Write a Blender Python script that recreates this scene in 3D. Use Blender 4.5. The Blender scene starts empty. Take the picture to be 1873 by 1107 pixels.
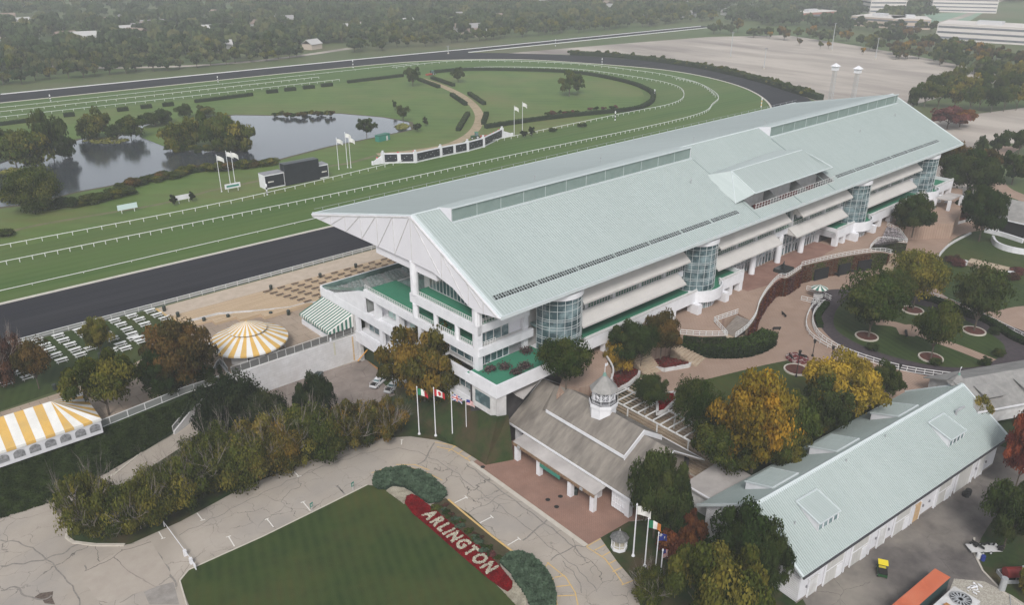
import bpy, bmesh, math, random
import numpy as np
from mathutils import Vector, Matrix
from mathutils.geometry import tessellate_polygon
R = math.radians
rng = np.random.default_rng(7)
random.seed(7)
scn = bpy.context.scene
col = scn.collection
# ------------------------------------------------------------------ camera model
F = 1480.; CX, CY = 936.5, 553.5; CAMH = 85.
pitch = math.atan((CY + 110.) / F)
az = math.atan2(2834 - CX, F / math.cos(pitch))
fw = np.array([math.cos(az) * math.cos(pitch), math.sin(az) * math.cos(pitch), -math.sin(pitch)])
rt = np.array([math.sin(az), -math.cos(az), 0.])
upv = np.cross(rt, fw)
CAM = np.array([0, 0, CAMH])
def ray(x, y): return fw + rt * (x - CX) / F + upv * (CY - y) / F
def G(x, y, z=0.):
    d = ray(x, y); t = (z - CAMH) / d[2]; p = CAM + d * t
    return (float(p[0]), float(p[1]), float(z))
def atX(x, y, X):
    d = ray(x, y); p = CAM + d * (X / d[0]); return (float(p[0]), float(p[1]), float(p[2]))
def atY(x, y, Y):
    d = ray(x, y); p = CAM + d * (Y / d[1]); return (float(p[0]), float(p[1]), float(p[2]))
def proj(p):
    v = np.array(p, float) - CAM; w = v @ fw
    return CX + F * (v @ rt) / w, CY - F * (v @ upv) / w, w
def gs(pts, z=0.): return [G(x, y, z)[:2] for x, y in pts]
def crop(ox, oy, s, pts): return [(ox + x / s, oy + y / s) for x, y in pts]
cam = bpy.data.cameras.new('camera'); co = bpy.data.objects.new('camera', cam); col.objects.link(co)
cam.sensor_width = 36; cam.lens = 36 * F / 1873.; cam.clip_start = 1; cam.clip_end = 9000
m = Matrix.Identity(4)
for i in range(3):
    m[i][0] = rt[i]; m[i][1] = upv[i]; m[i][2] = -fw[i]; m[i][3] = CAM[i]
co.matrix_world = m; scn.camera = co
# ------------------------------------------------------------------ materials
MATS = {}
def M(name, c1, c2=None, scale=.3, rough=.8, spec=.3, detail=5, stretch=(1, 1, 1), c3=None, scale3=.03, amt3=.6, metal=0.,
      bump=0., bscale=20., rot=0., lo=.35, hi=.65, cracks=None, crackcol=(.02, .02, .02), crackw=.012, brick=None, wave=None, rnd=0.):
    if name in MATS: return MATS[name]
    mt = bpy.data.materials.new(name); mt.use_nodes = True; MATS[name] = mt
    nt = mt.node_tree; N = nt.nodes; Lk = nt.links
    b = N['Principled BSDF']; b.inputs['Roughness'].default_value = rough
    b.inputs['Specular IOR Level'].default_value = spec; b.inputs['Metallic'].default_value = metal
    geo = N.new('ShaderNodeNewGeometry'); mp = N.new('ShaderNodeMapping')
    mp.inputs['Rotation'].default_value = (0, 0, rot); mp.inputs['Scale'].default_value = stretch
    mp.vector_type = 'POINT'
    Lk.new(geo.outputs['Position'], mp.inputs['Vector'])
    vec = mp.outputs['Vector']
    def noise(sc, det=detail, v=vec):
        n = N.new('ShaderNodeTexNoise'); n.inputs['Scale'].default_value = sc; n.inputs['Detail'].default_value = det
        n.inputs['Roughness'].default_value = .6
        Lk.new(v, n.inputs['Vector']); return n.outputs['Fac']
    def ramp(fac, a, bb):
        r = N.new('ShaderNodeMapRange'); r.inputs['From Min'].default_value = a; r.inputs['From Max'].default_value = bb
        Lk.new(fac, r.inputs['Value']); return r.outputs['Result']
    def mix(fac, A, B):
        mx = N.new('ShaderNodeMix'); mx.data_type = 'RGBA'
        for s, v in ((0, fac), (6, A), (7, B)):
            if hasattr(v, 'links'): Lk.new(v, mx.inputs[s])
            else: mx.inputs[s].default_value = v if s == 0 else (*v, 1)
        return mx.outputs[2]
    c = c1
    if c2 is not None: c = mix(ramp(noise(scale), lo, hi), c1, c2)
    if c3 is not None:
        f = ramp(noise(scale3, 6), .45, .7)
        mm = N.new('ShaderNodeMath'); mm.operation = 'MULTIPLY'; mm.inputs[1].default_value = amt3; Lk.new(f, mm.inputs[0])
        c = mix(mm.outputs[0], c, c3)
    if wave:   # (scale, strength, colour, axis)
        w = N.new('ShaderNodeTexWave'); w.inputs['Scale'].default_value = wave[0]; w.bands_direction = wave[3]
        w.inputs['Distortion'].default_value = wave[4] if len(wave) > 4 else .4; w.inputs['Detail'].default_value = 2
        Lk.new(vec, w.inputs['Vector'])
        mm = N.new('ShaderNodeMath'); mm.operation = 'MULTIPLY'; mm.inputs[1].default_value = wave[1]; Lk.new(w.outputs['Fac'], mm.inputs[0])
        c = mix(mm.outputs[0], c, wave[2])
    if brick:  # (scale, mortar colour, size)
        bt = N.new('ShaderNodeTexBrick'); bt.inputs['Scale'].default_value = brick[0]
        bt.inputs['Mortar Size'].default_value = brick[2]; bt.inputs['Mortar'].default_value = (1, 1, 1, 1)
        bt.inputs['Color1'].default_value = (0, 0, 0, 1); bt.inputs['Color2'].default_value = (0, 0, 0, 1)
        if len(brick) > 3:
            bt.inputs['Brick Width'].default_value = brick[3]; bt.inputs['Row Height'].default_value = brick[4]
        if len(brick) > 5:
            sp = N.new('ShaderNodeSeparateXYZ'); cb = N.new('ShaderNodeCombineXYZ'); Lk.new(vec, sp.inputs[0])
            Lk.new(sp.outputs[0], cb.inputs[0]); Lk.new(sp.outputs[2], cb.inputs[1]); Lk.new(cb.outputs[0], bt.inputs['Vector'])
        else: Lk.new(vec, bt.inputs['Vector'])
        c = mix(bt.outputs['Color'], c, brick[1])
    if cracks:
        for sc, wd, st in cracks:
            dn = N.new('ShaderNodeTexNoise'); dn.inputs['Scale'].default_value = sc * 1.3; dn.inputs['Detail'].default_value = 6
            Lk.new(vec, dn.inputs['Vector'])
            va = N.new('ShaderNodeVectorMath'); va.operation = 'SCALE'; va.inputs['Scale'].default_value = st / sc
            Lk.new(dn.outputs['Color'], va.inputs[0])
            ad = N.new('ShaderNodeVectorMath'); Lk.new(vec, ad.inputs[0]); Lk.new(va.outputs[0], ad.inputs[1])
            vo = N.new('ShaderNodeTexVoronoi'); vo.feature = 'DISTANCE_TO_EDGE'; vo.inputs['Scale'].default_value = sc
            vo.voronoi_dimensions = '2D'
            Lk.new(ad.outputs[0], vo.inputs['Vector'])
            f = ramp(vo.outputs['Distance'], wd * sc, wd * sc * .3)
            g = ramp(noise(sc * .5, 3), .44, .62)
            mm = N.new('ShaderNodeMath'); mm.operation = 'MULTIPLY'; Lk.new(f, mm.inputs[0]); Lk.new(g, mm.inputs[1])
            c = mix(mm.outputs[0], c, crackcol)
    if rnd:
        oi = N.new('ShaderNodeObjectInfo'); hs = N.new('ShaderNodeHueSaturation')
        r = N.new('ShaderNodeMapRange'); r.inputs['To Min'].default_value = 1 - rnd; r.inputs['To Max'].default_value = 1 + rnd
        Lk.new(oi.outputs['Random'], r.inputs['Value']); Lk.new(r.outputs['Result'], hs.inputs['Value'])
        if hasattr(c, 'links'): Lk.new(c, hs.inputs['Color'])
        else: hs.inputs['Color'].default_value = (*c, 1)
        c = hs.outputs['Color']
    if hasattr(c, 'links'): Lk.new(c, b.inputs['Base Color'])
    else: b.inputs['Base Color'].default_value = (*c, 1)
    if bump:
        bp = N.new('ShaderNodeBump'); bp.inputs['Strength'].default_value = bump; bp.inputs['Distance'].default_value = .1
        Lk.new(noise(bscale, 3), bp.inputs['Height']); Lk.new(bp.outputs['Normal'], b.inputs['Normal'])
    return mt
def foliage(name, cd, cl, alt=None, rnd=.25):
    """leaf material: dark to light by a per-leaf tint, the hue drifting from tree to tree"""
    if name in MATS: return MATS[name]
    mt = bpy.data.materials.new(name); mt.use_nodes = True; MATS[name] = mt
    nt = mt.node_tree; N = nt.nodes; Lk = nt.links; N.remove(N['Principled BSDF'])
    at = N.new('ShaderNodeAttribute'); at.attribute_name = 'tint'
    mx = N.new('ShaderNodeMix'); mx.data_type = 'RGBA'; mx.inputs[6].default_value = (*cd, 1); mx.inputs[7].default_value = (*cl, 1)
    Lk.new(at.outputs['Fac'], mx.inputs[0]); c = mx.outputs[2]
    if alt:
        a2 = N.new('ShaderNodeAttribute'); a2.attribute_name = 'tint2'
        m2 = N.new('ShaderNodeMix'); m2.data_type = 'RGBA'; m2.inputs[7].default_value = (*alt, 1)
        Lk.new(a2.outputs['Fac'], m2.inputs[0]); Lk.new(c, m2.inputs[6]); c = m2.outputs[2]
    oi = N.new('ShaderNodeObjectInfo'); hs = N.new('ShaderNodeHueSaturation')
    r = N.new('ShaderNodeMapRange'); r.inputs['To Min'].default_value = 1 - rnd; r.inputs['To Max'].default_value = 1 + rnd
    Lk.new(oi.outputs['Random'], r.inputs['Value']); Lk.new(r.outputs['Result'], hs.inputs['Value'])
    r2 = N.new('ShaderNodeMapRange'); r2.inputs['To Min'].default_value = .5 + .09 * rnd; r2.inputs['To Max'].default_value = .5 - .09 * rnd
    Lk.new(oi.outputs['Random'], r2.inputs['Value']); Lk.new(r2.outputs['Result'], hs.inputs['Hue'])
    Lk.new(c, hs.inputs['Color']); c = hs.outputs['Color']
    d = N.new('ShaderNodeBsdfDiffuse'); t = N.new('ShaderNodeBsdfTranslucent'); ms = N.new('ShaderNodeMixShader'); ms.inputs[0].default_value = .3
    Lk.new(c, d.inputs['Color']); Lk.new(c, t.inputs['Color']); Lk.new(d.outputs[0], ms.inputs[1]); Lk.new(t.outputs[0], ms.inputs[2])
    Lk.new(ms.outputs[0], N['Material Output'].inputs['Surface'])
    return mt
def glass(name, c=(.05, .09, .1), rough=.08, var=(.2, .27, .28)):
    return M(name, c, var, scale=.35, rough=rough, spec=.8, lo=.45, hi=.62)

grassA = M('lawn_grass', (.014, .031, .003), (.029, .051, .006), scale=.25, detail=10, c3=(.072, .068, .016), scale3=.05, amt3=.8, bump=.4, bscale=6, rot=R(20), wave=(.2, .55, (.038, .060, .012), 'X', 1.2))
grassT = M('turf_course_grass', (.038, .084, .010), (.060, .116, .016), scale=.15, detail=9, stretch=(.12, 1, 1), c3=(.095, .118, .030), scale3=.05, amt3=.75, wave=(.085, .45, (.072, .125, .028), 'Y', 1.2), lo=.3, hi=.7)
grassI = M('infield_grass', (.058, .106, .018), (.088, .140, .026), scale=.06, detail=9, c3=(.135, .130, .045), scale3=.02, amt3=.8, wave=(.06, .4, (.095, .155, .035), 'DIAGONAL', 1.5))
grassF = M('outer_grass', (.050, .085, .022), (.072, .100, .030), scale=.02, detail=8, c3=(.12, .105, .06), scale3=.008, amt3=.8)
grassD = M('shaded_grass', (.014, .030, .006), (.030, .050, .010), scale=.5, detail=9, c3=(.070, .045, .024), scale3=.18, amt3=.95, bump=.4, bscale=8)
darkL = 0
palePole = M('grey_glazing_bar', (.50, .53, .53), rough=.5)
ivyG = M('ivy_ground', (.012, .026, .009), (.028, .046, .014), scale=3.5, lo=.4, hi=.6, c3=(.030, .040, .014), scale3=.3, bump=.8, bscale=5)
mulch = M('mulch', (.055, .022, .014), (.11, .035, .025), scale=3, bump=.5, bscale=8)
mulchB = M('bark_mulch', (.045, .028, .018), (.075, .045, .030), scale=3)
road = M('old_concrete_road', (.325, .285, .24), (.39, .345, .295), scale=.12, rough=.9, c3=(.27, .25, .23), scale3=.07, amt3=.7, detail=9,
         cracks=[(.10, .085, 1.1), (.27, .05, 1.1)], crackcol=(.10, .09, .08), bump=.15, bscale=4)
roadS = M('smooth_patch_concrete', (.34, .295, .25), (.38, .335, .285), scale=.4, rough=.9, cracks=[(.1, .1, .4)], crackcol=(.14, .12, .11))
lotA = M('service_lot_asphalt', (.20, .165, .145), (.26, .22, .195), scale=.35, c3=(.12, .10, .09), scale3=.12, rough=.9, cracks=[(.2, .08, .5)], crackcol=(.07, .06, .055))
yardA = M('yard_asphalt', (.085, .076, .072), (.155, .138, .127), scale=.22, detail=10, c3=(.26, .235, .20), scale3=.09, amt3=.85, rough=.92, cracks=[(.15, .05, .9)], crackcol=(.05, .045, .04))
farLot = M('far_parking_asphalt', (.31, .272, .238), (.41, .365, .318), scale=.05, detail=9, stretch=(1, .28, 1), rot=az - R(90), lo=.4, hi=.6, c3=(.17, .145, .135), scale3=.02, amt3=.85, rough=.95)
pathP = M('path_paving', (.30, .26, .23), (.36, .31, .27), scale=.5, rough=.9)
brickR = M('red_brick_court', (.255, .145, .108), (.31, .185, .14), scale=.35, rough=.9, brick=(1.1, (.17, .105, .085), .02), c3=(.20, .125, .10), scale3=.2, detail=8)
brickP = M('promenade_brick', (.29, .205, .155), (.36, .26, .20), scale=.4, rough=.9, brick=(.55, (.24, .16, .125), .02), c3=(.25, .185, .145), scale3=.1)
brickD = M('dark_plaza_brick', (.21, .115, .09), (.27, .16, .125), scale=.4, rough=.9, c3=(.17, .10, .08), scale3=.12)
plazaC = M('tent_plaza_concrete', (.30, .235, .18), (.36, .29, .225), scale=.25, rough=.9, brick=(.25, (.18, .14, .11), .012, .8, .8), c3=(.22, .17, .13), scale3=.12)
apronM = M('apron_planks', (.42, .315, .205), (.49, .37, .25), scale=.8, stretch=(.15, 1, 1), rough=.85)
apronC = M('apron_concrete', (.40, .33, .26), (.47, .39, .31), scale=.5, rough=.9)
dirtT = M('black_track_dirt', (.011, .0115, .016), (.024, .0245, .031), scale=.35, detail=10, stretch=(.06, 1, 1), rough=1, spec=.1, wave=(.35, .35, (.040, .040, .047), 'Y', .8), c3=(.045, .044, .046), scale3=.12, amt3=.4)
ringT = M('walking_ring_rubber', (.042, .034, .040), (.065, .052, .056), scale=1.2, rough=.95)
waterM = M('pond_water', (.030, .036, .045), (.04, .046, .055), scale=.1, rough=.11, spec=.9, bump=.12, bscale=1.2)
white = M('white_paint', (.70, .70, .72), (.62, .62, .64), scale=.6, rough=.55)
whiteD = M('weathered_white', (.60, .595, .59), (.46, .45, .445), scale=.8, rough=.7, c3=(.42, .40, .37), scale3=.3, amt3=.5)
whiteP = M('fascia_panel_white', (.68, .67, .70), (.64, .63, .66), scale=.15, rough=.45)
blockW = M('white_block_wall', (.62, .615, .62), (.55, .545, .55), scale=.8, rough=.8, c3=(.44, .42, .40), scale3=.25, amt3=.5, brick=(1., (.42, .41, .41), .012, 1.2, .6, 1))
mintR = M('mint_metal_roof', (.365, .415, .402), (.425, .475, .462), scale=.9, rough=.55, spec=.35, detail=8, stretch=(1.6, .07, .07), lo=.25, hi=.75, c3=(.34, .385, .372), scale3=.06, amt3=.4)
mintS = M('mint_seams_shade_tone', (.30, .352, .338), (.33, .38, .366), scale=.5, rough=.5)  # shade lines of the ribs put into a darker seam colour
mintE = M('mint_roof_trim', (.53, .575, .58), (.49, .54, .54), scale=.4, rough=.5)
mintV = M('monitor_screen_green', (.17, .225, .205), (.20, .255, .235), scale=.5, rough=.6)
shing = M('weathered_shingles', (.185, .165, .142), (.26, .232, .20), scale=.5, stretch=(.45, 2.2, 1), rough=.95, c3=(.105, .092, .082), scale3=.22, amt3=.8, detail=9, bump=.2, bscale=5)
shingG = M('grey_shingles', (.22, .215, .205), (.29, .28, .265), scale=.8, rough=.95, c3=(.16, .155, .15), scale3=.3)
flatR = M('flat_grey_roof', (.36, .335, .32), (.46, .43, .41), scale=.3, rough=.9, c3=(.24, .22, .21), scale3=.12)
greenF = M('green_deck_carpet', (.034, .175, .105), (.044, .20, .12), scale=.5, rough=.95, c3=(.034, .17, .10), scale3=.2)
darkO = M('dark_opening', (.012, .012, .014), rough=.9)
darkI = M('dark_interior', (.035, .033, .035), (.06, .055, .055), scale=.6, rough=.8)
glassD = glass('window_glass')
glassG = glass('tower_glass', (.045, .075, .085), .06, (.19, .26, .275))
glassT = glass('teal_rail_glass', (.10, .17, .155), .15, (.16, .25, .23))
curtain = M('teal_curtain', (.32, .44, .41), (.42, .53, .50), scale=2.5, stretch=(4, 4, .2), rough=.6)
greyD = M('grey_roller_door', (.20, .20, .215), (.23, .23, .245), scale=1, rough=.5)
canopyM = M('canopy_fabric', (.52, .50, .475), (.46, .44, .42), scale=.25, rough=.75, c3=(.46, .45, .42), scale3=.3, amt3=.5)
yellow = M('tent_yellow', (.62, .39, .11), (.54, .33, .09), scale=.5, rough=.75, c3=(.46, .33, .14), scale3=.35, amt3=.6)
tentW = M('tent_white', (.70, .69, .66), (.64, .63, .60), scale=.5, rough=.75, c3=(.54, .53, .49), scale3=.35, amt3=.5)
awnG = M('awning_green', (.045, .15, .11), rough=.6)
railW = M('white_rail', (.68, .68, .67), rough=.5)
galv = M('galvanised_steel', (.38, .39, .40), (.45, .46, .47), scale=2, rough=.45, metal=.3)
benchM = M('brown_bench', (.060, .034, .022), (.085, .048, .032), scale=2, rough=.7)
binM = M('dark_bin', (.025, .035, .030), rough=.5)
tableW = M('table_white', (.66, .66, .64), rough=.6)
blackS = M('black_screen', (.016, .018, .024), (.022, .025, .032), scale=.5, rough=.4)
barkM = M('tree_bark', (.075, .058, .045), (.11, .09, .07), scale=3, rough=.95)
barkG = M('bare_grey_twigs', (.20, .17, .15), (.27, .235, .21), scale=3, rough=.95)
stoneC = M('kerb_concrete', (.44, .40, .34), (.50, .46, .40), scale=1, rough=.9)
kerbY = M('yellow_line', (.62, .40, .12), (.50, .36, .18), scale=1.5, rough=.8)
lineW = M('white_line', (.72, .70, .66), (.60, .57, .53), scale=1.5, rough=.8)
pebble = M('pebbles', (.42, .39, .33), (.30, .275, .235), scale=5, lo=.45, hi=.55, rough=.9, bump=.6, bscale=6)
redM = M('red_paint', (.42, .02, .03), rough=.4); blueM = M('blue_paint', (.02, .035, .20), rough=.5)
greenM = M('green_paint', (.02, .17, .08), rough=.5); orangeM = M('orange_paint', (.60, .22, .06), rough=.5)
blackM = M('black_rubber', (.018, .018, .018), rough=.7); silver = M('silver_car_paint', (.55, .56, .57), rough=.3, spec=.6, metal=.2)
signG = M('green_sign', (.04, .20, .15), rough=.5); bronze = M('dark_bronze', (.035, .04, .04), rough=.4, metal=.5)
rust = M('rust', (.30, .13, .04), (.40, .22, .08), scale=2, rough=.8)
lineC = M('fence_mesh', (.20, .21, .20), rough=.7)
# ------------------------------------------------------------------ mesh builder
class MB:
    def __init__(s): s.v = []; s.f = []; s.mi = []; s.cur = 0
    def m(s, i): s.cur = i; return s
    def face(s, pts):
        n = len(s.v); s.v += [tuple(map(float, p)) for p in pts]; s.f.append(tuple(range(n, n + len(pts)))); s.mi.append(s.cur); return s
    def box(s, x0, y0, z0, x1, y1, z1):
        n = len(s.v); s.v += [(x, y, z) for z in (z0, z1) for x, y in ((x0, y0), (x1, y0), (x1, y1), (x0, y1))]
        for q in ((3, 2, 1, 0), (4, 5, 6, 7), (0, 1, 5, 4), (1, 2, 6, 5), (2, 3, 7, 6), (3, 0, 4, 7)):
            s.f.append(tuple(n + i for i in q)); s.mi.append(s.cur)
        return s
    def obox(s, a, b, w, h, z0=None):
        """box along a->b (3D points at base), width w, height h"""
        a = Vector(a); b = Vector(b); d = (b - a); t = Vector((-d.y, d.x, 0))
        t = t.normalized() * w / 2 if t.length > 1e-6 else Vector((w / 2, 0, 0)); u = Vector((0, 0, h))
        n = len(s.v); s.v += [tuple(p) for p in (a - t, b - t, b + t, a + t, a - t + u, b - t + u, b + t + u, a + t + u)]
        for q in ((3, 2, 1, 0), (4, 5, 6, 7), (0, 1, 5, 4), (1, 2, 6, 5), (2, 3, 7, 6), (3, 0, 4, 7)):
            s.f.append(tuple(n + i for i in q)); s.mi.append(s.cur)
        return s
    def path(s, pts, w, h):
        for a, b in zip(pts, pts[1:]): s.obox(a, b, w, h)
        return s
    def cyl(s, cx, cy, z0, z1, r0, r1=None, n=12, cap=True, a0=0.):
        r1 = r0 if r1 is None else r1; k = len(s.v)
        for z, r in ((z0, r0), (z1, r1)):
            for i in range(n):
                a = a0 + 2 * math.pi * i / n; s.v.append((cx + r * math.cos(a), cy + r * math.sin(a), z))
        for i in range(n):
            j = (i + 1) % n; s.f.append((k + i, k + j, k + n + j, k + n + i)); s.mi.append(s.cur)
        if cap:
            s.f.append(tuple(k + n + i for i in range(n))); s.mi.append(s.cur)
            s.f.append(tuple(k + n - 1 - i for i in range(n))); s.mi.append(s.cur)
        return s
    def tube(s, a, b, r0, r1=None, n=5):
        a = Vector(a); b = Vector(b); r1 = r0 if r1 is None else r1; d = (b - a)
        if d.length < 1e-6: return s
        d.normalize(); x = d.orthogonal().normalized(); y = d.cross(x); k = len(s.v)
        for p, r in ((a, r0), (b, r1)):
            for i in range(n):
                t = 2 * math.pi * i / n; s.v.append(tuple(p + x * (r * math.cos(t)) + y * (r * math.sin(t))))
        for i in range(n):
            j = (i + 1) % n; s.f.append((k + i, k + j, k + n + j, k + n + i)); s.mi.append(s.cur)
        s.f.append(tuple(k + n + i for i in range(n))); s.mi.append(s.cur)
        s.f.append(tuple(k + n - 1 - i for i in range(n))); s.mi.append(s.cur)
        return s
    def prism(s, prof, axis, a0, a1):
        """closed profile extruded along axis 'x' (profile y,z) or 'y' (profile x,z)"""
        k = len(s.v); n = len(prof)
        for a in (a0, a1):
            for p, q in prof: s.v.append((a, p, q) if axis == 'x' else (p, a, q))
        for i in range(n):
            j = (i + 1) % n; s.f.append((k + i, k + j, k + n + j, k + n + i)); s.mi.append(s.cur)
        s.f.append(tuple(k + n + i for i in range(n))); s.mi.append(s.cur)
        s.f.append(tuple(k + n - 1 - i for i in range(n))); s.mi.append(s.cur)
        return s
    def poly(s, pts, z0, z1):
        """vertical extrusion of an outline"""
        tri = tessellate_polygon([[Vector((p[0], p[1], 0)) for p in pts]])
        k = len(s.v); n = len(pts)
        ar = sum(pts[i][0] * pts[(i + 1) % n][1] - pts[(i + 1) % n][0] * pts[i][1] for i in range(n))
        for z in (z0, z1): s.v += [(p[0], p[1], z) for p in pts]
        for t in tri:
            a, b, c = [pts[i] for i in t]
            cr = (b[0] - a[0]) * (c[1] - a[1]) - (b[1] - a[1]) * (c[0] - a[0])
            if cr < 0: t = t[::-1]
            s.f.append(tuple(k + n + i for i in t)); s.mi.append(s.cur)
            s.f.append(tuple(k + i for i in t[::-1])); s.mi.append(s.cur)
        for i in range(n):
            j = (i + 1) % n; q = (k + i, k + j, k + n + j, k + n + i)
            s.f.append(q if ar > 0 else q[::-1]); s.mi.append(s.cur)
        return s
    def mesh(s, name, mats):
        me = bpy.data.meshes.new(name); me.from_pydata(s.v, [], s.f)
        for mt in (mats if isinstance(mats, (list, tuple)) else [mats]): me.materials.append(mt)
        if any(s.mi): me.polygons.foreach_set('material_index', s.mi)
        me.update(); return me
    def build(s, name, mats, parent=None, label=None, cat=None, kind=None, group=None, smooth=False):
        me = s.mesh(name, mats)
        if smooth: me.polygons.foreach_set('use_smooth', [True] * len(me.polygons))
        o = bpy.data.objects.new(name, me); col.objects.link(o)
        if parent is not None: o.parent = parent
        return tag(o, label, cat, kind, group)
def tag(o, label=None, cat=None, kind=None, group=None):
    if label: o['label'] = label
    if cat: o['category'] = cat
    if kind: o['kind'] = kind
    if group: o['group'] = group
    return o
def thing(name, label, cat, loc=(0, 0, 0), rz=0, group=None, scale=None):
    o = bpy.data.objects.new(name, None); col.objects.link(o); o.location = loc; o.rotation_euler = (0, 0, rz); o.empty_display_size = .5
    if scale: o.scale = scale
    return tag(o, label, cat, None, group)
def dup(root, loc, rz=0, scale=None, label=None):
    r = root.copy(); col.objects.link(r); r.location = loc; r.rotation_euler = (0, 0, rz)
    if scale: r.scale = scale
    if label: r['label'] = label
    for ch in list(root.children):
        c = ch.copy(); col.objects.link(c); c.parent = r
        for g in ch.children:
            d = g.copy(); col.objects.link(d); d.parent = c
    return r
def sheet(name, pts, z, mat, label, cat, kind='structure'):
    n = len(pts); P3 = [Vector((p[0], p[1], 0)) for p in pts]; tri = tessellate_polygon([P3]); fs = []
    for t in tri:
        a, b, c = [pts[i] for i in t]
        cr = (b[0] - a[0]) * (c[1] - a[1]) - (b[1] - a[1]) * (c[0] - a[0])
        if abs(cr) > 1e-9: fs.append(tuple(t) if cr > 0 else tuple(t)[::-1])
    me = bpy.data.meshes.new(name); me.from_pydata([(p[0], p[1], z) for p in pts], [], fs); me.materials.append(mat); me.update()
    o = bpy.data.objects.new(name, me); col.objects.link(o); return tag(o, label, cat, kind)
def smooth(pts, n=6, closed=False):
    out = []; L = len(pts)
    rngi = range(L) if closed else range(L - 1)
    for i in rngi:
        g = (lambda k: pts[k % L]) if closed else (lambda k: pts[max(0, min(L - 1, k))])
        p0, p1, p2, p3 = g(i - 1), g(i), g(i + 1), g(i + 2)
        for k in range(n):
            t = k / n
            out.append(tuple(.5 * ((2 * b) + (-a + c) * t + (2 * a - 5 * b + 4 * c - d) * t * t + (-a + 3 * b - 3 * c + d) * t ** 3) for a, b, c, d in zip(p0, p1, p2, p3)))
    if not closed: out.append(tuple(pts[-1]))
    return out
def resample(pts, step):
    out = [Vector(pts[0])]; acc = 0.
    for a, b in zip(pts, pts[1:]):
        a = Vector(a); b = Vector(b); L = (b - a).length
        if L < 1e-6: continue
        t = step - acc
        while t <= L: out.append(a + (b - a) * (t / L)); t += step
        acc = (acc + L) % step
    return out
def fence(name, label, pts, h=1.1, step=3., rails=(1.,), pw=.12, rw=.1, mat=None, group=None, cat='rail', panel=None, kerb=None, lim=100, postname='post'):
    """rails along 3D points with every post its own part"""
    mat = mat or railW; pts = [Vector(p) for p in pts]
    root = thing(name, label, cat, pts[0], 0, group); o0 = pts[0]
    for f in rails:
        b = MB()
        for a, c in zip(pts, pts[1:]): b.obox(a - o0 + Vector((0, 0, h * f - rw)), c - o0 + Vector((0, 0, h * f - rw)), rw, rw)
        b.build('rail', mat, root)
    if panel:
        b = MB()
        for a, c in zip(pts, pts[1:]): b.obox(a - o0 + Vector((0, 0, .08)), c - o0 + Vector((0, 0, .08)), .03, h * .82)
        b.build('mesh_panel', panel, root)
    if kerb:
        b = MB().path([p - o0 for p in pts], kerb, .2); b.build('base', stoneC, root)
    ps = [p - o0 for p in resample(pts, step)]
    ps.sort(key=lambda p: (p + o0 - Vector(CAM)).length)
    pm = MB().box(-pw / 2, -pw / 2, 0, pw / 2, pw / 2, h * .97).mesh(postname, mat)
    for p in ps[:lim]:
        o = bpy.data.objects.new(postname, pm); col.objects.link(o); o.parent = root; o.location = p
    if len(ps) > lim:
        b = MB()
        for p in ps[lim:]: b.box(p.x - pw / 2, p.y - pw / 2, p.z, p.x + pw / 2, p.y + pw / 2, p.z + h * .97)
        b.build('far_posts', mat, root, kind='stuff')
    return root
def scatter(name, polys, n, mat, label, cat, z=0., size=.25, h=.3, kind='stuff', seed=1, parent=None, flat=.4, slope=None):
    """leaf-sized faces scattered over an outline (ground cover, flowers, juniper)"""
    r = np.random.default_rng(seed); P = np.array(polys); x0, y0 = P.min(0); x1, y1 = P.max(0); out = []
    px, py = P[:, 0], P[:, 1]; qx, qy = np.roll(px, -1), np.roll(py, -1)
    while len(out) < n:
        q = r.uniform((x0, y0), (x1, y1), (4 * n, 2))
        ins = np.zeros(len(q), bool)
        for a, b, c, d in zip(px, py, qx, qy):
            cond = (b > q[:, 1]) != (d > q[:, 1])
            if abs(d - b) < 1e-9: continue
            ins ^= cond & (q[:, 0] < (c - a) * (q[:, 1] - b) / (d - b) + a)
        out += list(q[ins])
    q = np.array(out[:n]); hh = r.uniform(0, 1, n) ** .7
    bumpy = .5 + .5 * np.sin(q[:, 0] * 1.9 + np.sin(q[:, 1] * 1.3) * 2) * np.cos(q[:, 1] * 1.7)
    zz = z + h * (.35 * hh + .65 * hh * bumpy)
    if slope: zz = zz + np.array([slope(a, b) for a, b in q])
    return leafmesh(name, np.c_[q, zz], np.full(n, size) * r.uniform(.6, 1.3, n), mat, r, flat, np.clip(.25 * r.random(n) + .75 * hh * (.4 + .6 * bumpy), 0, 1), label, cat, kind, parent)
def quads(c, sz, r, flat=.4, nrm=None, asp=.7):
    n = len(c); d = r.normal(size=(n, 3))
    if nrm is not None: d = nrm + d * flat
    else: d[:, 2] = np.abs(d[:, 2]) / max(flat, .05)
    d /= np.linalg.norm(d, axis=1)[:, None]
    a = np.cross(d, r.normal(size=(n, 3))); a /= np.linalg.norm(a, axis=1)[:, None]; b = np.cross(d, a)
    a = a * sz[:, None] * .5; b = b * sz[:, None] * .5 * asp
    return np.stack([c - a - b, c + a - b, c + a + b, c - a + b], 1).reshape(-1, 3)
def rawmesh(name, V, tint, mat, tint2=None):
    n = len(V) // 4; me = bpy.data.meshes.new(name); me.vertices.add(4 * n); me.vertices.foreach_set('co', V.astype(np.float32).ravel())
    me.loops.add(4 * n); me.loops.foreach_set('vertex_index', np.arange(4 * n, dtype=np.int32)); me.polygons.add(n)
    me.polygons.foreach_set('loop_start', np.arange(0, 4 * n, 4, dtype=np.int32)); me.update(calc_edges=True)
    at = me.attributes.new('tint', 'FLOAT', 'POINT'); at.data.foreach_set('value', np.repeat(tint, 4).astype(np.float32))
    if tint2 is not None:
        at = me.attributes.new('tint2', 'FLOAT', 'POINT'); at.data.foreach_set('value', np.repeat(tint2, 4).astype(np.float32))
    me.materials.append(mat); return me
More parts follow.
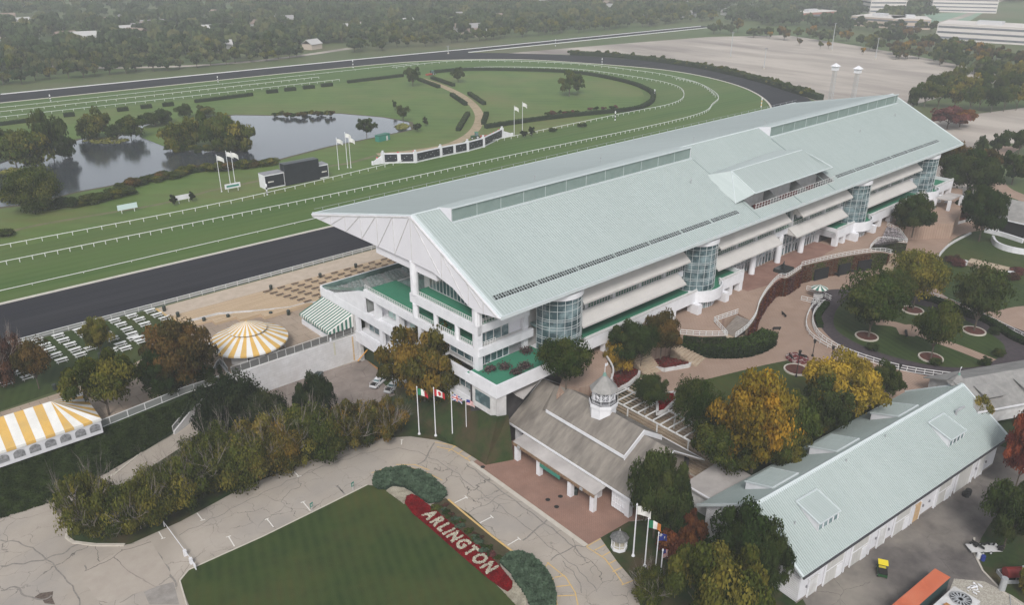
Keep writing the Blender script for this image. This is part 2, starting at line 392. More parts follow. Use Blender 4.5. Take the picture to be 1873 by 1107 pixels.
def leafmesh(name, c, sz, mat, r, flat, tint, label=None, cat=None, kind=None, parent=None):
    me = rawmesh(name, quads(c, sz, r, flat), tint, mat); o = bpy.data.objects.new(name, me); col.objects.link(o)
    if parent: o.parent = parent
    return tag(o, label, cat, kind)
# ------------------------------------------------------------------ terrain: a low drive level (0), a high racecourse level (6) and a plaza (10.7)
HI, PL = 6., 10.7
TH, cth, sth = R(1.3), math.cos(R(1.3)), math.sin(R(1.3))
GX, GY = 78.3, 94.6
def W(x, y): return (GX + x * cth - y * sth, GY + x * sth + y * cth)      # grandstand axes -> world
RW = [(318, 795, .3), (345, 775, 1.7), (372, 752, 3.3), (395, 732, 4.8), (411, 715, 6.)]      # curved ramp wall: base pixels and top heights
RWP = [(*G(x, y, 0)[:2], h) for x, y, h in RW]
hA = [(-420, 100)] + gs([(-60, 873), (0, 850), (185, 783), (290, 739), (335, 720), (362, 710), (388, 701), (408, 695), (412, 694)], HI) + [(49.0, 142.8), (78.4, 143.5), (78.3, 97.5), (98, 97.5), (110, 96), (110.5, 65), (113, 63.5), (150, 60.5), (158, 44), (160, 30), (170, -60), (170, -900)]
lA = [(-420, 78, 0)] + [(x, y, 0) for x, y in gs([(-60, 968), (0, 948), (115, 912), (270, 822)], 0)] + RWP + [(x, y, 0) for x, y in [(48.9, 142.8), (78.4, 143.45), (78.25, 97.4), (98, 97.4), (99.5, 95.9), (99.6, 65), (101, 60), (146, 56.5), (149, 42), (150, 30), (150, -60), (150, -900)]]
b = MB()
b.face([(-7000, -7000, 0), (7000, -7000, 0), (7000, 7000, 0), (-7000, 7000, 0)])
b.m(1)
hp = hA + [(1500, -900), (7000, -7000), (7000, 9000), (-7000, 9000), (-7000, 100)]
n0 = len(b.v); b.v += [(p[0], p[1], HI) for p in hp]
for t in tessellate_polygon([[Vector((p[0], p[1], 0)) for p in hp]]):
    A_, B_, C_ = [hp[i] for i in t]; cr = (B_[0] - A_[0]) * (C_[1] - A_[1]) - (B_[1] - A_[1]) * (C_[0] - A_[0])
    b.f.append(tuple(n0 + i for i in (t if cr > 0 else t[::-1]))); b.mi.append(1)
b.m(2)
for i in range(len(hA) - 1):
    b.face([lA[i], lA[i + 1], (*hA[i + 1], HI)]); b.face([lA[i], (*hA[i + 1], HI), (*hA[i], HI)])
b.build('ground', [road, grassF, ivyG], label='ground: cracked concrete drive low down, grass on the higher racecourse level', cat='ground', kind='structure')
def slopez(x, y):
    for i in range(11):
        q = [lA[i], lA[i + 1], (*hA[i + 1], HI), (*hA[i], HI)]
        for t in ((0, 1, 2), (0, 2, 3)):
            A_, B_, C_ = q[t[0]], q[t[1]], q[t[2]]; d = (B_[0] - A_[0]) * (C_[1] - A_[1]) - (C_[0] - A_[0]) * (B_[1] - A_[1])
            if abs(d) < 1e-6: continue
            u = ((x - A_[0]) * (C_[1] - A_[1]) - (C_[0] - A_[0]) * (y - A_[1])) / d; v = ((B_[0] - A_[0]) * (y - A_[1]) - (x - A_[0]) * (B_[1] - A_[1])) / d
            if u > -1e-4 and v > -1e-4 and u + v < 1.0002: return A_[2] + u * (B_[2] - A_[2]) + v * (C_[2] - A_[2])
    return 0.
ivp = gs([(-20, 860), (0, 853), (185, 786), (340, 721), (409, 697)], HI) + gs([(410, 716), (394, 733), (371, 753), (344, 776), (316, 795), (268, 823), (113, 913), (0, 949), (-20, 955)], 0)
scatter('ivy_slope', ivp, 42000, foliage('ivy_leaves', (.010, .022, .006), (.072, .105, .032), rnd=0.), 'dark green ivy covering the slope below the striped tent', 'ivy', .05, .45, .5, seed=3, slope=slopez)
# ---- low level sheets
sheet('lawn', gs([(329, 1064), (345, 1044), (380, 1028), (480, 983), (600, 924), (672, 888), (690, 890), (742, 912), (945, 1107), (1010, 1180), (640, 1260), (390, 1180), (345, 1107)], 0), .06, grassA, 'dark green mown lawn below the flower bed', 'lawn')
strip = gs([(122, 984), (134, 993), (175, 998), (228, 998), (239, 996), (330, 955), (444, 893), (560, 846), (639, 816), (700, 802), (751, 799), (800, 806), (850, 822), (883, 833), (936, 796), (912, 760)], 0) + [(76.9, 96.5), (77.9, 128)] + gs([(748, 712), (677, 743), (590, 772), (500, 790), (440, 775), (400, 762), (330, 820), (250, 872), (200, 908), (135, 960)], 0)
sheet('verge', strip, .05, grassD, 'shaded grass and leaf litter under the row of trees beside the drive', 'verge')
sheet('service_lot', gs([(412, 712), (425, 722), (560, 690), (655, 661), (672, 652), (702, 672), (790, 715), (748, 712), (677, 743), (590, 772), (500, 790), (440, 775), (400, 762)], 0), .03, lotA, 'cracked brown service yard below the white block wall', 'service yard')
sheet('smooth_slab', gs([(150, 912), (275, 1040), (270, 1107), (190, 1107)][:0] or [(155, 1045), (240, 996), (275, 990), (313, 1050), (285, 1075), (185, 1107), (150, 1060)], 0), .02, roadS, 'smooth newer concrete slab at the road junction', 'pavement')
court = gs([(864, 847), (905, 820), (939, 794)], 0) + [(83, 97), (99, 97), (99, 66), (84, 65.5)] + gs([(1150, 955), (1073, 999)], 0)
sheet('brick_court', court, .04, brickR, 'red brick paved court in front of the gatehouse', 'courtyard')
sheet('drain_strip', gs([(856, 846), (864, 844), (1076, 997), (1068, 1001)], 0), .045, stoneC, 'pale concrete strip along the edge of the brick court', 'kerb')
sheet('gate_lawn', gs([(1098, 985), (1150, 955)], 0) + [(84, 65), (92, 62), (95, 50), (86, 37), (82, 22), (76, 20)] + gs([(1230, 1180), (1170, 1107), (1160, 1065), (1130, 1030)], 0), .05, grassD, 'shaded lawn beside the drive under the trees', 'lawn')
sheet('service_yard', [(84, 41), (142, 37), (150, 38), (150, -80), (60, -80), (78, 30)], .03, yardA, 'grey asphalt yard behind the long barn', 'yard')
sheet('yard_verge', gs([(1795, 985), (1785, 1010), (1800, 1045), (1840, 1085), (1900, 1120), (1990, 1050), (1950, 900), (1860, 900), (1810, 960)], 0), .06, grassD, 'patch of rough grass at the edge of the asphalt yard', 'verge')
sheet('gravel_patch', gs([(1745, 1060), (1800, 1065), (1850, 1090), (1880, 1110), (1760, 1130), (1735, 1085)], 0), .07, pebble, 'gravel patch beside the orange roofed container', 'gravel')
# ivy slope foot path kerb
def kerb(name, pts, z, label, w=.25, h=.14, mat=None, kind='structure', cat='kerb'):
    return MB().path([Vector((p[0], p[1], z)) for p in pts], w, h).build(name, mat or stoneC, label=label, cat=cat, kind=kind)
kerb('kerb', gs([(0, 948), (60, 928), (115, 911), (165, 890), (210, 868), (245, 840), (275, 815), (318, 790)], 0), 0, 'pale kerb at the foot of the ivy slope', .35)
kerb('kerb', gs([(165, 922), (135, 960), (124, 975), (122, 984), (134, 993), (175, 998), (228, 998)], 0), 0, 'pale curved kerb round the tip of the tree island', .5, .16)
kerb('kerb', gs([(345, 1120), (329, 1064), (345, 1044), (380, 1028), (480, 983), (600, 924), (672, 888)], 0), 0, 'kerb between the drive and the mown lawn', .2)
kerb('kerb', gs([(820, 915), (855, 945), (900, 982), (945, 1016), (985, 1031), (1010, 1060), (1018, 1107), (1016, 1150)], 0), 0, 'yellow painted kerb on the road side of the flower bed', .3, .14, kerbY)
kerb('kerb', gs([(884, 834), (936, 797)], 0), 0, 'low stone edge of the narrow red bed beside the brick court', .35, .3)
kerb('kerb', gs([(1782, 985), (1780, 1010), (1797, 1045), (1835, 1085), (1870, 1110)], 0), 0, 'curved kerb at the edge of the asphalt yard')
sheet('narrow_bed', gs([(888, 831), (936, 799), (939, 792), (884, 824)], 0), .07, mulch, 'narrow red bed beside the brick court', 'flower bed')
# white bay markings (T shapes) and yellow hatching
bays = [((1223, 740), (1255, 793), (1210, 745), (1236, 737)), ((1428, 645), (1464, 690), (1418, 651), (1438, 643)), ((1622, 555), (1662, 603), (1610, 560), (1634, 551)), ((1805, 470), (1845, 513), (1793, 475), (1816, 467))]
def l1(p): return (p[0] / 2.927, 729 + p[1] / 2.927)
def l2(p): return (560 + p[0] / 2.927, 729 + p[1] / 2.927)
MK = [tuple(l1(p) for p in q) for q in bays] + [tuple(l1(p) for p in q) for q in (((850, 715), (872, 752), (862, 754), (885, 747)), ((1055, 615), (1085, 654), (1073, 656), (1098, 649)), ((1572, 390), (1600, 420), (1590, 422), (1614, 415)))]
MK += [tuple(l2(p) for p in q) for q in (((167, 470), (205, 513), (155, 474), (178, 467)), ((795, 560), (858, 530), (850, 522), (864, 537)), ((930, 668), (994, 635), (986, 626), (1002, 642)), ((1078, 788), (1140, 752), (1132, 744), (1148, 760)), ((512, 222), (510, 248), (505, 222), (520, 222)))]
for q in MK:
    b = MB(); a = [Vector(G(x, y, .012)) for x, y in q]
    b.obox(a[0], a[1], .16, .01); b.obox(a[2], a[3], .16, .011)
    b.build('road_marking', lineW, label='white T shaped parking bay line on the drive', cat='road marking', kind='structure')
seamM = M('tar_seam', (.17, .155, .14), (.26, .235, .21), scale=2, rough=.95); tb_ = MB(); kk = 0
for f_, ls in ((l1, ([(710, 780), (770, 890), (835, 1000)], [(830, 810), (880, 880), (915, 950), (945, 1010)], [(645, 1092), (760, 1030), (860, 990), (920, 960)], [(450, 890), (490, 1000), (550, 1110)], [(0, 1030), (80, 1015), (130, 1050), (200, 1078), (280, 1060)], [(960, 730), (1130, 650), (1300, 560), (1500, 465), (1700, 372), (1873, 300)], [(430, 1106), (385, 1010), (250, 860), (120, 780), (0, 760)], [(0, 900), (210, 870), (330, 830), (470, 770), (640, 790)])), (l2, ([(0, 400), (160, 345), (330, 290), (480, 270), (600, 290), (760, 370), (900, 480), (1080, 610), (1300, 790), (1470, 930), (1560, 1040)], [(850, 345), (1010, 470), (1200, 610), (1380, 750), (1500, 870)], [(1160, 760), (1290, 650), (1310, 640)], [(900, 600), (1000, 545), (1080, 500)], [(1310, 870), (1420, 800), (1500, 790)], [(690, 240), (665, 275), (640, 330), (600, 360)], [(1370, 870), (1440, 950), (1480, 1040)]))):
    for ln_ in ls: kk += 1; tb_.path([Vector(G(*f_((a + 6 * math.sin(a * .07 + c * .05), c + 5 * math.sin(a * .06))), .013 + .0004 * kk)) for a, c in smooth(ln_, 5)], .13 + .07 * (kk % 3), .004)
tb_.build('tar_seams', seamM, label='dark seams and long cracks across the concrete drive', cat='road cracks', kind='structure')
pp = gs([l1(p) for p in ((180, 1070), (215, 1045), (250, 1040), (285, 1035), (280, 1070), (295, 1106), (240, 1100), (225, 1078))], 0)
sheet('pothole_patch', pp, .016, M('broken_asphalt', (.07, .05, .04), (.14, .11, .09), scale=3), 'broken brown pothole in the drive at the bottom left', 'pothole')
sheet('dark_patch', gs([l1(p) for p in ((770, 1040), (830, 1010), (930, 985), (960, 1106), (800, 1106))], 0), .0165, M('damp_concrete', (.22, .20, .18), (.30, .275, .25), scale=.8), 'darker damp concrete panel near the lawn corner', 'pavement')
hatch = [[(1500, 795), (1600, 860), (1660, 940), (1700, 1000)], [(1500, 795), (1580, 750)], [(1580, 750), (1660, 820), (1720, 910), (1755, 975)], [(1545, 815), (1620, 775)], [(1580, 850), (1650, 810)], [(1615, 890), (1690, 850)], [(1640, 930), (1715, 895)], [(1690, 1000), (1755, 975)]]
hatch += [[(700, 260), (780, 275), (870, 330), (880, 345)], [(760, 285), (800, 255)], [(810, 300), (850, 270)], [(850, 325), (910, 290)], [(690, 235), (780, 250), (860, 280), (930, 315)]]
hatch += [[(1290, 880), (1390, 960), (1440, 1040), (1455, 1107)], [(1270, 915), (1300, 880)], [(1330, 960), (1385, 950)], [(1340, 1010), (1420, 1000)], [(1345, 1060), (1448, 1055)], [(350, 400), (440, 370), (560, 370), (650, 400), (730, 440)], [(480, 355), (580, 355), (660, 385)]]
b = MB()
for i, h in enumerate(hatch): b.path([Vector(G(*l2(p), .012 + .0005 * i)) for p in h], .17, .006)
b.build('yellow_hatching', kerbY, label='worn yellow no parking lines painted on the drive', cat='road marking', kind='structure')
# ---- high level: track, turf, infield
dl, dr = -300, 300
inner = smooth([(dl, 212), (100, 212), (250, 212), (340, 221), (381, 238), (421, 286), (438, 348), (422, 410), (394, 462), (336, 497), (250, 505), (100, 507), (dl, 512)], 8)
outer = smooth([(dl, 186), (100, 187), (250, 189), (350, 202), (415, 236), (447, 290), (466, 358), (455, 425), (425, 480), (393, 514)], 8) + [(705, 512), (705, 532), (389, 536), (82, 540), (dl, 545)]
sheet('dirt_track', outer, HI + .02, dirtT, 'black synthetic dirt track curving round the racecourse', 'race track')
sheet('turf_course', inner, HI + .04, grassT, 'striped green turf course inside the dirt track', 'turf course')
turfi = smooth([(dl, 254), (97, 254), (188, 264), (290, 272), (340, 290), (378, 330), (384, 370), (352, 420), (310, 442), (230, 448), (70, 455), (dl, 458)], 6)
sheet('infield', turfi, HI + .06, grassI, 'paler green grass infield inside the turf course', 'infield')
lake = gs([(-80, 388), (10, 378), (60, 372), (145, 350), (200, 340), (300, 318), (400, 305), (480, 300), (530, 286), (600, 268), (700, 248), (752, 237), (748, 224), (700, 215), (620, 208), (560, 209), (500, 212), (430, 211), (300, 222), (250, 232), (215, 252), (150, 255), (60, 280), (0, 300), (-80, 310)], HI)
sheet('pond_bank', [(x + (x - 120) * .02, y + (y - 335) * .05) for x, y in lake], HI + .075, M('muddy_bank', (.06, .055, .03), (.09, .08, .045), scale=.2), 'dark muddy bank round the pond', 'pond bank')
sheet('pond', lake, HI + .10, waterM, 'grey pond in the middle of the infield', 'pond')
isl = gs([(255, 250), (300, 268), (345, 274), (440, 277), (455, 262), (440, 235), (380, 215), (300, 218), (262, 232)], HI)
sheet('pond_island', isl, HI + .14, grassI, 'grassy spit of land in the pond', 'island')
for i, q in enumerate(([(150, 258), (165, 252), (215, 252), (238, 256), (215, 263), (170, 263)], [(92, 282), (120, 268), (133, 270), (118, 283)], [(-5, 318), (20, 308), (43, 310), (20, 320)], [(722, 232), (735, 226), (750, 230), (742, 237), (728, 238)])):
    scatter('lily_pads', gs(q, HI), 500, foliage('lily_leaves', (.10, .12, .03), (.30, .28, .08), rnd=0.), ['yellow green lily pads in the bay below the two round trees', 'yellow lily pads near the left shore trees', 'yellow lily pads at the left edge of the pond', 'yellow reeds at the narrow right end of the pond'][i], 'lily pads', HI + .12, .9, .3, seed=20 + i, flat=.1)
def ribbon(name, pts, w, z, mat, label, cat='path', n=8):
    p = smooth(pts, n); L_, R_ = [], []
    for i in range(len(p)):
        a = Vector(p[max(0, i - 1)]); c = Vector(p[min(len(p) - 1, i + 1)]); d = (c - a).normalized(); ww = w[0] + (w[1] - w[0]) * i / (len(p) - 1) if isinstance(w, tuple) else w
        L_.append((p[i][0] - d.y * ww / 2, p[i][1] + d.x * ww / 2)); R_.append((p[i][0] + d.y * ww / 2, p[i][1] - d.x * ww / 2))
    b = MB()
    for i in range(len(p) - 1): b.face([(*R_[i], z), (*R_[i + 1], z), (*L_[i + 1], z), (*L_[i], z)])
    return b.build(name, mat, label=label, cat=cat, kind='structure')
dirtP = M('sandy_path', (.36, .27, .18), (.30, .235, .155), scale=.4, c3=(.16, .16, .07), scale3=.3, amt3=.6)
faintP = M('worn_grass', (.16, .135, .075), (.10, .115, .045), scale=.3)
ribbon('service_path', gs([(690, 283), (770, 275), (830, 262), (868, 238), (876, 208), (852, 180), (815, 160), (772, 144)], HI), 4.5, HI + .085, dirtP, 'sandy path winding across the infield')
ribbon('service_path', gs([(560, 318), (600, 305), (640, 298), (690, 284)], HI), 2.2, HI + .08, faintP, 'faint path leading to the tote board')
ribbon('service_path', gs([(0, 430), (60, 414), (150, 398), (220, 386), (300, 372), (390, 348), (480, 330)], HI), 2.0, HI + .08, faintP, 'faint worn path across the grass below the pond')
# paddock side
def clampx(p): return [(max(x, 110.4), y) for x, y in p]
promen = gs([(1180, 800), (1150, 740), (1160, 700), (1225, 640), (1330, 600), (1420, 500), (1620, 440), (1700, 400), (1780, 380), (1900, 360), (1980, 420), (1990, 640), (1830, 760), (1600, 740), (1400, 800)], HI)
promen = [(max(x, 110.35), y) for x, y in promen]
sheet('promenade', promen, HI + .02, brickP, 'tan brick promenade round the walking ring', 'promenade')
ringo = smooth(gs([(1484, 552), (1492, 585), (1530, 628), (1600, 662), (1680, 685), (1760, 697), (1850, 695), (1930, 670), (1940, 640), (1870, 605), (1780, 575), (1700, 552), (1640, 538), (1560, 530), (1510, 532)], HI), 6, True)
sheet('walking_ring', ringo, HI + .04, ringT, 'dark oval walking ring track in the paddock', 'walking ring')
ringi = smooth(gs([(1527, 574), (1530, 604), (1575, 632), (1640, 655), (1720, 671), (1790, 671), (1832, 650), (1835, 630), (1800, 605), (1740, 575), (1670, 556), (1600, 546), (1550, 550)], HI), 6, True)
sheet('paddock_lawn', ringi, HI + .07, grassA, 'oval lawn with trees inside the walking ring', 'lawn')
ribbon('lawn_path', gs([(1815, 662), (1760, 640), (1700, 618), (1640, 595), (1600, 590)], HI), 3., HI + .085, brickP, 'brick path crossing the oval paddock lawn')
sheet('paddock_slab', gs([(1637, 596), (1665, 594), (1690, 603), (1672, 617), (1645, 612)], HI), HI + .09, brickP, 'small brick standing pad on the oval lawn', 'path')
sheet('garden_lawn', clampx(gs([(1185, 800), (1232, 712), (1290, 695), (1400, 668), (1445, 659), (1460, 672), (1475, 690), (1540, 745), (1400, 850)], HI)), HI + .05, grassA, 'curved lawn between promenade and autumn trees', 'lawn')
tl = smooth(gs([(1708, 520), (1710, 480), (1725, 455), (1760, 430), (1830, 420), (1990, 440), (1990, 560), (1873, 560), (1800, 570), (1740, 548)], HI), 5, True)
sheet('terrace_lawn', tl, HI + .05, grassA, 'lawn with a flight of tan steps right of the paddock', 'lawn')
sheet('parking_lot', gs([(930, 97), (1130, 80), (1300, 67), (1440, 64), (1560, 82), (1700, 107), (1855, 141), (1640, 200), (1500, 187), (1430, 162), (1380, 148), (1260, 119), (1100, 101)], HI), HI + .03, farLot, 'huge empty grey parking lot beyond the grandstand', 'parking lot')
sheet('side_lot', gs([(1560, 275), (1640, 232), (1750, 213), (1900, 193), (1960, 250), (1860, 262), (1800, 262), (1780, 275), (1820, 345), (1770, 360), (1700, 320)], HI), HI + .03, farLot, 'pale paved lot behind the right end of the grandstand', 'parking lot')
sheet('lot_verge', gs([(1690, 196), (1873, 168), (1960, 156), (1960, 176), (1873, 196), (1760, 212), (1700, 214)], HI), HI + .05, grassF, 'grass strip beside the row of trees at the lot edge', 'verge')
for i, (p, w, l) in enumerate((([(1440, 72), (1560, 92), (1700, 118), (1873, 152), (1990, 176)], 9, 'pale road skirting the far side of the parking lot'), ([(-20, 92), (90, 120), (300, 122), (460, 112), (560, 100), (640, 88)], 8, 'road glimpsed between the trees beyond the far straight'), ([(1650, 60), (1760, 30), (1800, 12), (1830, 0)], 9, 'road winding between the office blocks'), ([(1720, 45), (1800, 60), (1900, 62)], 8, 'road behind the low office block'))):
    ribbon('far_road', gs(p, HI), w, HI + .06, farLot, l, 'road')
ribbon('path', gs([(1850, 268), (1818, 290), (1812, 315), (1830, 345), (1900, 372)], HI), 7, HI + .07, brickP, 'brick road curving down past the big tree on the right')
sheet('office_lawn', gs([(1690, 24), (1800, 22), (1770, 40), (1700, 42)], HI), HI + .04, M('teal_field', (.16, .25, .18), (.2, .28, .21), scale=.05), 'pale green sports field between office blocks', 'field')
# tent plaza, picnic lawn, apron
sheet('picnic_lawn', [(-40, 186.2)] + gs([(285, 565), (305, 580), (330, 590), (345, 595), (300, 603), (273, 625), (275, 650), (240, 668), (150, 700), (0, 752), (-60, 770)], HI), HI + .05, grassA, 'picnic lawn with rows of white tables', 'lawn')
sheet('tent_plaza', gs([(0, 755), (150, 706), (240, 668), (275, 650), (273, 625), (300, 603), (345, 595), (400, 580), (470, 576), (530, 571), (575, 560), (640, 545)], HI) + [(79, 158), (79, 143.2), (49.2, 143)] + gs([(400, 700), (340, 720), (185, 780), (0, 770)], HI), HI + .06, plazaC, 'tan jointed concrete plaza round the striped pavilion', 'plaza')
b = MB()
ap = [(48.8, 185.6), (300, 189)]; 
sheet('apron_walk', [(48.6, 185.6), (300, 189.5), (300, 179.5), (49, 178.9)], HI + .055, apronC, 'pale concrete walk beside the track rail', 'apron')
st = MB(); nst = 7
for k in range(nst):
    y1 = 178.9 - k * 2.25; y0 = y1 - 2.25; xl = 49.2 + max(0, k - 3) * 4.2 + k * .6
    st.box(xl, y0, HI - .3, 290, y1, HI + .10 + .13 * k)
ape = MB()
for k in range(nst):
    y1 = 178.9 - k * 2.25; xl = 49.2 + max(0, k - 3) * 4.2 + k * .6
    for yy in (y1 - .06, y1 - .8, y1 - 1.5): ape.box(xl, yy - .05, HI + .10 + .13 * k, 290, yy + .05, HI + .115 + .13 * k)
ape.build('step_edges', [M('plank_edge', (.30, .215, .13), rough=.9)], label='darker joint lines along the tan apron steps', cat='step edges', kind='structure')
st.build('apron_steps', [apronM], label='tan stepped grandstand apron in shallow wide tiers', cat='apron', kind='structure')
kerb('low_wall', gs([(345, 593), (400, 579), (470, 574), (530, 568), (560, 560), (580, 558)], HI), HI, 'low white wall curving between apron and plaza', .35, .9, whiteD, None, 'wall')
# plaza of the grandstand at 10.7
plz = [W(19, 12)[:2], (97.5, 97.6)] + gs([(1018, 722)], PL) + [(97.4, 88)] + gs([(1085, 728), (1104, 712), (1116, 695), (1118, 675), (1108, 655), (1150, 640), (1200, 625), (1244, 612), (1285, 616), (1328, 614), (1305, 590), (1350, 573), (1373, 587), (1384, 575), (1390, 552), (1405, 530), (1425, 509), (1440, 508), (1466, 491), (1466, 486), (1520, 473), (1570, 464), (1610, 460), (1631, 464)], PL) + gs([(1591, 455), (1600, 445), (1610, 440), (1659, 444), (1641, 425), (1621, 414), (1680, 410), (1745, 408)], PL) + gs([(1760, 380)], PL) + [W(200, 0), W(200, 12)]
MB().poly(plz, 5.9, PL).build('plaza', [brickP], label='upper brick plaza along the foot of the grandstand', cat='plaza', kind='structure')
sheet('plaza_paving', [W(75, 6), W(75, -1.0), W(84, -2.5), W(96, -1), W(106, -1), W(118, 0), W(118, 6)], PL + .02, brickD, 'darker red brick paving before the entrance doors', 'plaza')

b = MB(); eb = [(75.8, 131), (73.8, 115), (73.2, 103), (73.8, 93.5), (78.6, 91.5)]; et = [(78.2, 131, .3), (78.2, 119, 3.0), (78.1, 106, 6.2), (76.2, 93.0, 9.4), (78.6, 92.9, 8.8)]
for i in range(4): b.face([(*eb[i + 1], .04), (*eb[i], .04), et[i], et[i + 1]][::-1])
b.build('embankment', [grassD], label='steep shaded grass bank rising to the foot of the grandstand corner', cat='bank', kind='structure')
# ------------------------------------------------------------------ grandstand (local axes: x along, y towards the track)
GL = 192.7
gr = thing('grandstand', 'long white grandstand under a huge pale mint metal roof', 'grandstand', (GX, GY, 0), TH)
sl1 = (39.2 - 27.2) / 24.4; sl2 = (39.2 - 30.5) / 37.9
def nz(y): return 27.2 + sl1 * y
def fz(y): return 39.2 - sl2 * (y - 24.4)
def slab(b, quad, t=.5):
    """thin roof slab from four top corners"""
    lo = [(x, y, z - t) for x, y, z in quad]; n = len(b.v); b.v += quad + lo
    for q in ((0, 1, 2, 3), (7, 6, 5, 4), (0, 4, 5, 1), (1, 5, 6, 2), (2, 6, 7, 3), (3, 7, 4, 0)): b.f.append(tuple(n + i for i in q)); b.mi.append(b.cur)
HX0, HX1, HY0, HY1 = 79.6, 116.0, 2.8, 10.8
rf = MB()
def nq(x0, x1, y0, y1): slab(rf, [(x0, y0, nz(y0)), (x1, y0, nz(y0)), (x1, y1, nz(y1)), (x0, y1, nz(y1))])
nq(0, HX0, 0, 24.4); nq(HX1, 191, 0, 24.4); nq(HX0, HX1, 0, HY0); nq(HX0, HX1, HY1, 24.4)
slab(rf, [(0, 24.42, 39.2), (191, 24.42, 39.2), (198, 62.3, 30.5), (0, 62.3, 30.5)])
roofo = rf.build('roof', [mintR], gr)
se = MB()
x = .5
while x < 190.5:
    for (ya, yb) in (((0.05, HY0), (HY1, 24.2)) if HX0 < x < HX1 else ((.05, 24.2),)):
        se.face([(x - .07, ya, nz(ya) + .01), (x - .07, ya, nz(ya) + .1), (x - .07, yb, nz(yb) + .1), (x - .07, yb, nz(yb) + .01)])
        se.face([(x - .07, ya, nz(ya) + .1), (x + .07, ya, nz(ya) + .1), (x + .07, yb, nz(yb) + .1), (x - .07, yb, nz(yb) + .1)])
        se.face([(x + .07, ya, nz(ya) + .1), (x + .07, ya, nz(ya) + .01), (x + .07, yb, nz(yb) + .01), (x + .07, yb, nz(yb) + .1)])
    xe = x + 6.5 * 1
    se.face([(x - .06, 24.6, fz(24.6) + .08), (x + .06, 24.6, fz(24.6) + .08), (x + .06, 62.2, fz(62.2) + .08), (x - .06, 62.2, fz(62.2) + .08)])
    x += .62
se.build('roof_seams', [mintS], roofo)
for q in (78.6, 96.3, 112.4): MB().tube((q, .3, nz(.3) + .1), (q, 2.7 if q > 79 and q < 112 else 20, nz(2.7 if q > 79 and q < 112 else 20) + .1), .1, n=4).build('expansion_joint', [M('joint_grey', (.25, .30, .29), rough=.6)], roofo)
tr = MB()
for xa in (.15,): tr.face([(0, 0, 27.28), (.5, 0, 27.34), (.5, 24.4, 39.36), (0, 24.4, 39.3)])
tr.obox((0, -.1, 26.7), (191, -.1, 26.7), .3, .62)
tr.tube((0, 24.4, 39.25), (191, 24.4, 39.25), .22, n=6); tr.tube((191, 0, 27.2), (191, 24.4, 39.2), .2, n=6); tr.tube((0, 24.4, 39.2), (0, 62.3, 30.6), .2, n=6); tr.tube((0, 62.3, 30.5), (198, 62.3, 30.5), .2, n=6)
tr.tube((0, 0, 27.2), (0, 24.4, 39.2), .2, n=6)
tr.build('roof_trim', [mintE], roofo)
rl = MB()
for a in np.arange(2, 196, 4.): rl.box(a - .03, 61.3, 30.6, a + .03, 61.4, 31.7)
rl.obox((0, 61.35, 31.7), (197, 61.35, 31.7), .05, .05); rl.build('roof_railing', [galv], roofo)
# gable fascia with panel ribs
prof = [(62.5, 30.45), (24.4, 39.15), (-.2, 27.1), (5.5, 26.3), (8, 26.6), (12.4, 28.7), (18.5, 30.0), (25, 30.1), (62.0, 29.9)]
fa = MB().prism(prof, 'x', -.35, .25).build('gable_fascia', [whiteP], gr)
b = MB()
for y in (15.5, 24.6, 30.3, 36, 42, 48, 54): 
    zt = (fz(y) if y > 24.4 else nz(y)) - .3; b.tube((-.4, y, 30.0 if y > 18 else 29.8), (-.4, y, zt), .06, n=4)
for y in (8, 4): b.tube((-.4, y, 26.7), (-.4, y, nz(y) - .3), .06, n=4)
for ya, yb in ((30.3, 24.9), (36, 30.6), (42, 36.5), (48, 42.5), (54, 48.5), (58.5, 54.5)): b.tube((-.42, ya, 30.1), (-.42, yb, fz(yb) - .5), .07, n=4)
for ya, yb in ((16, 24), (9.2, 15.2), (4.5, 8.5)): b.tube((-.42, ya, 30.1 if ya > 12 else 27.5), (-.42, yb, nz(yb) - .5), .07, n=4)
b.tube((-.4, 62, 30.2), (-.4, 25, 38.8), .12, n=4); b.tube((-.4, 24.3, 38.8), (-.4, .3, 27.1), .12, n=4)
b.build('fascia_ribs', [whiteD], fa)
MB().prism([(62.2, 30.0), (24.5, 38.4), (.4, 26.8), (6, 26.6), (18.5, 30.0)], 'x', 190.6, 191.0).build('gable_fascia', [whiteP], gr)
MB().box(.3, 20, 29.7, 190, 61.8, 29.95).build('soffit', [whiteD], gr)
MB().box(.3, .3, 26.45, 190, 6.6, 26.6).build('soffit', [whiteD], gr)
# monitors: the far roof plane runs on past the ridge and ends in a green screen wall
for xa, xb in ((6.3, 78.3), (112.8, 186.6)):
    b = MB(); zt = 39.2 + sl2 * 3.4 + .1
    slab(b, [(xa, 21, zt), (xb, 21, zt), (xb, 25.2, 39.35), (xa, 25.2, 39.35)], .25); mo = b.build('monitor', [mintR], roofo)
    b = MB(); b.box(xa, 20.85, nz(21) - .3, xb, 21, zt - .26)
    s_ = b.build('monitor_screen', [mintV], roofo)
    b = MB()
    for q in np.arange(xa + .1, xb + .1, 5.98): b.box(q - .03, 20.8, nz(21) - .1, q + .03, 20.85, zt - .3)
    b.obox((xa, 20.7, zt - .12), (xb, 20.7, zt - .12), .3, .22); b.obox((xa, 20.5, nz(20.5) - .05), (xb, 20.5, nz(20.5) - .05), .5, .3)
    b.build('monitor_frame', [mintE], roofo)
    for q in (xa, xb): MB().prism([(20.85, nz(20.85)), (20.85, zt), (25, 39.3)], 'x', q - .12, q + .12).build('monitor_end', [whiteP], roofo)
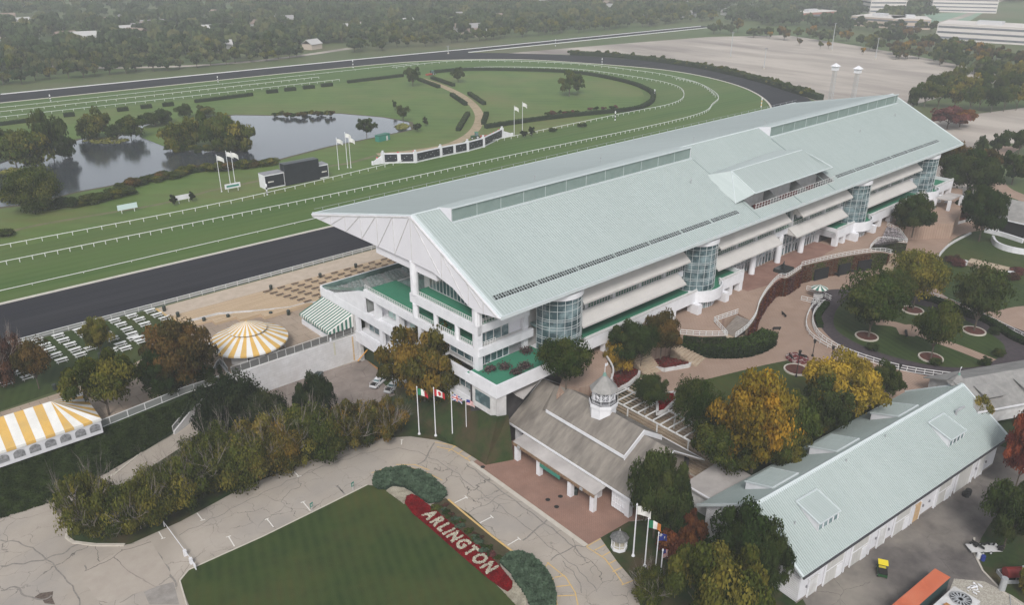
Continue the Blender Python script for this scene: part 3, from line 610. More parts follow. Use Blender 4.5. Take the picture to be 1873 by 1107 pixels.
# vent slots near the eave
k = 0
for x0 in list(np.arange(1.6, 74, 10.45)) + list(np.arange(118.5, 180, 10.45)):
    b = MB(); ya, yb = 3.2, 4.1
    slab(b, [(x0, ya, nz(ya) + .05), (x0 + 10.0, ya, nz(ya) + .05), (x0 + 10.0, yb, nz(yb) + .05), (x0, yb, nz(yb) + .05)], .1)
    v = b.build('roof_vent', [darkO], gr)
    b = MB()
    for q in np.arange(0, 9.8, .97): b.tube((x0 + q, ya, nz(ya) + .08), (x0 + q, yb, nz(yb) + .08), .018, n=3)
    for yy in (ya + .45,): b.tube((x0, yy, nz(yy) + .08), (x0 + 10.0, yy, nz(yy) + .08), .03, n=3)
    b.tube((x0 - .2, ya - .2, nz(ya - .2) + .08), (x0 + 9.9, ya - .2, nz(ya - .2) + .08), .1, n=4)
    b.build('vent_grille', [mintE], v)
# dormer
dm = MB(); e0, e1, er = 77.5, 115.5, 35.7
ef, eb = 6.0, 16.0
def dz(y): return er - (11 - y) * .52
dsl = lambda q: slab(dm, q, .25)
dsl([(e0 + 3.5, ef - 2.2, dz(ef - 2.2)), (e1 + .5, ef - 2.2, dz(ef - 2.2)), (e1 - 3, 11, er), (e0 + 3.8, 11, er)])
dsl([(e0 + 3.8, 11.02, er), (e1 - 3, 11.02, er), (e1 - 7, 17, er - .6), (e0 - .5, 15.6, er - 1.2)])
dm.face([(e0 + 3.8, 11, er), (e0 + 3.5, ef - 2.2, dz(ef - 2.2)), (e0 - 1.6, 5.5, nz(5.5) + .25), (e0 - .5, 15.6, er - 1.2)])
dm.face([(e1 - 3, 11, er), (e1 - 7, 17, er - .6), (e1 - 1.5, 12.5, nz(12.5)), (e1 + .5, ef - 2.2, dz(ef - 2.2))])
dmo = dm.build('dormer', [mintR], gr)
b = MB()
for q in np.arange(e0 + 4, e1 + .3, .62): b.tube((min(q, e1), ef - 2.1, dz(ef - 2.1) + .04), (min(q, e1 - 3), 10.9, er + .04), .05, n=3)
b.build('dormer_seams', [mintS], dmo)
b = MB(); b.tube((e0 + 3.5, ef - 2.2, dz(ef - 2.2)), (e1 + .5, ef - 2.2, dz(ef - 2.2)), .16, n=5); b.tube((e0 + 3.8, 11, er), (e1 - 3, 11, er), .16, n=5); b.tube((e0 + 3.8, 11, er), (e0 + 3.5, ef - 2.2, dz(ef - 2.2)), .13, n=5); b.tube((e1 - 3, 11, er), (e1 + .5, ef - 2.2, dz(ef - 2.2)), .13, n=5); b.tube((e0 + 3.8, 11, er), (e0 - 1.6, 5.5, nz(5.5) + .2), .12, n=5)
b.build('dormer_trim', [mintE], dmo)
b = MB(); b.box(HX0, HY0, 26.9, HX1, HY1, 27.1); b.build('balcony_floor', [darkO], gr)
b = MB(); b.box(HX0, 10.6, 27.1, HX1, 10.7, 32.3); b.build('balcony_wall', [darkI], gr)  # shade inside the opening put into dark floor, wall and partition colours
for q in (HX0 + .2, 91, 103, HX1 - .2):
    MB().prism([(HY0, 27.1), (HY0, nz(HY0)), (10.6, nz(10.5) - .1), (10.6, 27.1)], 'x', q - .15, q + .15).build('balcony_partition', [M('shade_toned_partition', (.16, .17, .17), rough=.7)], gr)
b = MB()
for q in np.arange(HX0 + .4, HX1, 1.2): b.box(q - .04, 2.6, 28.4, q + .04, 2.7, 29.9)
b.obox((HX0, 2.65, 29.85), (HX1, 2.65, 29.85), .09, .09); b.obox((HX0, 2.65, 29.2), (HX1, 2.65, 29.2), .06, .06); b.obox((HX0, 2.65, 28.5), (HX1, 2.65, 28.5), .12, .12)
b.build('balcony_railing', [whiteD], gr)
for q in (88, 97, 106):
    b = MB()
    for i in range(9): b.box(q - 4 + i, 5.2 + .25 * (i % 2), 27.1, q - 3.4 + i, 5.9 + .25 * (i % 2), 28.0)
    b.build('balcony_seats', [M('red_brown_seats', (.10, .03, .03), rough=.7)], gr)
# main body (inner block) and levels
MB().box(8, 7.4, 5.5, 188, 43.4, 18.2).build('wall', [whiteD], gr)
MB().box(4.2, 7.5, 18.3, 188, 27.5, 29.7).build('wall', [whiteD], gr)
MB().prism([(27.6, 18.3), (27.6, 23.6), (43.4, 18.0)], 'x', 8.2, 188).build('upper_seating', [M('teal_seating', (.09, .14, .13), (.22, .27, .26), scale=1.2, stretch=(3, 3, 1))], gr)
# --- end facade (x = 0)
def part(name, mat, *bx, parent=None):
    if name in ('pier', 'column', 'entrance_block', 'wall', 'base_wall', 'beam', 'sill') and len(bx) > 1:
        for q in bx: o = part(name, mat, q, parent=parent)
        return o
    b = MB()
    for q in bx: b.box(*q)
    return b.build(name, mat, parent or gr)
part('base_wall', whiteD, (0, 8, 0, 7.9, 36.5, 5.0), (.8, 36.5, 3.9, 7.9, 47.7, 5.0), (7, 36.5, 0, 7.9, 47.7, 3.9), (0, 36.5, 0, .8, 37.3, 4.6), (0, 46.9, 0, .8, 47.7, 4.6))
ga = part('garage_door', greyD, (1.6, 37.4, 0, 1.8, 46.8, 3.9)); part('door_ribs', whiteD, *[(1.55, 37.4, z_, 1.6, 46.8, z_ + .03) for z_ in (.8, 1.6, 2.4, 3.2)], parent=ga)
part('spandrel', white, (-.15, 5, 4.6, .6, 48.2, 7.2))
part('spandrel', white, (-.15, 5.6, 11.0, .6, 62.4, 13.0))
part('spandrel', white, (-.15, 6.6, 16.8, .6, 43.4, 18.5))
part('spandrel', white, (-.15, 5.9, 21.4, .6, 26.4, 23.3))
part('pier', white, *[(0, y - .6, 7.2, .7, y + .6, 11.0) for y in (47.4, 38, 30.5, 23, 15.5, 7)])
part('wall', whiteD, (2.2, 7, 7.2, 2.4, 47.9, 11.0), (1.8, 7, 13.0, 2.0, 17, 14.4))
def window(x, y0, y1, z0, z1, n, mat=glassD, axis='x', fm=whiteD):
    b = MB()
    if axis == 'x': b.box(x, y0, z0, x + .1, y1, z1)
    else: b.box(y0, x, z0, y1, x + .1, z1)
    w = b.build('window', [mat], gr); f = MB()
    for i in range(n + 1):
        q = y0 + (y1 - y0) * i / n
        if axis == 'x': f.box(x - .08, q - .07, z0, x, q + .07, z1)
        else: f.box(q - .07, x - .08, z0, q + .07, x, z1)
    for z in (z0, z1 - .08):
        if axis == 'x': f.box(x - .09, y0, z, x - .005, y1, z + .12)
        else: f.box(y0, x - .09, z, y1, x - .005, z + .12)
    f.build('window_frame', [fm], w); return w
window(1.9, 39.6, 45.6, 7.6, 10.9, 3); window(1.9, 32.3, 36.4, 7.6, 10.9, 2); window(1.9, 24.5, 29, 7.6, 10.9, 2); window(1.9, 9, 14, 7.6, 10.9, 3)
part('sill', white, (.6, 5, 7.2, 2.2, 47.9, 7.35))
# upper windows band 13 - 16.8
part('pier', white, *[(0, y - .55, 13.0, 1.2, y + .55, 16.8) for y in (39.4, 31.4, 23.9)])
part('wall', whiteP, (2.6, 17.5, 13, 2.8, 43.2, 16.8)); part('sill', white, (.6, 17, 13.0, 2.6, 43, 13.15))
for ya, yb in ((32.3, 38.2), (24.9, 30.4), (18.2, 23)): window(2.3, ya, yb, 13.3, 16.6, 3, curtain)
# raked seating side wall and tiers
MB().prism([(43.4, 13), (43.4, 17.9), (46, 17.3), (57.5, 13)], 'x', -.1, .3).build('raked_wall', [white], gr)
b = MB()
for i in range(9): b.box(.6, 43.5 + i * 1.9, 12, 40, 45.4 + i * 1.9, 17.4 - i * .6)
b.build('seating_tiers', [M('tier_concrete', (.20, .21, .20), (.27, .28, .27), scale=.8)], gr)
b = MB()
for i in range(9):
    for j in range(38):
        if (j * 7 + i * 3) % 5: b.box(1.5 + j, 44 + i * 1.9, 17.4 - i * .6, 2.1 + j, 44.5 + i * 1.9, 18.1 - i * .6)
b.build('seats', [M('grey_green_seats', (.10, .15, .14), (.30, .32, .31), scale=1.5)], gr, kind='stuff')
b = MB(); b.obox((.2, 61.8, 12.2), (40, 61.8, 12.2), .06, 1.3); b.obox((.25, 43.6, 17.9), (.25, 46.5, 17.2), .05, .9); b.obox((.25, 46.5, 17.1), (.25, 61.8, 12.6), .05, .6)
b.build('glass_railing', [glassT], gr); b = MB(); b.obox((-.1, 62.1, 13.0), (40, 62.1, 13.0), .5, .45); b.obox((-.1, 62.1, 5.5), (40, 62.1, 5.5), .4, 7.5); b.build('track_side_parapet', [white], gr)
# decks
part('deck', greenF, (.6, 7.2, 18.28, 8, 43.3, 18.36)); part('deck', greenF, (.6, 6.2, 23.2, 6, 26.2, 23.36))
part('deck_soffit', whiteD, (.6, 7.2, 16.9, 8, 43.3, 18.27), (.6, 6.2, 21.5, 6, 26.2, 23.19))
MB().prism([(25.9, 18.4), (25.9, 23.2), (31.5, 19.7), (31.5, 18.4)], 'x', 3.9, 4.1).build('stair_wall', [whiteP], gr)
part('inner_wall', whiteP, (7.4, 7.3, 18.4, 7.6, 31, 21.4), (6.2, 11, 18.4, 6.4, 11.2, 18.5))
window(4.05, 11.5, 25.5, 23.4, 27.8, 13, glassD); window(7.2, 10, 30, 18.5, 21.2, 9, glassD); 
part('beam', whiteP, (.3, 18, 28.1, 4.6, 38, 30.0))
# columns
def column(x, y, z0, z1, r=.62): MB().cyl(x, y, z0, z1, r, n=14).build('column', [white], gr, smooth=False)
column(.25, 25.1, 18.4, 21.4); column(.25, 25.1, 23.3, 30.1, .8); column(.25, 6.4, 23.3, 26.6); 
part('column', white, (-.2, 5.9, 10.7, .9, 7.0, 26.7))
for y in (18.7, 12.3): column(.3, y, 18.4, 21.4, .5)
def railing(pts, h=1., label='railing', step=1.4, mat=None, parent=None):
    b = MB()
    for a, c in zip(pts, pts[1:]):
        a = Vector(a); c = Vector(c); b.obox(a + Vector((0, 0, h - .06)), c + Vector((0, 0, h - .06)), .07, .07); b.obox(a + Vector((0, 0, .1)), c + Vector((0, 0, .1)), .05, .05); b.obox(a + Vector((0, 0, h * .55)), c + Vector((0, 0, h * .55)), .035, .035)
        n = max(1, int((c - a).length / step))
        for i in range(n + 1): p = a.lerp(c, i / n); b.box(p.x - .035, p.y - .035, p.z, p.x + .035, p.y + .035, p.z + h)
    return b.build('railing', [mat or railW], parent or gr)
railing([(.2, 43.3, 18.5), (.2, 7, 18.5)], 1.0, step=.6); railing([(.2, 26.2, 23.3), (.2, 6.4, 23.3), (6, 6.1, 23.3)], 1.0, step=.6)
# near-left corner storeys (front y ~ 6), x 0..12.5
part('corner_wall', whiteP, (0, 7.4, 13.6, 12.5, 7.6, 29)); part('spandrel', white, (-.1, 5.9, 21.8, 12.3, 6.5, 23.3)); part('spandrel', white, (-.1, 5.6, 17.3, 13, 6.3, 18.9))
part('ledge', whiteD, (0, 6.3, 18.5, 12.8, 7.4, 18.7)); part('spandrel', white, (0, 6.5, 25.9, 12.3, 7, 26.8)); part('pier', white, (11.4, 6.4, 14.4, 12.4, 7.3, 26))
window(7.2, .9, 8.2, 18.7, 21.7, 4, axis='y'); window(7.2, .9, 8.2, 14.5, 17.2, 5, axis='y', fm=white); window(7.2, 1, 11, 23.4, 25.8, 6, axis='y')
window(1.2, 7.4, 15.8, 14.5, 17.1, 4); railing([(.2, 6.0, 18.9), (4, 6.0, 18.9)], 1.0, step=.6)
# corner terrace (green) stepping forward
part('terrace', white, (-2.2, -1.4, 12.8, 19, 7.2, 14.45)); part('terrace_floor', greenF, (-1.8, -1.0, 14.46, 13.6, 7.1, 14.52))
part('parapet', white, (-2.3, -1.5, 12.9, 12, -1.1, 15.4), (-2.3, -1.1, 12.9, -1.9, 5.8, 15.4))
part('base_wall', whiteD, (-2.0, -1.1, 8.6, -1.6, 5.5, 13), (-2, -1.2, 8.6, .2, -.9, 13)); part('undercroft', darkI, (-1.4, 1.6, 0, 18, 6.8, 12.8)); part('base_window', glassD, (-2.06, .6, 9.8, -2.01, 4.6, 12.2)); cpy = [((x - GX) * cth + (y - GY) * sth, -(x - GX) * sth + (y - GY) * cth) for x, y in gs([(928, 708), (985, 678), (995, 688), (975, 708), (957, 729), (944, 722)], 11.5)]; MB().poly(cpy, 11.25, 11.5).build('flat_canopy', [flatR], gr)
for q in ((1.5, 4.6), (4, 3.4), (6.8, 1.2), (4.2, .6), (11, 5.4), (12.6, 2.4)):
    cc = np.array([q[0], q[1], 15.1]) + rng.normal(size=(260, 3)) * (.55, .5, .25)
    leafmesh('terrace_shrub', cc, np.full(260, .28), foliage('heather_leaves', (.05, .035, .04), (.16, .12, .11), rnd=.1), rng, .6, rng.random(260), parent=gr)
# front terrace from tower to tower
segs = ((20.5, 57, 1), (65.5, 74.8, 1), (117.9, 127, 1), (135.7, 171, 1), (178.5, 191.5, 0))
for xa, xb, _ in segs:
    part('terrace', white, (xa, .7, 12.9, xb, 7.3, 14.45)); part('terrace_floor', greenF, (xa, 1.0, 14.46, xb, 7.3, 14.54)); part('parapet', white, (xa, .4, 12.9, xb, .8, 15.5), *(((xa, .8, 12.9, xa + .4, 5, 15.5),) if xa in (20.5, 117.9) else ()), *(((xb - .4, .8, 12.9, xb, 6, 15.5),) if xb in (74.8, 191.5) else ()))
    part('coping', whiteD, (xa, .3, 15.5, xb, .9, 15.62))
    n = max(2, round((xb - xa) / 7.3)); 
    for i in range(n + 1):
        q = xa + .7 + (xb - xa - 1.4) * i / n; part('pier', white, (q - .65, .45, PL, q + .65, 1.75, 12.9))
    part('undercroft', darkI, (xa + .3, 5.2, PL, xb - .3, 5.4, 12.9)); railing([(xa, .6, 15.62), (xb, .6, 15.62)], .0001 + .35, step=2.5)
part('entrance_block', white, (70.5, 5.4, PL, 75, 7.3, 12.9), (117.7, 5.4, PL, 120, 7.3, 12.9))
# facade between the towers
towers = (18.4, 61.3, 131.5, 174.5)
for xa, xb in ((22.5, 57.2), (65.5, 127.3), (135.8, 170.5)):
    part('deck', greenF, (xa, 4.6, 18.7, xb, 7.4, 18.95)); part('spandrel', white, (xa, 4.3, 17.9, xb, 4.7, 19.2)); railing([(xa, 4.5, 19.2), (xb, 4.5, 19.2)], 1.1, step=.8)
    part('spandrel', white, (xa, 4.5, 24.0, xb, 4.9, 26.4))
    q = xa + 4
    while q < xb: 
        part('column', white, (q - .35, 4.9, 19, q + .35, 5.6, 24.2)); 
        q += 8.1
    for za, zb in ((19.0, 23.6), (14.6, 17.9)):
        if (xa, za) == (65.5, 14.6): continue
        window(7.3, xa, xb, za, zb, int((xb - xa) / 2.2), axis='y')
def canopy(xa, xb, zt, zb, y0=4.25, y1=1.7):
    b = MB(); slab(b, [(xa, y1, zb), (xb, y1, zb), (xb, y0, zt), (xa, y0, zt)], .18)
    b.face([(xa, y1, zb), (xa, y0, zt), (xa, y0, zb)]); b.face([(xb, y1, zb), (xb, y0, zb), (xb, y0, zt)])
    b.box(xa, y1 - .05, zb - .35, xb, y1 + .05, zb - .02)
    c = b.build('canopy', [canopyM], gr); d = MB()
    for q in np.arange(xa + 3, xb, 8.1): d.box(q - .3, 4.3, zb - 1.5, q + .3, 4.9, zb + .2)
    d.build('canopy_bracket', [white], c)
for xa, xb, lv in ((22.3, 55.2, 0), (22.3, 54.4, 1), (66.2, 95.5, 0), (66, 92.5, 1), (100.6, 126, 0), (99.0, 125, 1), (136.2, 168.5, 0), (136.2, 167, 1)):
    canopy(xa, xb, *((24.5, 22.6) if lv == 0 else (19.3, 17.6)))
# entrance atrium
part('atrium_wall', whiteD, (75, 7.0, 17.2, 118, 7.2, 18.6))
w = MB().box(75, 6.6, PL, 118, 6.75, 17.9).build('atrium_glass', [glassG], gr); f = MB()
for q in np.arange(75, 118.1, 1.55): f.box(q - .06, 6.45, PL, q + .06, 6.6, 17.9)
for z in (13.1, 13.5, 15.3, 15.7, 17.6): f.box(75, 6.44, z, 118, 6.59, z + .1)
f.build('glazing_bars', [white], w)
for q in (79, 88, 97, 106, 112):
    d = MB()
    for i in range(4):
        for e in (0, 1.25): d.box(q + i * 1.35 + e, 6.2, PL, q + i * 1.35 + e + .1, 6.42, 13.0)
        d.box(q + i * 1.35, 6.2, 12.9, q + i * 1.35 + 1.35, 6.42, 13.02)
    d.build('entrance_doors', [white], gr)
for q in (85, 96.5, 107.5): column(q, 4.6, PL, 17.9, .75)
# glass towers
def tower(cx, r=4.75, cy=5.0, zb=14.5, low=False):
    n = 22; aa = [math.pi * .97 + (math.pi * 1.06) * i / n for i in range(n + 1)]
    def pt(a, rr): return (cx + rr * math.cos(a), cy + rr * math.sin(a))
    zz0 = PL if low else zb
    outl = [pt(a, r) for a in aa] + [(cx + r, 7.5), (cx - r, 7.5)]
    g = MB()
    for p, q in zip(outl[:n], outl[1:n + 1]): g.face([(*p, zz0), (*q, zz0), (*q, 25.2), (*p, 25.2)])
    g.poly([(cx + (x - cx) * .97, cy + (y - cy) * .97) for x, y in outl], zz0, zz0 + .1)
    gt = g.build('glass_tower', [glassG], gr); f = MB()
    for i in range(0, n + 1, 2): f.tube((*pt(aa[i], r + .06), zz0), (*pt(aa[i], r + .06), 25.2), .05, n=4)
    for z in [24.3, 23.0, 21.3, 20.9, 19.7, 19.2, 17.6, 17.2, 16.0, 14.7] + ([13.0, 12.2, 11] if low else []):
        for p, q in zip(aa, aa[1:]): f.tube((*pt(p, r + .08), z), (*pt(q, r + .08), z), .045, n=4)
    f.build('glazing_bars', [palePole], gt)
    sl = MB()
    for z in (18.75, 23.35): sl.poly([(cx + (x - cx) * .96, cy + (y - cy) * .96) for x, y in outl], z, z + .5)
    sl.build('floor_slab', [M('floor_slab_teal', (.22, .30, .30), rough=.5)], gt)
    c = MB().poly([(cx + (x - cx) * 1.06, cy + (y - cy) * 1.06) for x, y in outl], 25.2, 26.25).build('tower_cap', [white], gt)
    MB().poly([(cx + (x - cx) * .99, cy + (y - cy) * .99) for x, y in outl], 26.26, 26.3).build('tower_roof', [M('brown_gravel_roof', (.20, .165, .14), (.27, .23, .20), scale=1.)], c)
    if not low:
        R2 = 6.6; a2 = [math.pi * 1.16 + (math.pi * .68) * i / 18 for i in range(19)]
        o2 = [pt(a, R2) for a in a2]; b_ = MB().poly(o2 + [(cx + 5.5, 6), (cx - 5.5, 6)], 12.9, 14.5); b_.build('bay_terrace', [white], gt)
        MB().poly([pt(a, R2 - .4) for a in a2] + [(cx + 5, 6), (cx - 5, 6)], 14.51, 14.56).build('bay_floor', [greenF], gt)
        p_ = MB()
        for p, q in zip(o2, o2[1:]): p_.obox((*p, 12.9), (*q, 12.9), .35, 2.6)
        p_.build('bay_parapet', [white], gt)
        e = MB()
        a3 = [math.pi * 1.25 + (math.pi * .5) * i / 12 for i in range(13)]
        for p, q in zip(a3, a3[1:]): e.obox((*pt(p, 5.), PL), (*pt(q, 5.), PL), .1, 2.3)
        e.build('bay_glass', [glassD], gt); e = MB()
        for a in a3[::1]: e.box(*[v - .06 for v in pt(a, 5.12)], PL, *[v + .06 for v in pt(a, 5.12)], 13.0)
        e.box(cx - .9, -.15, PL, cx - .78, .1, 13); e.box(cx + .78, -.15, PL, cx + .9, .1, 13)
        e.build('bay_frame', [white], gt)
        for s in (-1, 1): MB().box(cx + s * 5.1 - .7, -1.2, PL, cx + s * 5.1 + .7, .8, 12.9).build('pier', [white], gt)
for i, cx in enumerate(towers): tower(cx, low=(i == 0))
# end awning over the green kiosk
def stripes(b, A, B_, C_, D, n, t=0):
    """quad A-B (top) D-C (bottom) cut into n stripes with alternating material"""
    A, B_, C_, D = map(Vector, (A, B_, C_, D))
    for i in range(n):
        b.m((i + t) % 2); b.face([D.lerp(C_, i / n), D.lerp(C_, (i + 1) / n), A.lerp(B_, (i + 1) / n), A.lerp(B_, i / n)])
    b.m(0); return b
b = MB(); T0, T1, B0, B1 = (-.2, 61.5, 10.9), (-.2, 48.6, 10.9), (-6.3, 61.5, 8.6), (-6.3, 48.6, 8.6)
stripes(b, T0, T1, B1, B0, 26)
for i in range(26):
    b.m(i % 2); y0 = 61.5 - 12.9 * i / 26; y1 = 61.5 - 12.9 * (i + 1) / 26; b.face([(-6.3, y0, 8.6), (-6.3, y0, 8.0), (-6.3, y1, 8.0), (-6.3, y1, 8.6)])
for i in range(12):
    b.m(i % 2); xa = -6.3 + 6.1 * i / 12; xb = -6.3 + 6.1 * (i + 1) / 12; za = 8.6 + 2.3 * i / 12; zb_ = 8.6 + 2.3 * (i + 1) / 12
    b.face([(xa, 48.6, 8.0), (xb, 48.6, 8.0), (xb, 48.6, zb_), (xa, 48.6, za)])
aw = b.build('striped_awning', [awnG, tentW], gr)
part('kiosk', M('teal_kiosk', (.12, .24, .215), rough=.6), (-5.6, 49.2, 6.05, -.1, 61, 7.1)); part('kiosk_glass', glassT, (-5.5, 49.3, 7.1, -5.4, 61, 8.6), (-5.5, 49.3, 7.1, -.2, 49.4, 8.6)); part('kiosk_counter', white, (-6.1, 48.9, 6.05, -5.7, 61.2, 7.05), *[(-6.0, y, 7.05, -5.88, y + .12, 8.6) for y in (49, 53, 57, 61)])
part('end_wall', whiteD, (-.1, 48.2, 5.9, .6, 62.4, 11))
# little rooftop things
for i, (x, y) in enumerate(((70, 14), (36, 30), (92, 30), (150, 14), (176, 16), (120, 27), (60, 33))):
    z = nz(y) if y < 24.4 else fz(y); b = MB().cyl(x, y, z - .1, z + .9, .09, n=6); b.cyl(x, y, z + .9, z + 1.1, .2, n=6)
    b.build('roof_pipe', [galv], roofo)
# ------------------------------------------------------------------ gatehouse
gh = thing('gatehouse', 'gatehouse with weathered brown shingle roof and a white cupola', 'gatehouse', (81.3, 65.5, 0))
# local: x 0 front eave .. 17.4 rear eave, y 0 (right gable) .. 31 (left gable)
ez, rz_ = 4.75, 10.4; sl = (rz_ - ez) / 8.7
def gz(x): return ez + sl * x if x < 8.7 else rz_ - sl * (x - 8.7)
b = MB()
slab(b, [(0, 31, ez), (0, 0, ez), (8.7, 0, rz_), (8.7, 31, rz_)], .35); slab(b, [(8.7, 31, rz_), (8.7, 0, rz_), (17.4, 0, ez), (17.4, 31, ez)], .35)
ro = b.build('roof', [shing], gh)
b = MB(); u = .95
slab(b, [(4.1, 25, gz(4.1) + u), (4.1, 6.3, gz(4.1) + u), (8.7, 6.3, rz_ + u), (8.7, 23.4, rz_ + u)], .3); slab(b, [(8.7, 23.4, rz_ + u), (8.7, 6.3, rz_ + u), (13.5, 6.3, gz(13.5) + u), (13.5, 25, gz(13.5) + u)], .3)
b.face([(4.1, 25, gz(4.1) + u), (8.7, 23.4, rz_ + u), (8.7, 27.5, rz_ + .05), (4.1, 26, gz(4.1) + .3)])
b.face([(8.7, 23.4, rz_ + u), (13.5, 25, gz(13.5) + u), (13.5, 26, gz(13.5) + .3), (8.7, 27.5, rz_ + .05)])
b.build('raised_roof', [shing], ro)
b = MB(); b.obox((4.05, 25, gz(4.1) + .3), (4.05, 6.3, gz(4.1) + .3), .12, .6); b.obox((4.1, 6.25, gz(4.1) + .4), (8.7, 6.25, rz_ + .4), .12, .0) 
b.prism([(4.1, gz(4.1)), (4.1, gz(4.1) + u), (8.7, rz_ + u), (13.5, gz(13.5) + u), (13.5, gz(13.5)), (8.7, rz_)], 'y', 6.15, 6.3)
b.obox((-.12, 0, ez - .3), (-.12, 31, ez - .3), .2, .32); b.tube((-.1, 0, ez), (8.7, 0, rz_ + .05), .12, n=5); b.tube((8.7, 0, rz_ + .05), (17.4, 0, ez), .12, n=5); b.tube((0, 31, ez), (8.7, 31, rz_ + .05), .12, n=5); b.tube((8.7, 31, rz_), (17.4, 31, ez), .12, n=5); b.obox((17.5, 0, ez - .3), (17.5, 31, ez - .3), .2, .32)
b.build('roof_trim', [white], ro)
MB().prism([(3.3, 0), (3.3, ez), (8.7, rz_ - .6), (14, ez), (14, 0)], 'y', 29.2, 29.4).build('gable_wall', [whiteD], gh)
MB().prism([(3.3, 0), (3.3, gz(3.3) - .45), (8.7, rz_ - .45), (14, gz(14) - .45), (14, 0)], 'y', 1.6, 1.8).build('gable_wall', [M('brown_gable', (.22, .19, .16), rough=.8)], gh)
MB().box(7, 2, 0, 16, 29, 4.6).build('wall', [darkI], gh); MB().box(3.5, 1.8, 0, 7, 5, 4.4).build('wall', [whiteD], gh)
for y in (2.3, 9, 16, 23, 29.3): MB().box(.9, y - .45, 0, 1.8, y + .45, ez + .2).build('column', [white], gh)
# lean-to canopy
b = MB(); slab(b, [(-2.6, 26.3, 3.75), (-2.6, 6.2, 3.75), (.4, 6.2, 4.35), (.4, 26.3, 4.35)], .18); ca = b.build('canopy', [flatR], gh)
b = MB(); b.obox((-2.68, 6.2, 3.2), (-2.68, 26.3, 3.2), .14, .5)
for y in np.arange(6.4, 26.3, .8): b.box(-2.95, y, 3.3, -2.7, y + .14, 3.42)
b.build('canopy_edge', [M('brown_timber_edge', (.16, .10, .06), (.24, .16, .10), scale=2)], ca)
for y in (25.6, 19.8, 12.1, 6.9): MB().box(-2.5, y - .42, 0, -1.66, y + .42, 3.6).build('column', [white], gh)
MB().box(-2.86, 14, 2.5, -2.78, 19, 3.2).build('green_sign', [signG], gh)
for y in (24.5, 9): MB().box(-2.98, y - .3, 3.3, -2.8, y + .3, 3.75).build('flood_light', [galv], gh)
b = MB()
for y0, y1 in ((2.8, 5.6),):
    for z in (.3, 1.3, 2.3, 3.3): b.box(.86, y0, z, .98, y1, z + .1)
    for y in np.arange(y0, y1 + .1, .55): b.box(.86, y - .05, .3, .98, y + .05, 3.4)
b.box(.95, 2.8, .2, 1.0, 5.6, 3.4); b.build('lattice_window', [white], gh)
# cupola
def cupola(loc, parent, s=1., tag_=None):
    cp = thing('cupola', 'x', 'x', loc) if parent is None else bpy.data.objects.new('cupola', None)
    if parent is not None: col.objects.link(cp); cp.parent = parent; cp.location = loc
    a0 = R(22.5 + 8)
    def B(name, mt, *cy):
        m_ = MB()
        for (z0, z1, r0, r1) in cy: m_.cyl(0, 0, z0 * s, z1 * s, r0 * s, r1 * s, n=8, a0=a0)
        return m_.build(name, mt, cp)
    B('cupola_base', [white], (-1.5, .9, 2.05, 2.05), (.9, 1.5, 2.25, 2.25))
    B('cupola_core', [M('cupola_dark_glass', (.10, .105, .115), (.25, .25, .27), scale=2, rough=.3)], (1.5, 3.6, 1.5, 1.5))
    m_ = MB()
    for i in range(8):
        a = a0 + math.pi / 4 * i; c = a + math.pi / 4; p = [1.68 * s * math.cos(a), 1.68 * s * math.sin(a)]; q = [1.68 * s * math.cos(c), 1.68 * s * math.sin(c)]
        m_.tube((*p, 1.5 * s), (*p, 3.7 * s), .13 * s, n=4); m_.tube((*p, 2.1 * s), (*q, 3.4 * s), .045 * s, n=3); m_.tube((*q, 2.1 * s), (*p, 3.4 * s), .045 * s, n=3)
        for z in (2.1, 3.4, 2.75): m_.tube((*p, z * s), (*q, z * s), .05 * s, n=3)
        mid = ((p[0] + q[0]) / 2, (p[1] + q[1]) / 2); m_.tube((*mid, 2.1 * s), (*mid, 3.4 * s), .045 * s, n=3)
    m_.build('cupola_frame', [white], cp); m_ = MB()
    for i in range(8):
        a = a0 + math.pi / 4 * i; c = a + math.pi / 4; p = [2.1 * s * math.cos(a), 2.1 * s * math.sin(a)]; q = [2.1 * s * math.cos(c), 2.1 * s * math.sin(c)]
        for z in (1.6, 2.2): m_.tube((*p, z * s), (*q, z * s), .04 * s, n=3)
        for t in np.arange(0, 1, .12): x = p[0] + (q[0] - p[0]) * t; y = p[1] + (q[1] - p[1]) * t; m_.tube((x, y, 1.5 * s), (x, y, 2.2 * s), .025 * s, n=3)
    m_.build('cupola_railing', [blackM], cp)
    B('cupola_roof', [shingG], (3.65, 5.85, 2.25, .28)); B('cupola_finial', [M('verdigris', (.15, .26, .22), rough=.6)], (5.8, 6.3, .32, .2))
    m_ = MB().tube((0, 0, 6.2 * s), (0, 0, 7.9 * s), .045 * s, n=5).m(0); m_.box(0, -.02, 7.35 * s, .55 * s, .02, 7.8 * s); m_.build('weather_vane', [white], cp)
    return cp
cupola((8.7, 15.6, rz_ + .6), gh, 1.13)
# flat building between the gatehouse and the barn
fb = thing('flat_roof_annex', 'low annex with a grey flat roof between the gatehouse and the barn', 'building', (92, 58, 0))
MB().box(0, -7, 0, 9, 5.5, 3.7).build('wall', [whiteD], fb); MB().box(-.5, -8, 3.7, 10, 6.2, 4.0).build('flat_roof', [flatR], fb); MB().box(-.6, -1, 4.0, -.3, 6.2, 4.2).build('roof_edge', [white], fb)
MB().tube((-.5, -1, 4.05), (10, -1, 4.05), .08).build('roof_seam', [whiteD], fb)
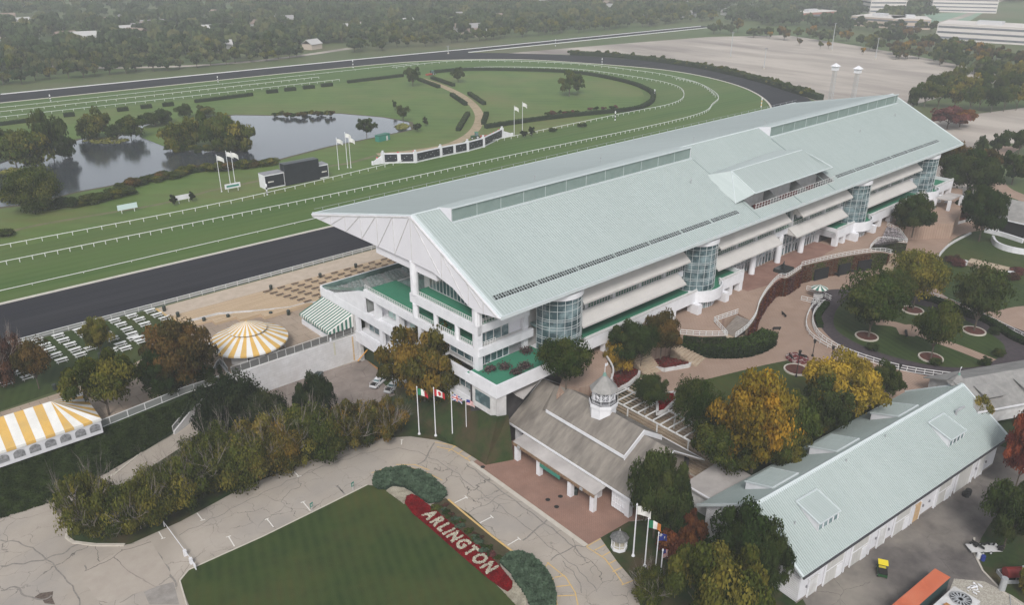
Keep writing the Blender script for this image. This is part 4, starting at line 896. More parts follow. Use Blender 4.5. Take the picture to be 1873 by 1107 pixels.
# ------------------------------------------------------------------ barn
bn = thing('barn', 'long white barn with pale mint ribbed metal roof and dormers', 'barn', (85.2, 38.9, 0), R(-4.6))
BL, BW, be, br = 58.0, 19.0, 6.0, 12.1
bs = (br - be) / 9.5
def bz(y): return be + bs * y if y < 9.5 else br - bs * (y - 9.5)
b = MB(); slab(b, [(0, 0, be), (BL, 0, be), (BL, 9.5, br), (0, 9.5, br)], .3); slab(b, [(0, 9.52, br), (BL, 9.52, br), (BL, 19, be), (0, 19, be)], .3)
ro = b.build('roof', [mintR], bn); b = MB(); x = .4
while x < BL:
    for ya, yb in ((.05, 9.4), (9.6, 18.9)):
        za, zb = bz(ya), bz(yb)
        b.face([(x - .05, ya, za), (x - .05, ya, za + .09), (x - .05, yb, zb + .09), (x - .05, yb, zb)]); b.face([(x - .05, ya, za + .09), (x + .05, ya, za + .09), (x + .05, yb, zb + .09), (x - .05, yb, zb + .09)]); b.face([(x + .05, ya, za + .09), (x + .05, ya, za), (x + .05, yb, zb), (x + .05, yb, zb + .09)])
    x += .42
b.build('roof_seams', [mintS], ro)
b = MB()
for s in (1, -1): slab(b, [(0, 9.5 + min(0, s * -.4), br + .12 - (.32 if s > 0 else 0)), (BL, 9.5 + min(0, s * -.4), br + .12 - (.32 if s > 0 else 0)), (BL, 9.5 + max(0, s * -.4) * 1., br + .12 - (0 if s > 0 else .32)), (0, 9.5 + max(0, s * -.4), br + .12 - (0 if s > 0 else .32))], .05)
for xx in (.0, BL):
    b.tube((xx, 0, be + .02), (xx, 9.5, br + .05), .26, n=4); b.tube((xx, 9.5, br + .05), (xx, 19, be + .02), .26, n=4)
b.build('roof_trim', [mintE], ro)
MB().obox((0, -.1, be - .35), (BL, -.1, be - .35), .22, .3).build('gutter', [M('dark_gutter', (.05, .05, .055), rough=.5)], ro)
wl = MB().prism([(.9, 0), (.9, bz(.9) - .35), (9.5, br - .35), (18.1, bz(18.1) - .35), (18.1, 0)], 'x', 1.2, BL - 1).build('wall', [M('barn_wall', (.64, .635, .66), (.57, .565, .585), scale=.5, rough=.7, c3=(.48, .47, .47), scale3=.3, amt3=.4)], bn)
b = MB()
for z in np.arange(.35, 11.5, .35):
    h = (z - be) / bs if z > be else 0; b.box(1.12, max(.95, h + .4), z, 1.2, min(18.05, 18.6 - h), z + .05)
b.build('siding', [whiteD], wl)
MB().box(1, .86, 0, BL - 1, .9, .35).build('plinth', [M('barn_plinth', (.22, .19, .17), rough=.9)], bn)
bay = M('barn_bay_panels', (.42, .41, .39), (.50, .49, .47), scale=1.2, stretch=(3, 3, .3))
for x0, x1, z1, kind in ((3.3, 5.2, 3.2, 'd'), (7.0, 11.2, 5.0, 'b'), (13.5, 17.5, 5.0, 'b'), (20.5, 22.4, 3.4, 'd'), (24.8, 29, 5.0, 'b'), (30.3, 32.2, 3.4, 'o'), (37.5, 41.5, 5.0, 'b'), (43.5, 48, 5.2, 'l'), (50.5, 52.4, 4., 'd')):
    d = MB().box(x0, .7, .05, x1, .86, z1).build('door', [M('worn_wooden_door', (.42, .27, .14), (.50, .36, .22), scale=1.5) if kind == 'o' else bay if kind != 'd' else whiteD], bn)
    f = MB()
    f.box(x0 - .12, .62, 0, x0, .84, z1 + .1); f.box(x1, .62, 0, x1 + .12, .84, z1 + .1)
    if kind in 'b': f.box(x0, .64, z1 * .52, x1, .698, z1 * .52 + .08); f.box(x1 - 1.4, .6, 0, x1 - .1, .697, 2.3)
    f.build('door_frame', [white], d)
for q in (11.8, 18.2, 29.6, 36.9, 42.2, 48.8): MB().box(q - .12, .6, 0, q + .12, .88, be - .4).build('downpipe', [white], bn)
for q in (2.7, 19.8, 23.3, 33.1, 35, 50, 53.4): MB().box(q, .68, 2., q + .22, .86, 2.4).build('wall_lamp', [greyD], bn)
MB().box(-3, 2, 0, 1.1, 5.5, 4.2).build('lean_to', [whiteD], bn) if 0 else None
def bdormer(x0, x1, ylow, yhigh, near):
    b = MB(); zl = bz(ylow); lift = 1.6
    if near:
        slab(b, [(x0, ylow, zl + lift), (x1, ylow, zl + lift), (x1, yhigh, bz(yhigh) + .15), (x0, yhigh, bz(yhigh) + .15)], .2); d = b.build('dormer', [mintR], bn)
        for xx in (x0 + .1, x1 - .1): MB().prism([(ylow + .3, bz(ylow + .3)), (ylow + .3, zl + lift), (yhigh, bz(yhigh) + .03)], 'x', xx - .06, xx + .06).build('dormer_cheek', [white], d)
        MB().box(x0 + .1, ylow + .25, zl + .1, x1 - .1, ylow + .35, zl + lift - .1).build('dormer_window', [glassD], d); f = MB()
        for i in range(5): q = x0 + .1 + (x1 - x0 - .2) * i / 4; f.box(q - .12, ylow + .18, zl + .1, q + .12, ylow + .25, zl + lift)
        f.box(x0, ylow + .15, zl + lift - .35, x1, ylow + .26, zl + lift - .1); f.build('dormer_frame', [white], d)
        g = MB(); g.tube((x0, ylow, zl + lift), (x1, ylow, zl + lift), .1, n=4); g.tube((x0, ylow, zl + lift), (x0, yhigh, bz(yhigh) + .2), .14, n=4); g.tube((x1, ylow, zl + lift), (x1, yhigh, bz(yhigh) + .2), .1, n=4); g.tube((x0, yhigh, bz(yhigh) + .2), (x1, yhigh, bz(yhigh) + .2), .16, n=4)
        g.build('dormer_trim', [mintE], d)
    else:
        slab(b, [(x0, yhigh, bz(yhigh) + .2), (x1, yhigh, bz(yhigh) + .2), (x1, ylow, zl + lift), (x0, ylow, zl + lift)], .12); d = b.build('dormer', [mintR], bn)
        for xx in (x0 + .1, x1 - .1): MB().prism([(yhigh, bz(yhigh) + .05), (ylow - .2, bz(ylow)), (ylow - .2, zl + lift - .1)], 'x', xx - .06, xx + .06).build('dormer_cheek', [white], d)
        g = MB(); g.tube((x0, yhigh, bz(yhigh) + .25), (x1, yhigh, bz(yhigh) + .25), .16, n=4); g.tube((x0, ylow, zl + lift), (x0, yhigh, bz(yhigh) + .2), .16, n=4); g.tube((x1, ylow, zl + lift), (x1, yhigh, bz(yhigh) + .2), .1, n=4)
        g.build('dormer_trim', [mintE], d)
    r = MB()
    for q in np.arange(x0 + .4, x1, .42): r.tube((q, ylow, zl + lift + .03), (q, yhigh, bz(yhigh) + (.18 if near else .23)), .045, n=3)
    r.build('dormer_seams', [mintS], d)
for x0 in (7.2, 43.0): bdormer(x0, x0 + 5., 3.0, 7.2, True)
for x0 in (6.2, 22.0, 39.5): bdormer(x0, x0 + 6.0, 15.5, 10.6, False)
MB().cyl(50.5, 6.3, bz(6.3), bz(6.3) + .9, .2, n=8).tube((50.5, 6.3, bz(6.3) + .85), (52.6, 6.1, bz(6.3) + 1.0), .2, n=8).build('bent_flue', [galv], ro)
for x, y in ((4.5, 5.2), (21, 8.3), (32, 8.5)): MB().cyl(x, y, bz(y), bz(y) + .6, .08, n=6).build('roof_pipe', [galv], ro)
# ramp stairs at the barn's right end
rs = MB()
for i in range(14): rs.box(0, i * .42, 0, 3.2, (i + 1) * .42, 3.9 - i * .28)
o = rs.build('stairs', [stoneC], label='pale stairs running down past the right end of the barn', cat='stairs'); o.location = (144.5, 27.5, 0); o.rotation_euler = (0, 0, R(-5))
fence('handrail', 'white handrail beside the stairs at the barn end', [(144.6, 27.6, 3.9), (145.1, 33.4, .3)], 1., 1.4)
# ------------------------------------------------------------------ pergola and stairs behind the gatehouse
o = MB()
for i in range(20): o.box(99.6 + i * .54, 66, -.1, 110.3, 96, (i + 1) * .3)
o.build('garden_stairs', [promM := M('tan_steps', (.42, .34, .25), (.34, .26, .19), scale=.6, rough=.9)], label='broad tan steps rising behind the gatehouse', cat='stairs')
pg = thing('pergola', 'white slatted pergola over the steps behind the gatehouse', 'pergola', (99.3, 66.5, 0))
for i, y in enumerate(np.arange(.5, 29, 1.75)): MB().box(0, y, 6.3, 5.6, y + .14, 6.55).build('slat', [railW], pg)
MB().box(.2, 0, 6.05, .4, 29, 6.3).box(5.2, 0, 6.05, 5.4, 29, 6.3).build('beam', [railW], pg)
for y in (3, 10, 17, 24): MB().box(5.2, y, 0, 5.4, y + .2, 6.1).build('post', [railW], pg); MB().box(.2, y, 0, .4, y + .2, 6.1).build('post', [railW], pg)
fence('handrail', 'white handrail rising beside the pergola steps', [(104, 66.3, 2.4), (110.5, 66.3, 6.1)], 1., 1.5)
# ------------------------------------------------------------------ other buildings on the right
def gabled(name, label, p0, p1, depth, z0, he, hr, roofm, wallm=whiteD, over=.8):
    a = Vector(p0).to_2d(); c = Vector(p1).to_2d(); d = c - a; L = d.length; ang = math.atan2(d.y, d.x)
    t = thing(name, label, 'building', (a.x, a.y, z0), ang); D = depth
    MB().prism([(over, 0), (over, he - .1), (D / 2, hr - .2), (D - over, he - .1), (D - over, 0)], 'x', over, L - over).build('wall', [wallm], t)
    b = MB(); slab(b, [(0, 0, he), (L, 0, he), (L, D / 2, hr), (0, D / 2, hr)], .25); slab(b, [(0, D / 2 + .01, hr), (L, D / 2 + .01, hr), (L, D, he), (0, D, he)], .25); r = b.build('roof', [roofm], t)
    MB().obox((0, -.08, he - .3), (L, -.08, he - .3), .15, .32).build('gutter', [white], r); return t, L
pv, L_ = gabled('paddock_pavilion', 'grey shingled open pavilion at the right edge beyond the paddock', G(1818, 398, 10.2), G(1935, 425, 10.2), 16, 6, 4.4, 8.5, shingG)
MB().box(1, .7, 0, L_ - 1, .76, 3.9).build('opening', [darkO], pv)
for q in (1.2, 9, 17): MB().box(q, .45, 0, q + .8, .72, 4.1).build('column', [white], pv)
sa = thing('striped_canopy', 'green and white striped canopy in front of the grey pavilion', 'canopy', (0, 0, 0)); b = MB()
q0, q1, q2, q3 = G(1853, 393, 9.6), G(1900, 402, 9.6), G(1900, 425, 8.6), G(1845, 410, 8.6)
stripes(b, q0, q1, q2, q3, 12); b.build('fabric', [tentW, awnG], sa)
for q in (q3, q2): MB().box(q[0] - .08, q[1] - .08, 6, q[0] + .08, q[1] + .08, 8.6).build('post', [railW], sa)
stb, L_ = gabled('stable_block', 'low grey roofed stable building with dormers behind the barn', G(1788, 754, 9.4), G(1990, 716, 9.4), 13, 5.9, 3.5, 6.3, shingG)
for q in (3, 12, 21):
    b = MB(); slab(b, [(q, 1.4, 5.0), (q + 4.2, 1.4, 5.0), (q + 4.2, 4.6, 5.75), (q, 4.6, 5.75)], .15); b.box(q + .1, 1.75, 4, q + 4.1, 3.2, 4.98); d = b.build('dormer', [shingG], stb); MB().box(q + .3, 1.68, 4.5, q + 3.9, 1.74, 4.85).build('dormer_window', [darkO], d)
cq = G(1745, 722, 9.); cu = cupola((cq[0], cq[1], 8.6), None, .78); tag(cu, 'white cupola with a grey cone roof and vane just past the barn ridge', 'cupola')
cb_ = MB().box(cq[0] - 3, cq[1] - 3, 6, cq[0] + 3, cq[1] + 3, 8.3).build('cupola_lodge', [whiteD], label='small lodge carrying the white cupola behind the barn', cat='building')
MB().prism([(cq[0] - 3.6, 8.2), (cq[0], 9.3), (cq[0] + 3.6, 8.2)], 'y', cq[1] - 3.6, cq[1] + 3.6).build('roof', [shingG], cb_)
# canopy link at the right end of the grandstand
lk = thing('entry_canopy', 'flat grey canopy on white posts at the right end of the grandstand', 'canopy', (0, 0, 0)); lp = gs([(1712, 362), (1735, 352), (1760, 356), (1738, 366)], 14)
MB().poly(lp, 13.7, 14).build('canopy_roof', [flatR], lk)
for p in lp: MB().box(p[0] - .4, p[1] - .4, 10.7, p[0] + .4, p[1] + .4, 13.7).build('post', [white], lk)
# office blocks far off
def block(label, p0, p1, depth, h, floors, wall, hr=None):
    a = Vector(G(*p0, HI)).to_2d(); c = Vector(G(*p1, HI)).to_2d(); d = c - a; L = d.length
    t = thing('office_block', label, 'office building', (a.x, a.y, HI), math.atan2(d.y, d.x)); MB().box(0, 0, 0, L, depth, h).build('wall', [wall], t)
    fh = h / floors
    for i in range(floors):
        b = MB().box(.6, -.12, i * fh + fh * .35, L - .6, .05, i * fh + fh * .72); b.box(-.12, .6, i * fh + fh * .35, .05, depth - .6, i * fh + fh * .72); b.build('window_band', [M('office_glass', (.10, .11, .125), (.16, .17, .19), scale=.1, rough=.2)], t)
    r = MB().box(-.2, -.2, h, L + .2, depth + .2, h + .5).build('flat_roof', [M('office_roof', (.50, .46, .43), (.58, .54, .50), scale=.05)], t)
    MB().box(L * .35, depth * .3, h + .5, L * .6, depth * .6, h + 3).build('roof_plant', [M('office_plant', (.45, .45, .46), rough=.7)], r); return t
offW = M('office_concrete', (.58, .54, .52), (.52, .48, .46), scale=.1); offB = M('office_tan', (.42, .33, .27), (.46, .37, .31), scale=.1); offR = M('office_brick', (.34, .15, .12), rough=.8)
block('wide white three storey office block nearest the parking lot', (1710, 72), (1900, 84), 42, 13, 3, offW)
block('white three storey office block with ribbon windows', (1590, 24), (1655, 24), 30, 14, 3, offW)
block('long office block with vertical fins at the top right', (1703, 21), (1822, 24), 32, 16, 4, offW)
block('low tan office block among the trees', (1555, 46), (1632, 52), 40, 9, 2, offB)
block('low brown office block beside the tan one', (1632, 52), (1700, 54), 38, 9, 2, offB)
block('red brick shop building at the far edge', (1460, 37), (1530, 32), 20, 7, 1, offR)
block('white building partly hidden at the top right corner', (1640, 8), (1700, 8), 25, 12, 3, offW)
rh = random.Random(5); wallset = [M('house_white', (.45, .44, .43), rough=.8), M('house_grey', (.36, .35, .35), rough=.8), M('house_tan', (.45, .38, .32), rough=.8)]
hroof = [M('house_roof_grey', (.26, .25, .25), rough=.9), M('house_roof_pale', (.40, .39, .38), rough=.8), M('house_roof_brown', (.22, .17, .14), rough=.9)]
HOUSES = []
for i in range(62):
    px, py = rh.uniform(-40, 1420), rh.choice([rh.uniform(4, 75), rh.uniform(30, 100)]); p = G(px, py, HI)
    if p[1] < 585: continue
    HOUSES.append(p); L = rh.uniform(12, 22); D = rh.uniform(9, 13); t = thing('suburban_house', 'small gabled house half hidden among the trees beyond the racecourse', 'house', p, rh.uniform(-.4, .4) + (0 if rh.random() < .5 else 1.57), 'houses among the far trees')
    MB().box(-L / 2, -D / 2, 0, L / 2, D / 2, 4).build('wall', [wallset[i % 3]], t); b = MB(); slab(b, [(-L / 2 - .5, -D / 2 - .5, 4), (L / 2 + .5, -D / 2 - .5, 4), (L / 2 + .5, 0, 7.5), (-L / 2 - .5, 0, 7.5)], .3); slab(b, [(-L / 2 - .5, .01, 7.5), (L / 2 + .5, .01, 7.5), (L / 2 + .5, D / 2 + .5, 4), (-L / 2 - .5, D / 2 + .5, 4)], .3)
    b.build('roof', [hroof[(i // 2) % 3]], t)
# ------------------------------------------------------------------ trees
def crown_mesh(name, mat, shape='round', ncl=26, nl=3600, ls=.085, seed=0, cr=(.15, .33), fill=1., z0=.22, sub=None):
    """leaf faces on clumps spread through a crown envelope: radius 1, height 1"""
    r = np.random.default_rng(seed); C_, Rr = [], []
    while len(C_) < ncl:
        d = r.normal(size=3); d /= np.linalg.norm(d); rad = r.uniform(.4, .92) if r.random() < .8 else r.uniform(0, .4)
        p = d * rad
        if shape == 'round': e = np.array([p[0], p[1], z0 + (1 - z0) * (.5 + .5 * p[2])])
        elif shape == 'vase':
            h = .5 + .5 * p[2]; k = .35 + .75 * h; e = np.array([p[0] * k * 1.15, p[1] * k * 1.15, z0 + (1 - z0) * h])
        elif shape == 'cone':
            h = r.random() ** 1.2; k = (1 - h) * .72 + .03; t = r.uniform(0, 2 * math.pi); e = np.array([k * math.cos(t), k * math.sin(t), .04 + .9 * h])
        elif shape == 'flat': e = np.array([p[0] * 1.05, p[1] * 1.05, z0 + (1 - z0) * (.55 + .4 * p[2])])
        elif shape == 'low': e = np.array([p[0] * 1.1, p[1] * 1.1, z0 + .78 * (.5 + .5 * p[2])])
        elif shape == 'weep':
            e = np.array([p[0], p[1], z0 + (1 - z0) * (.6 + .35 * p[2])])
        C_.append(e); Rr.append(r.uniform(*cr) * (.55 if shape == 'cone' else 1))
    C_ = np.array(C_); Rr = np.array(Rr); k = r.integers(0, ncl, nl); d = r.normal(size=(nl, 3)); d /= np.linalg.norm(d, axis=1)[:, None]
    d[:, 2] = np.where(d[:, 2] < -.3, -d[:, 2] * .6, d[:, 2]); rad = Rr[k] * (r.uniform(.45, 1.12, nl)) ** .6
    hs = .62 if shape != 'cone' else .9
    P = C_[k] + d * rad[:, None] * (1, 1, hs)
    if shape == 'weep': P[:, 2] -= r.random(nl) * .25 * (np.hypot(P[:, 0], P[:, 1]) > .5)
    ct = r.random(ncl); tint = np.clip(.28 + .34 * d[:, 2] + .42 * (ct[k] - .5) + r.normal(0, .09, nl) + .12 * (P[:, 2] - .5), 0, 1)  # tone varies by clump; lighter tops and darker undersides are shading put into tint
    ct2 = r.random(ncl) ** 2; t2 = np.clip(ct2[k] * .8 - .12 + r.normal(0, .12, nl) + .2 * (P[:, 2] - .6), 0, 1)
    V = quads(P, np.full(nl, ls) * r.uniform(.6, 1.35, nl), r, .5, d, .75)
    return rawmesh(name, V, tint, mat, t2)
def trunk_mesh(name, mat, seed=0, nb=7, th=.55, tr=.035, spread=.6, twig=0, top=.95, ll=.3):
    r = random.Random(seed); b = MB(); b.tube((0, 0, -.03), (0, 0, th * .6), tr, tr * .75, 7)
    def br(p, d, L, rad, dep):
        q = p + d * L; b.tube(p, q, rad, rad * .6, 5 if dep > 1 else 3)
        if dep > 0:
            for _ in range(3 if dep > 1 else 2 + (twig > 0)):
                dd = (d + Vector((r.uniform(-1, 1), r.uniform(-1, 1), r.uniform(-.3, .7))) * .62).normalized(); br(p.lerp(q, r.uniform(.6, 1)), dd, L * r.uniform(.5, .8), rad * .55, dep - 1)
    for i in range(nb):
        a = 2 * math.pi * i / nb + r.uniform(-.3, .3); d = Vector((math.cos(a) * spread, math.sin(a) * spread, r.uniform(.25, .7))).normalized(); br(Vector((0, 0, th * r.uniform(.35, .6))), d, r.uniform(.85, 1.25) * ll, tr * .5, 2 + (twig > 0))
    b.tube((0, 0, th * .6), (r.uniform(-.05, .05), r.uniform(-.05, .05), top * .85), tr * .7, tr * .2, 5)
    me = b.mesh(name, [mat]); return me
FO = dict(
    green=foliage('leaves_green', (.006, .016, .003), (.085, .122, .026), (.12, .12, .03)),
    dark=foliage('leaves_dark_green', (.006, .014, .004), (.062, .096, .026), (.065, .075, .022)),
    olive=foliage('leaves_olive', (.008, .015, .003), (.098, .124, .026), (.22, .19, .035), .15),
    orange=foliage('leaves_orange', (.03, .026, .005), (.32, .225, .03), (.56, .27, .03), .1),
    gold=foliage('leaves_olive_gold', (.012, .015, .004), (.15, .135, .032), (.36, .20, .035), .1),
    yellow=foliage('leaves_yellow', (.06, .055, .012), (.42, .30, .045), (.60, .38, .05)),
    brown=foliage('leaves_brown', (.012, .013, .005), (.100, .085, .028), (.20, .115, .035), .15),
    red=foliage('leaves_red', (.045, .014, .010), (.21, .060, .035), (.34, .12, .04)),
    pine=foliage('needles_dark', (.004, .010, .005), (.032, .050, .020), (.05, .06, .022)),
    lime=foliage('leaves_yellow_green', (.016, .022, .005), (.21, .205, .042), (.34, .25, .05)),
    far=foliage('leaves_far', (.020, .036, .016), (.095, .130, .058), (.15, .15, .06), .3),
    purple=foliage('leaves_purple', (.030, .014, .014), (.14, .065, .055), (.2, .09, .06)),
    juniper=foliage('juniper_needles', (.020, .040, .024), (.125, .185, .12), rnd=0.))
PR = {}
def proto(shape, near, v):
    k = (shape, near, v)
    if k not in PR:
        mt = FO['green']
        n, ls, nc = {2: (26000, .037, 75), 1: (5000, .075, 30), 0: (900, .15, 14)}[near]
        sd = hash((len(shape), near, v)) % 1000 + v * 17
        kw = dict(seed=sd)
        if shape == 'bare': cm = crown_mesh('crown', mt, 'low', int(nc * .8), int(n * .55), ls, z0=.02, cr=(.16, .3), **kw); tm = trunk_mesh('trunk', barkG, sd, 16, .34, .024, 1.1, 1, ll=.5)
        elif shape == 'cone': cm = crown_mesh('crown', mt, 'cone', int(nc * 2.4), n, ls * .9, cr=(.2, .34), **kw); tm = trunk_mesh('trunk', barkM, sd, 3, .5, .04)
        elif shape == 'vase': cm = crown_mesh('crown', mt, 'vase', nc, int(n * .55), ls, z0=.28, cr=(.2, .34), **kw); tm = trunk_mesh('trunk', barkM, sd, 6, .5, .03, .55)
        elif shape == 'weep': cm = crown_mesh('crown', mt, 'weep', nc, n, ls * .8, z0=.25, **kw); tm = trunk_mesh('trunk', barkM, sd)
        elif shape == 'bush': cm = crown_mesh('crown', mt, 'round', nc, n, ls * 1.1, z0=.02, cr=(.28, .45), **kw); tm = trunk_mesh('trunk', barkM, sd, 4, .3, .03)
        else: cm = crown_mesh('crown', mt, 'round', nc, n, ls, z0=.2, **kw); tm = trunk_mesh('trunk', barkM, sd, 6, .5, .035, .6)
        PR[k] = (cm, tm)
    return PR[k]
tc = [0]
MESHC = {}
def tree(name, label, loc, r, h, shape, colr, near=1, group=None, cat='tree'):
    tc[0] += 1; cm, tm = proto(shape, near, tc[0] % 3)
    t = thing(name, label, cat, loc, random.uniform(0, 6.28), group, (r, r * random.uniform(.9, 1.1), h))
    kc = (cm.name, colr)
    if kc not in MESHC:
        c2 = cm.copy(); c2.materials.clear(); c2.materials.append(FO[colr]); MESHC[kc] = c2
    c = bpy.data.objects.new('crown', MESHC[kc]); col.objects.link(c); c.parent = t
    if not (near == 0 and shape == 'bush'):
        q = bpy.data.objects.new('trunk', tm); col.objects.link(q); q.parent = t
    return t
def ptree(name, label, bx, by, z, ty, w, shape, colr, near=2, group=None, cat='tree', dense=1.):
    """base pixel, top pixel row, crown width in pixels -> a tree standing there"""
    p = G(bx, by, z); u, v, d = proj(p); r = w * d / F / 2
    lo, hi = 1., 40.
    for _ in range(30):
        m_ = (lo + hi) / 2; yy = proj((p[0] + fw[0] * 0, p[1], p[2] + m_))[1]
        if yy > ty: lo = m_
        else: hi = m_
    return tree(name, label, p, r, max(1.5, lo - .12 * r), shape, colr, near, group, cat)
T = ptree
# left side, high level
T('shade_tree', 'big dark rusty green tree left of the striped pavilion', 335, 712, 6, 588, 138, 'round', 'brown')
T('shade_tree', 'dark green tree leaning against the big one by the pavilion', 300, 728, 6, 640, 84, 'round', 'dark')
T('shade_tree', 'broad olive tree directly behind the end of the striped tent', 200, 760, 6, 640, 128, 'round', 'olive')
T('young_tree', 'small yellow green tree standing among the picnic tables', 185, 645, 6, 583, 58, 'round', 'lime')
T('shade_tree', 'thin brown green tree at the lower corner of the picnic tables', 72, 712, 6, 622, 84, 'vase', 'brown')
T('bare_tree', 'sparse grey pink leafless tree at the left edge by the track', 12, 705, 6, 592, 84, 'bare', 'purple')
for i, (x, y, w) in enumerate(((300, 722, 60), (345, 705, 55), (380, 700, 45))): T('shrub', 'dark shrub at the foot of the big trees by the pavilion', x, y, 6, y - 34, w, 'bush', 'dark', 1, 'dark shrubs below the pavilion trees', 'shrub')
# tree island along the drive
T('locust_tree', 'half bare grey and yellow tree at the left tip of the tree island', 172, 984, 0, 842, 112, 'bare', 'lime')
T('locust_tree', 'second tree from the island tip, grey twigs above yellow leaves', 258, 968, 0, 852, 118, 'bare', 'lime')
T('locust_tree', 'olive tree on the island near the widest view of the side path', 335, 928, 0, 812, 118, 'bare', 'olive')
T('locust_tree', 'grey twiggy tree in the middle of the island row', 400, 893, 0, 765, 130, 'bare', 'olive')
T('locust_tree', 'yellow olive tree in the island row right of the twiggy one', 482, 862, 0, 742, 124, 'bare', 'lime')
T('pine', 'dark low pine beside the lower end of the block wall', 425, 800, 0, 698, 118, 'bush', 'pine')
T('pine', 'dark pine on the island overlapping the low one', 492, 815, 0, 722, 90, 'bush', 'pine')
T('pine', 'tall dark pine beside the red car', 585, 805, 0, 684, 84, 'round', 'pine')
T('locust_tree', 'grey twiggy tree below the tall dark pine', 545, 842, 0, 720, 118, 'bare', 'olive')
T('locust_tree', 'golden olive tree nearest the bend of the drive', 640, 824, 0, 716, 104, 'bare', 'gold')
T('locust_tree', 'loose golden tree just left of the flagpoles', 705, 802, 0, 712, 84, 'bare', 'gold')
T('locust_tree', 'small yellow tipped tree between the last two island trees', 672, 808, 0, 735, 66, 'bush', 'lime', 1)
T('locust_tree', 'low green tree in front of the twiggy row', 445, 890, 0, 805, 104, 'bush', 'olive')
T('locust_tree', 'small yellow tree at the front of the island tip', 190, 978, 0, 900, 70, 'bush', 'lime')
T('locust_tree', 'dense olive tree filling the island row left of the golden tree', 590, 840, 0, 748, 96, 'bush', 'olive')
T('locust_tree', 'low bushy tree at the road side below the dark pines', 520, 862, 0, 780, 90, 'bush', 'gold')
T('locust_tree', 'low bushy green tree at the island tip', 228, 975, 0, 892, 84, 'bush', 'olive')
T('locust_tree', 'low bushy tree between tip and middle of the island', 300, 948, 0, 862, 92, 'bush', 'olive')
T('locust_tree', 'round dark bush tree at the road side below the flag lawn', 655, 815, 0, 752, 70, 'bush', 'dark')
T('locust_tree', 'green gold tree on the island below the low pine', 372, 905, 0, 822, 80, 'bush', 'olive')
# grandstand front
T('honey_locust', 'large olive and gold tree against the left end of the grandstand', 778, 750, 0, 586, 156, 'round', 'gold')
T('honey_locust', 'lower olive tree right of the large gold one by the grandstand', 815, 757, 0, 655, 86, 'round', 'olive')
T('crab_apple', 'dark green tree below the corner terrace of the grandstand', 900, 768, 0, 678, 90, 'round', 'dark')
T('crab_apple', 'dark tree with pale leaves in front of the first glass tower', 1035, 715, PL, 618, 110, 'vase', 'green')
T('magnolia', 'yellow flowering tree above the cupola', 1135, 690, 6, 617, 62, 'round', 'yellow')
T('crab_apple', 'dark green tree behind the yellow tree', 1150, 668, 9, 588, 80, 'round', 'dark')
T('crab_apple', 'small dark tree with gold flecks at the terrace foot', 1172, 668, 9, 598, 60, 'vase', 'dark')
T('crab_apple', 'brown green tree beside the first promenade stairs', 1208, 655, 9, 572, 72, 'round', 'brown')
T('crab_apple', 'round dark green tree right of the cupola', 1188, 752, 6, 684, 68, 'round', 'dark')
T('weeping_willow', 'weeping green tree left of the orange trees', 1272, 806, 5, 694, 98, 'weep', 'green')
T('honey_locust', 'big orange tree behind the mint roofed barn', 1375, 860, 4, 688, 165, 'round', 'orange')
T('honey_locust', 'yellow green tree below the big orange tree', 1325, 868, 3, 762, 150, 'round', 'olive')
T('honey_locust', 'bright yellow tree in front of the walking ring', 1535, 770, 6, 650, 140, 'round', 'yellow')
T('maple', 'dark green tree under the bright yellow tree', 1500, 795, 5, 690, 110, 'round', 'dark')
T('maple', 'green tree between the orange and the yellow tree', 1440, 830, 5, 722, 110, 'round', 'green')
T('maple', 'dark green tree at the barn ridge right of the yellow tree', 1612, 735, 6, 664, 68, 'round', 'dark')
T('maple', 'olive tree hugging the rear eave of the barn', 1420, 868, 4, 770, 95, 'round', 'olive')
T('shrub', 'lime green shrub between the orange tree and barn roof', 1500, 790, 5, 752, 40, 'bush', 'lime', 1, None, 'shrub')
# paddock
T('elm', 'leafy green tree on the left of the oval paddock lawn', 1588, 618, 6, 508, 142, 'vase', 'green')
T('elm', 'yellowing tree at the far side of the oval lawn', 1669, 567, 6, 462, 112, 'vase', 'lime')
T('elm', 'green tree at the near right of the oval lawn', 1702, 658, 6, 552, 100, 'vase', 'green')
T('elm', 'dark green tree on the right of the oval lawn', 1781, 607, 6, 492, 120, 'vase', 'dark')
T('elm', 'dark tree behind the left paddock tree', 1616, 590, 6, 495, 90, 'vase', 'green')
T('shade_tree', 'big dark green tree beside the grey pavilion', 1790, 442, 6, 338, 84, 'round', 'dark')
T('shade_tree', 'huge dark tree behind the last glass tower', 1768, 368, 6, 272, 112, 'round', 'dark')
T('shade_tree', 'dark green tree right of the huge one', 1775, 400, 6, 342, 70, 'round', 'green', 1)
T('shade_tree', 'brownish tree at the corner of the grandstand roof', 1732, 350, 6, 255, 66, 'round', 'brown')
T('shade_tree', 'rusty tree behind the huge dark tree', 1790, 330, 6, 262, 60, 'round', 'brown', 1)
T('crab_apple', 'dark green tree in front of the last glass tower', 1668, 432, 9, 355, 78, 'round', 'dark')
T('crab_apple', 'lighter green tree overlapping the last tower tree', 1652, 428, 8, 372, 55, 'round', 'green')
T('yew', 'dark upright evergreen on the lot verge', 1790, 288, 6, 244, 24, 'round', 'dark', 1)
T('yew', 'dark green round tree beside the upright evergreen', 1822, 285, 6, 238, 40, 'round', 'dark', 1)
T('yew', 'dark green tree at the right edge above the road', 1862, 282, 6, 232, 50, 'round', 'dark', 1)
T('shade_tree', 'green tree on the traffic island at the right edge', 1850, 338, 6, 272, 70, 'round', 'green', 1)
T('maple', 'purple red tree behind the roof tip', 1732, 236, 6, 190, 70, 'round', 'purple', 1)
T('maple', 'second purple red tree behind the roof tip', 1755, 232, 6, 194, 60, 'round', 'red', 1)
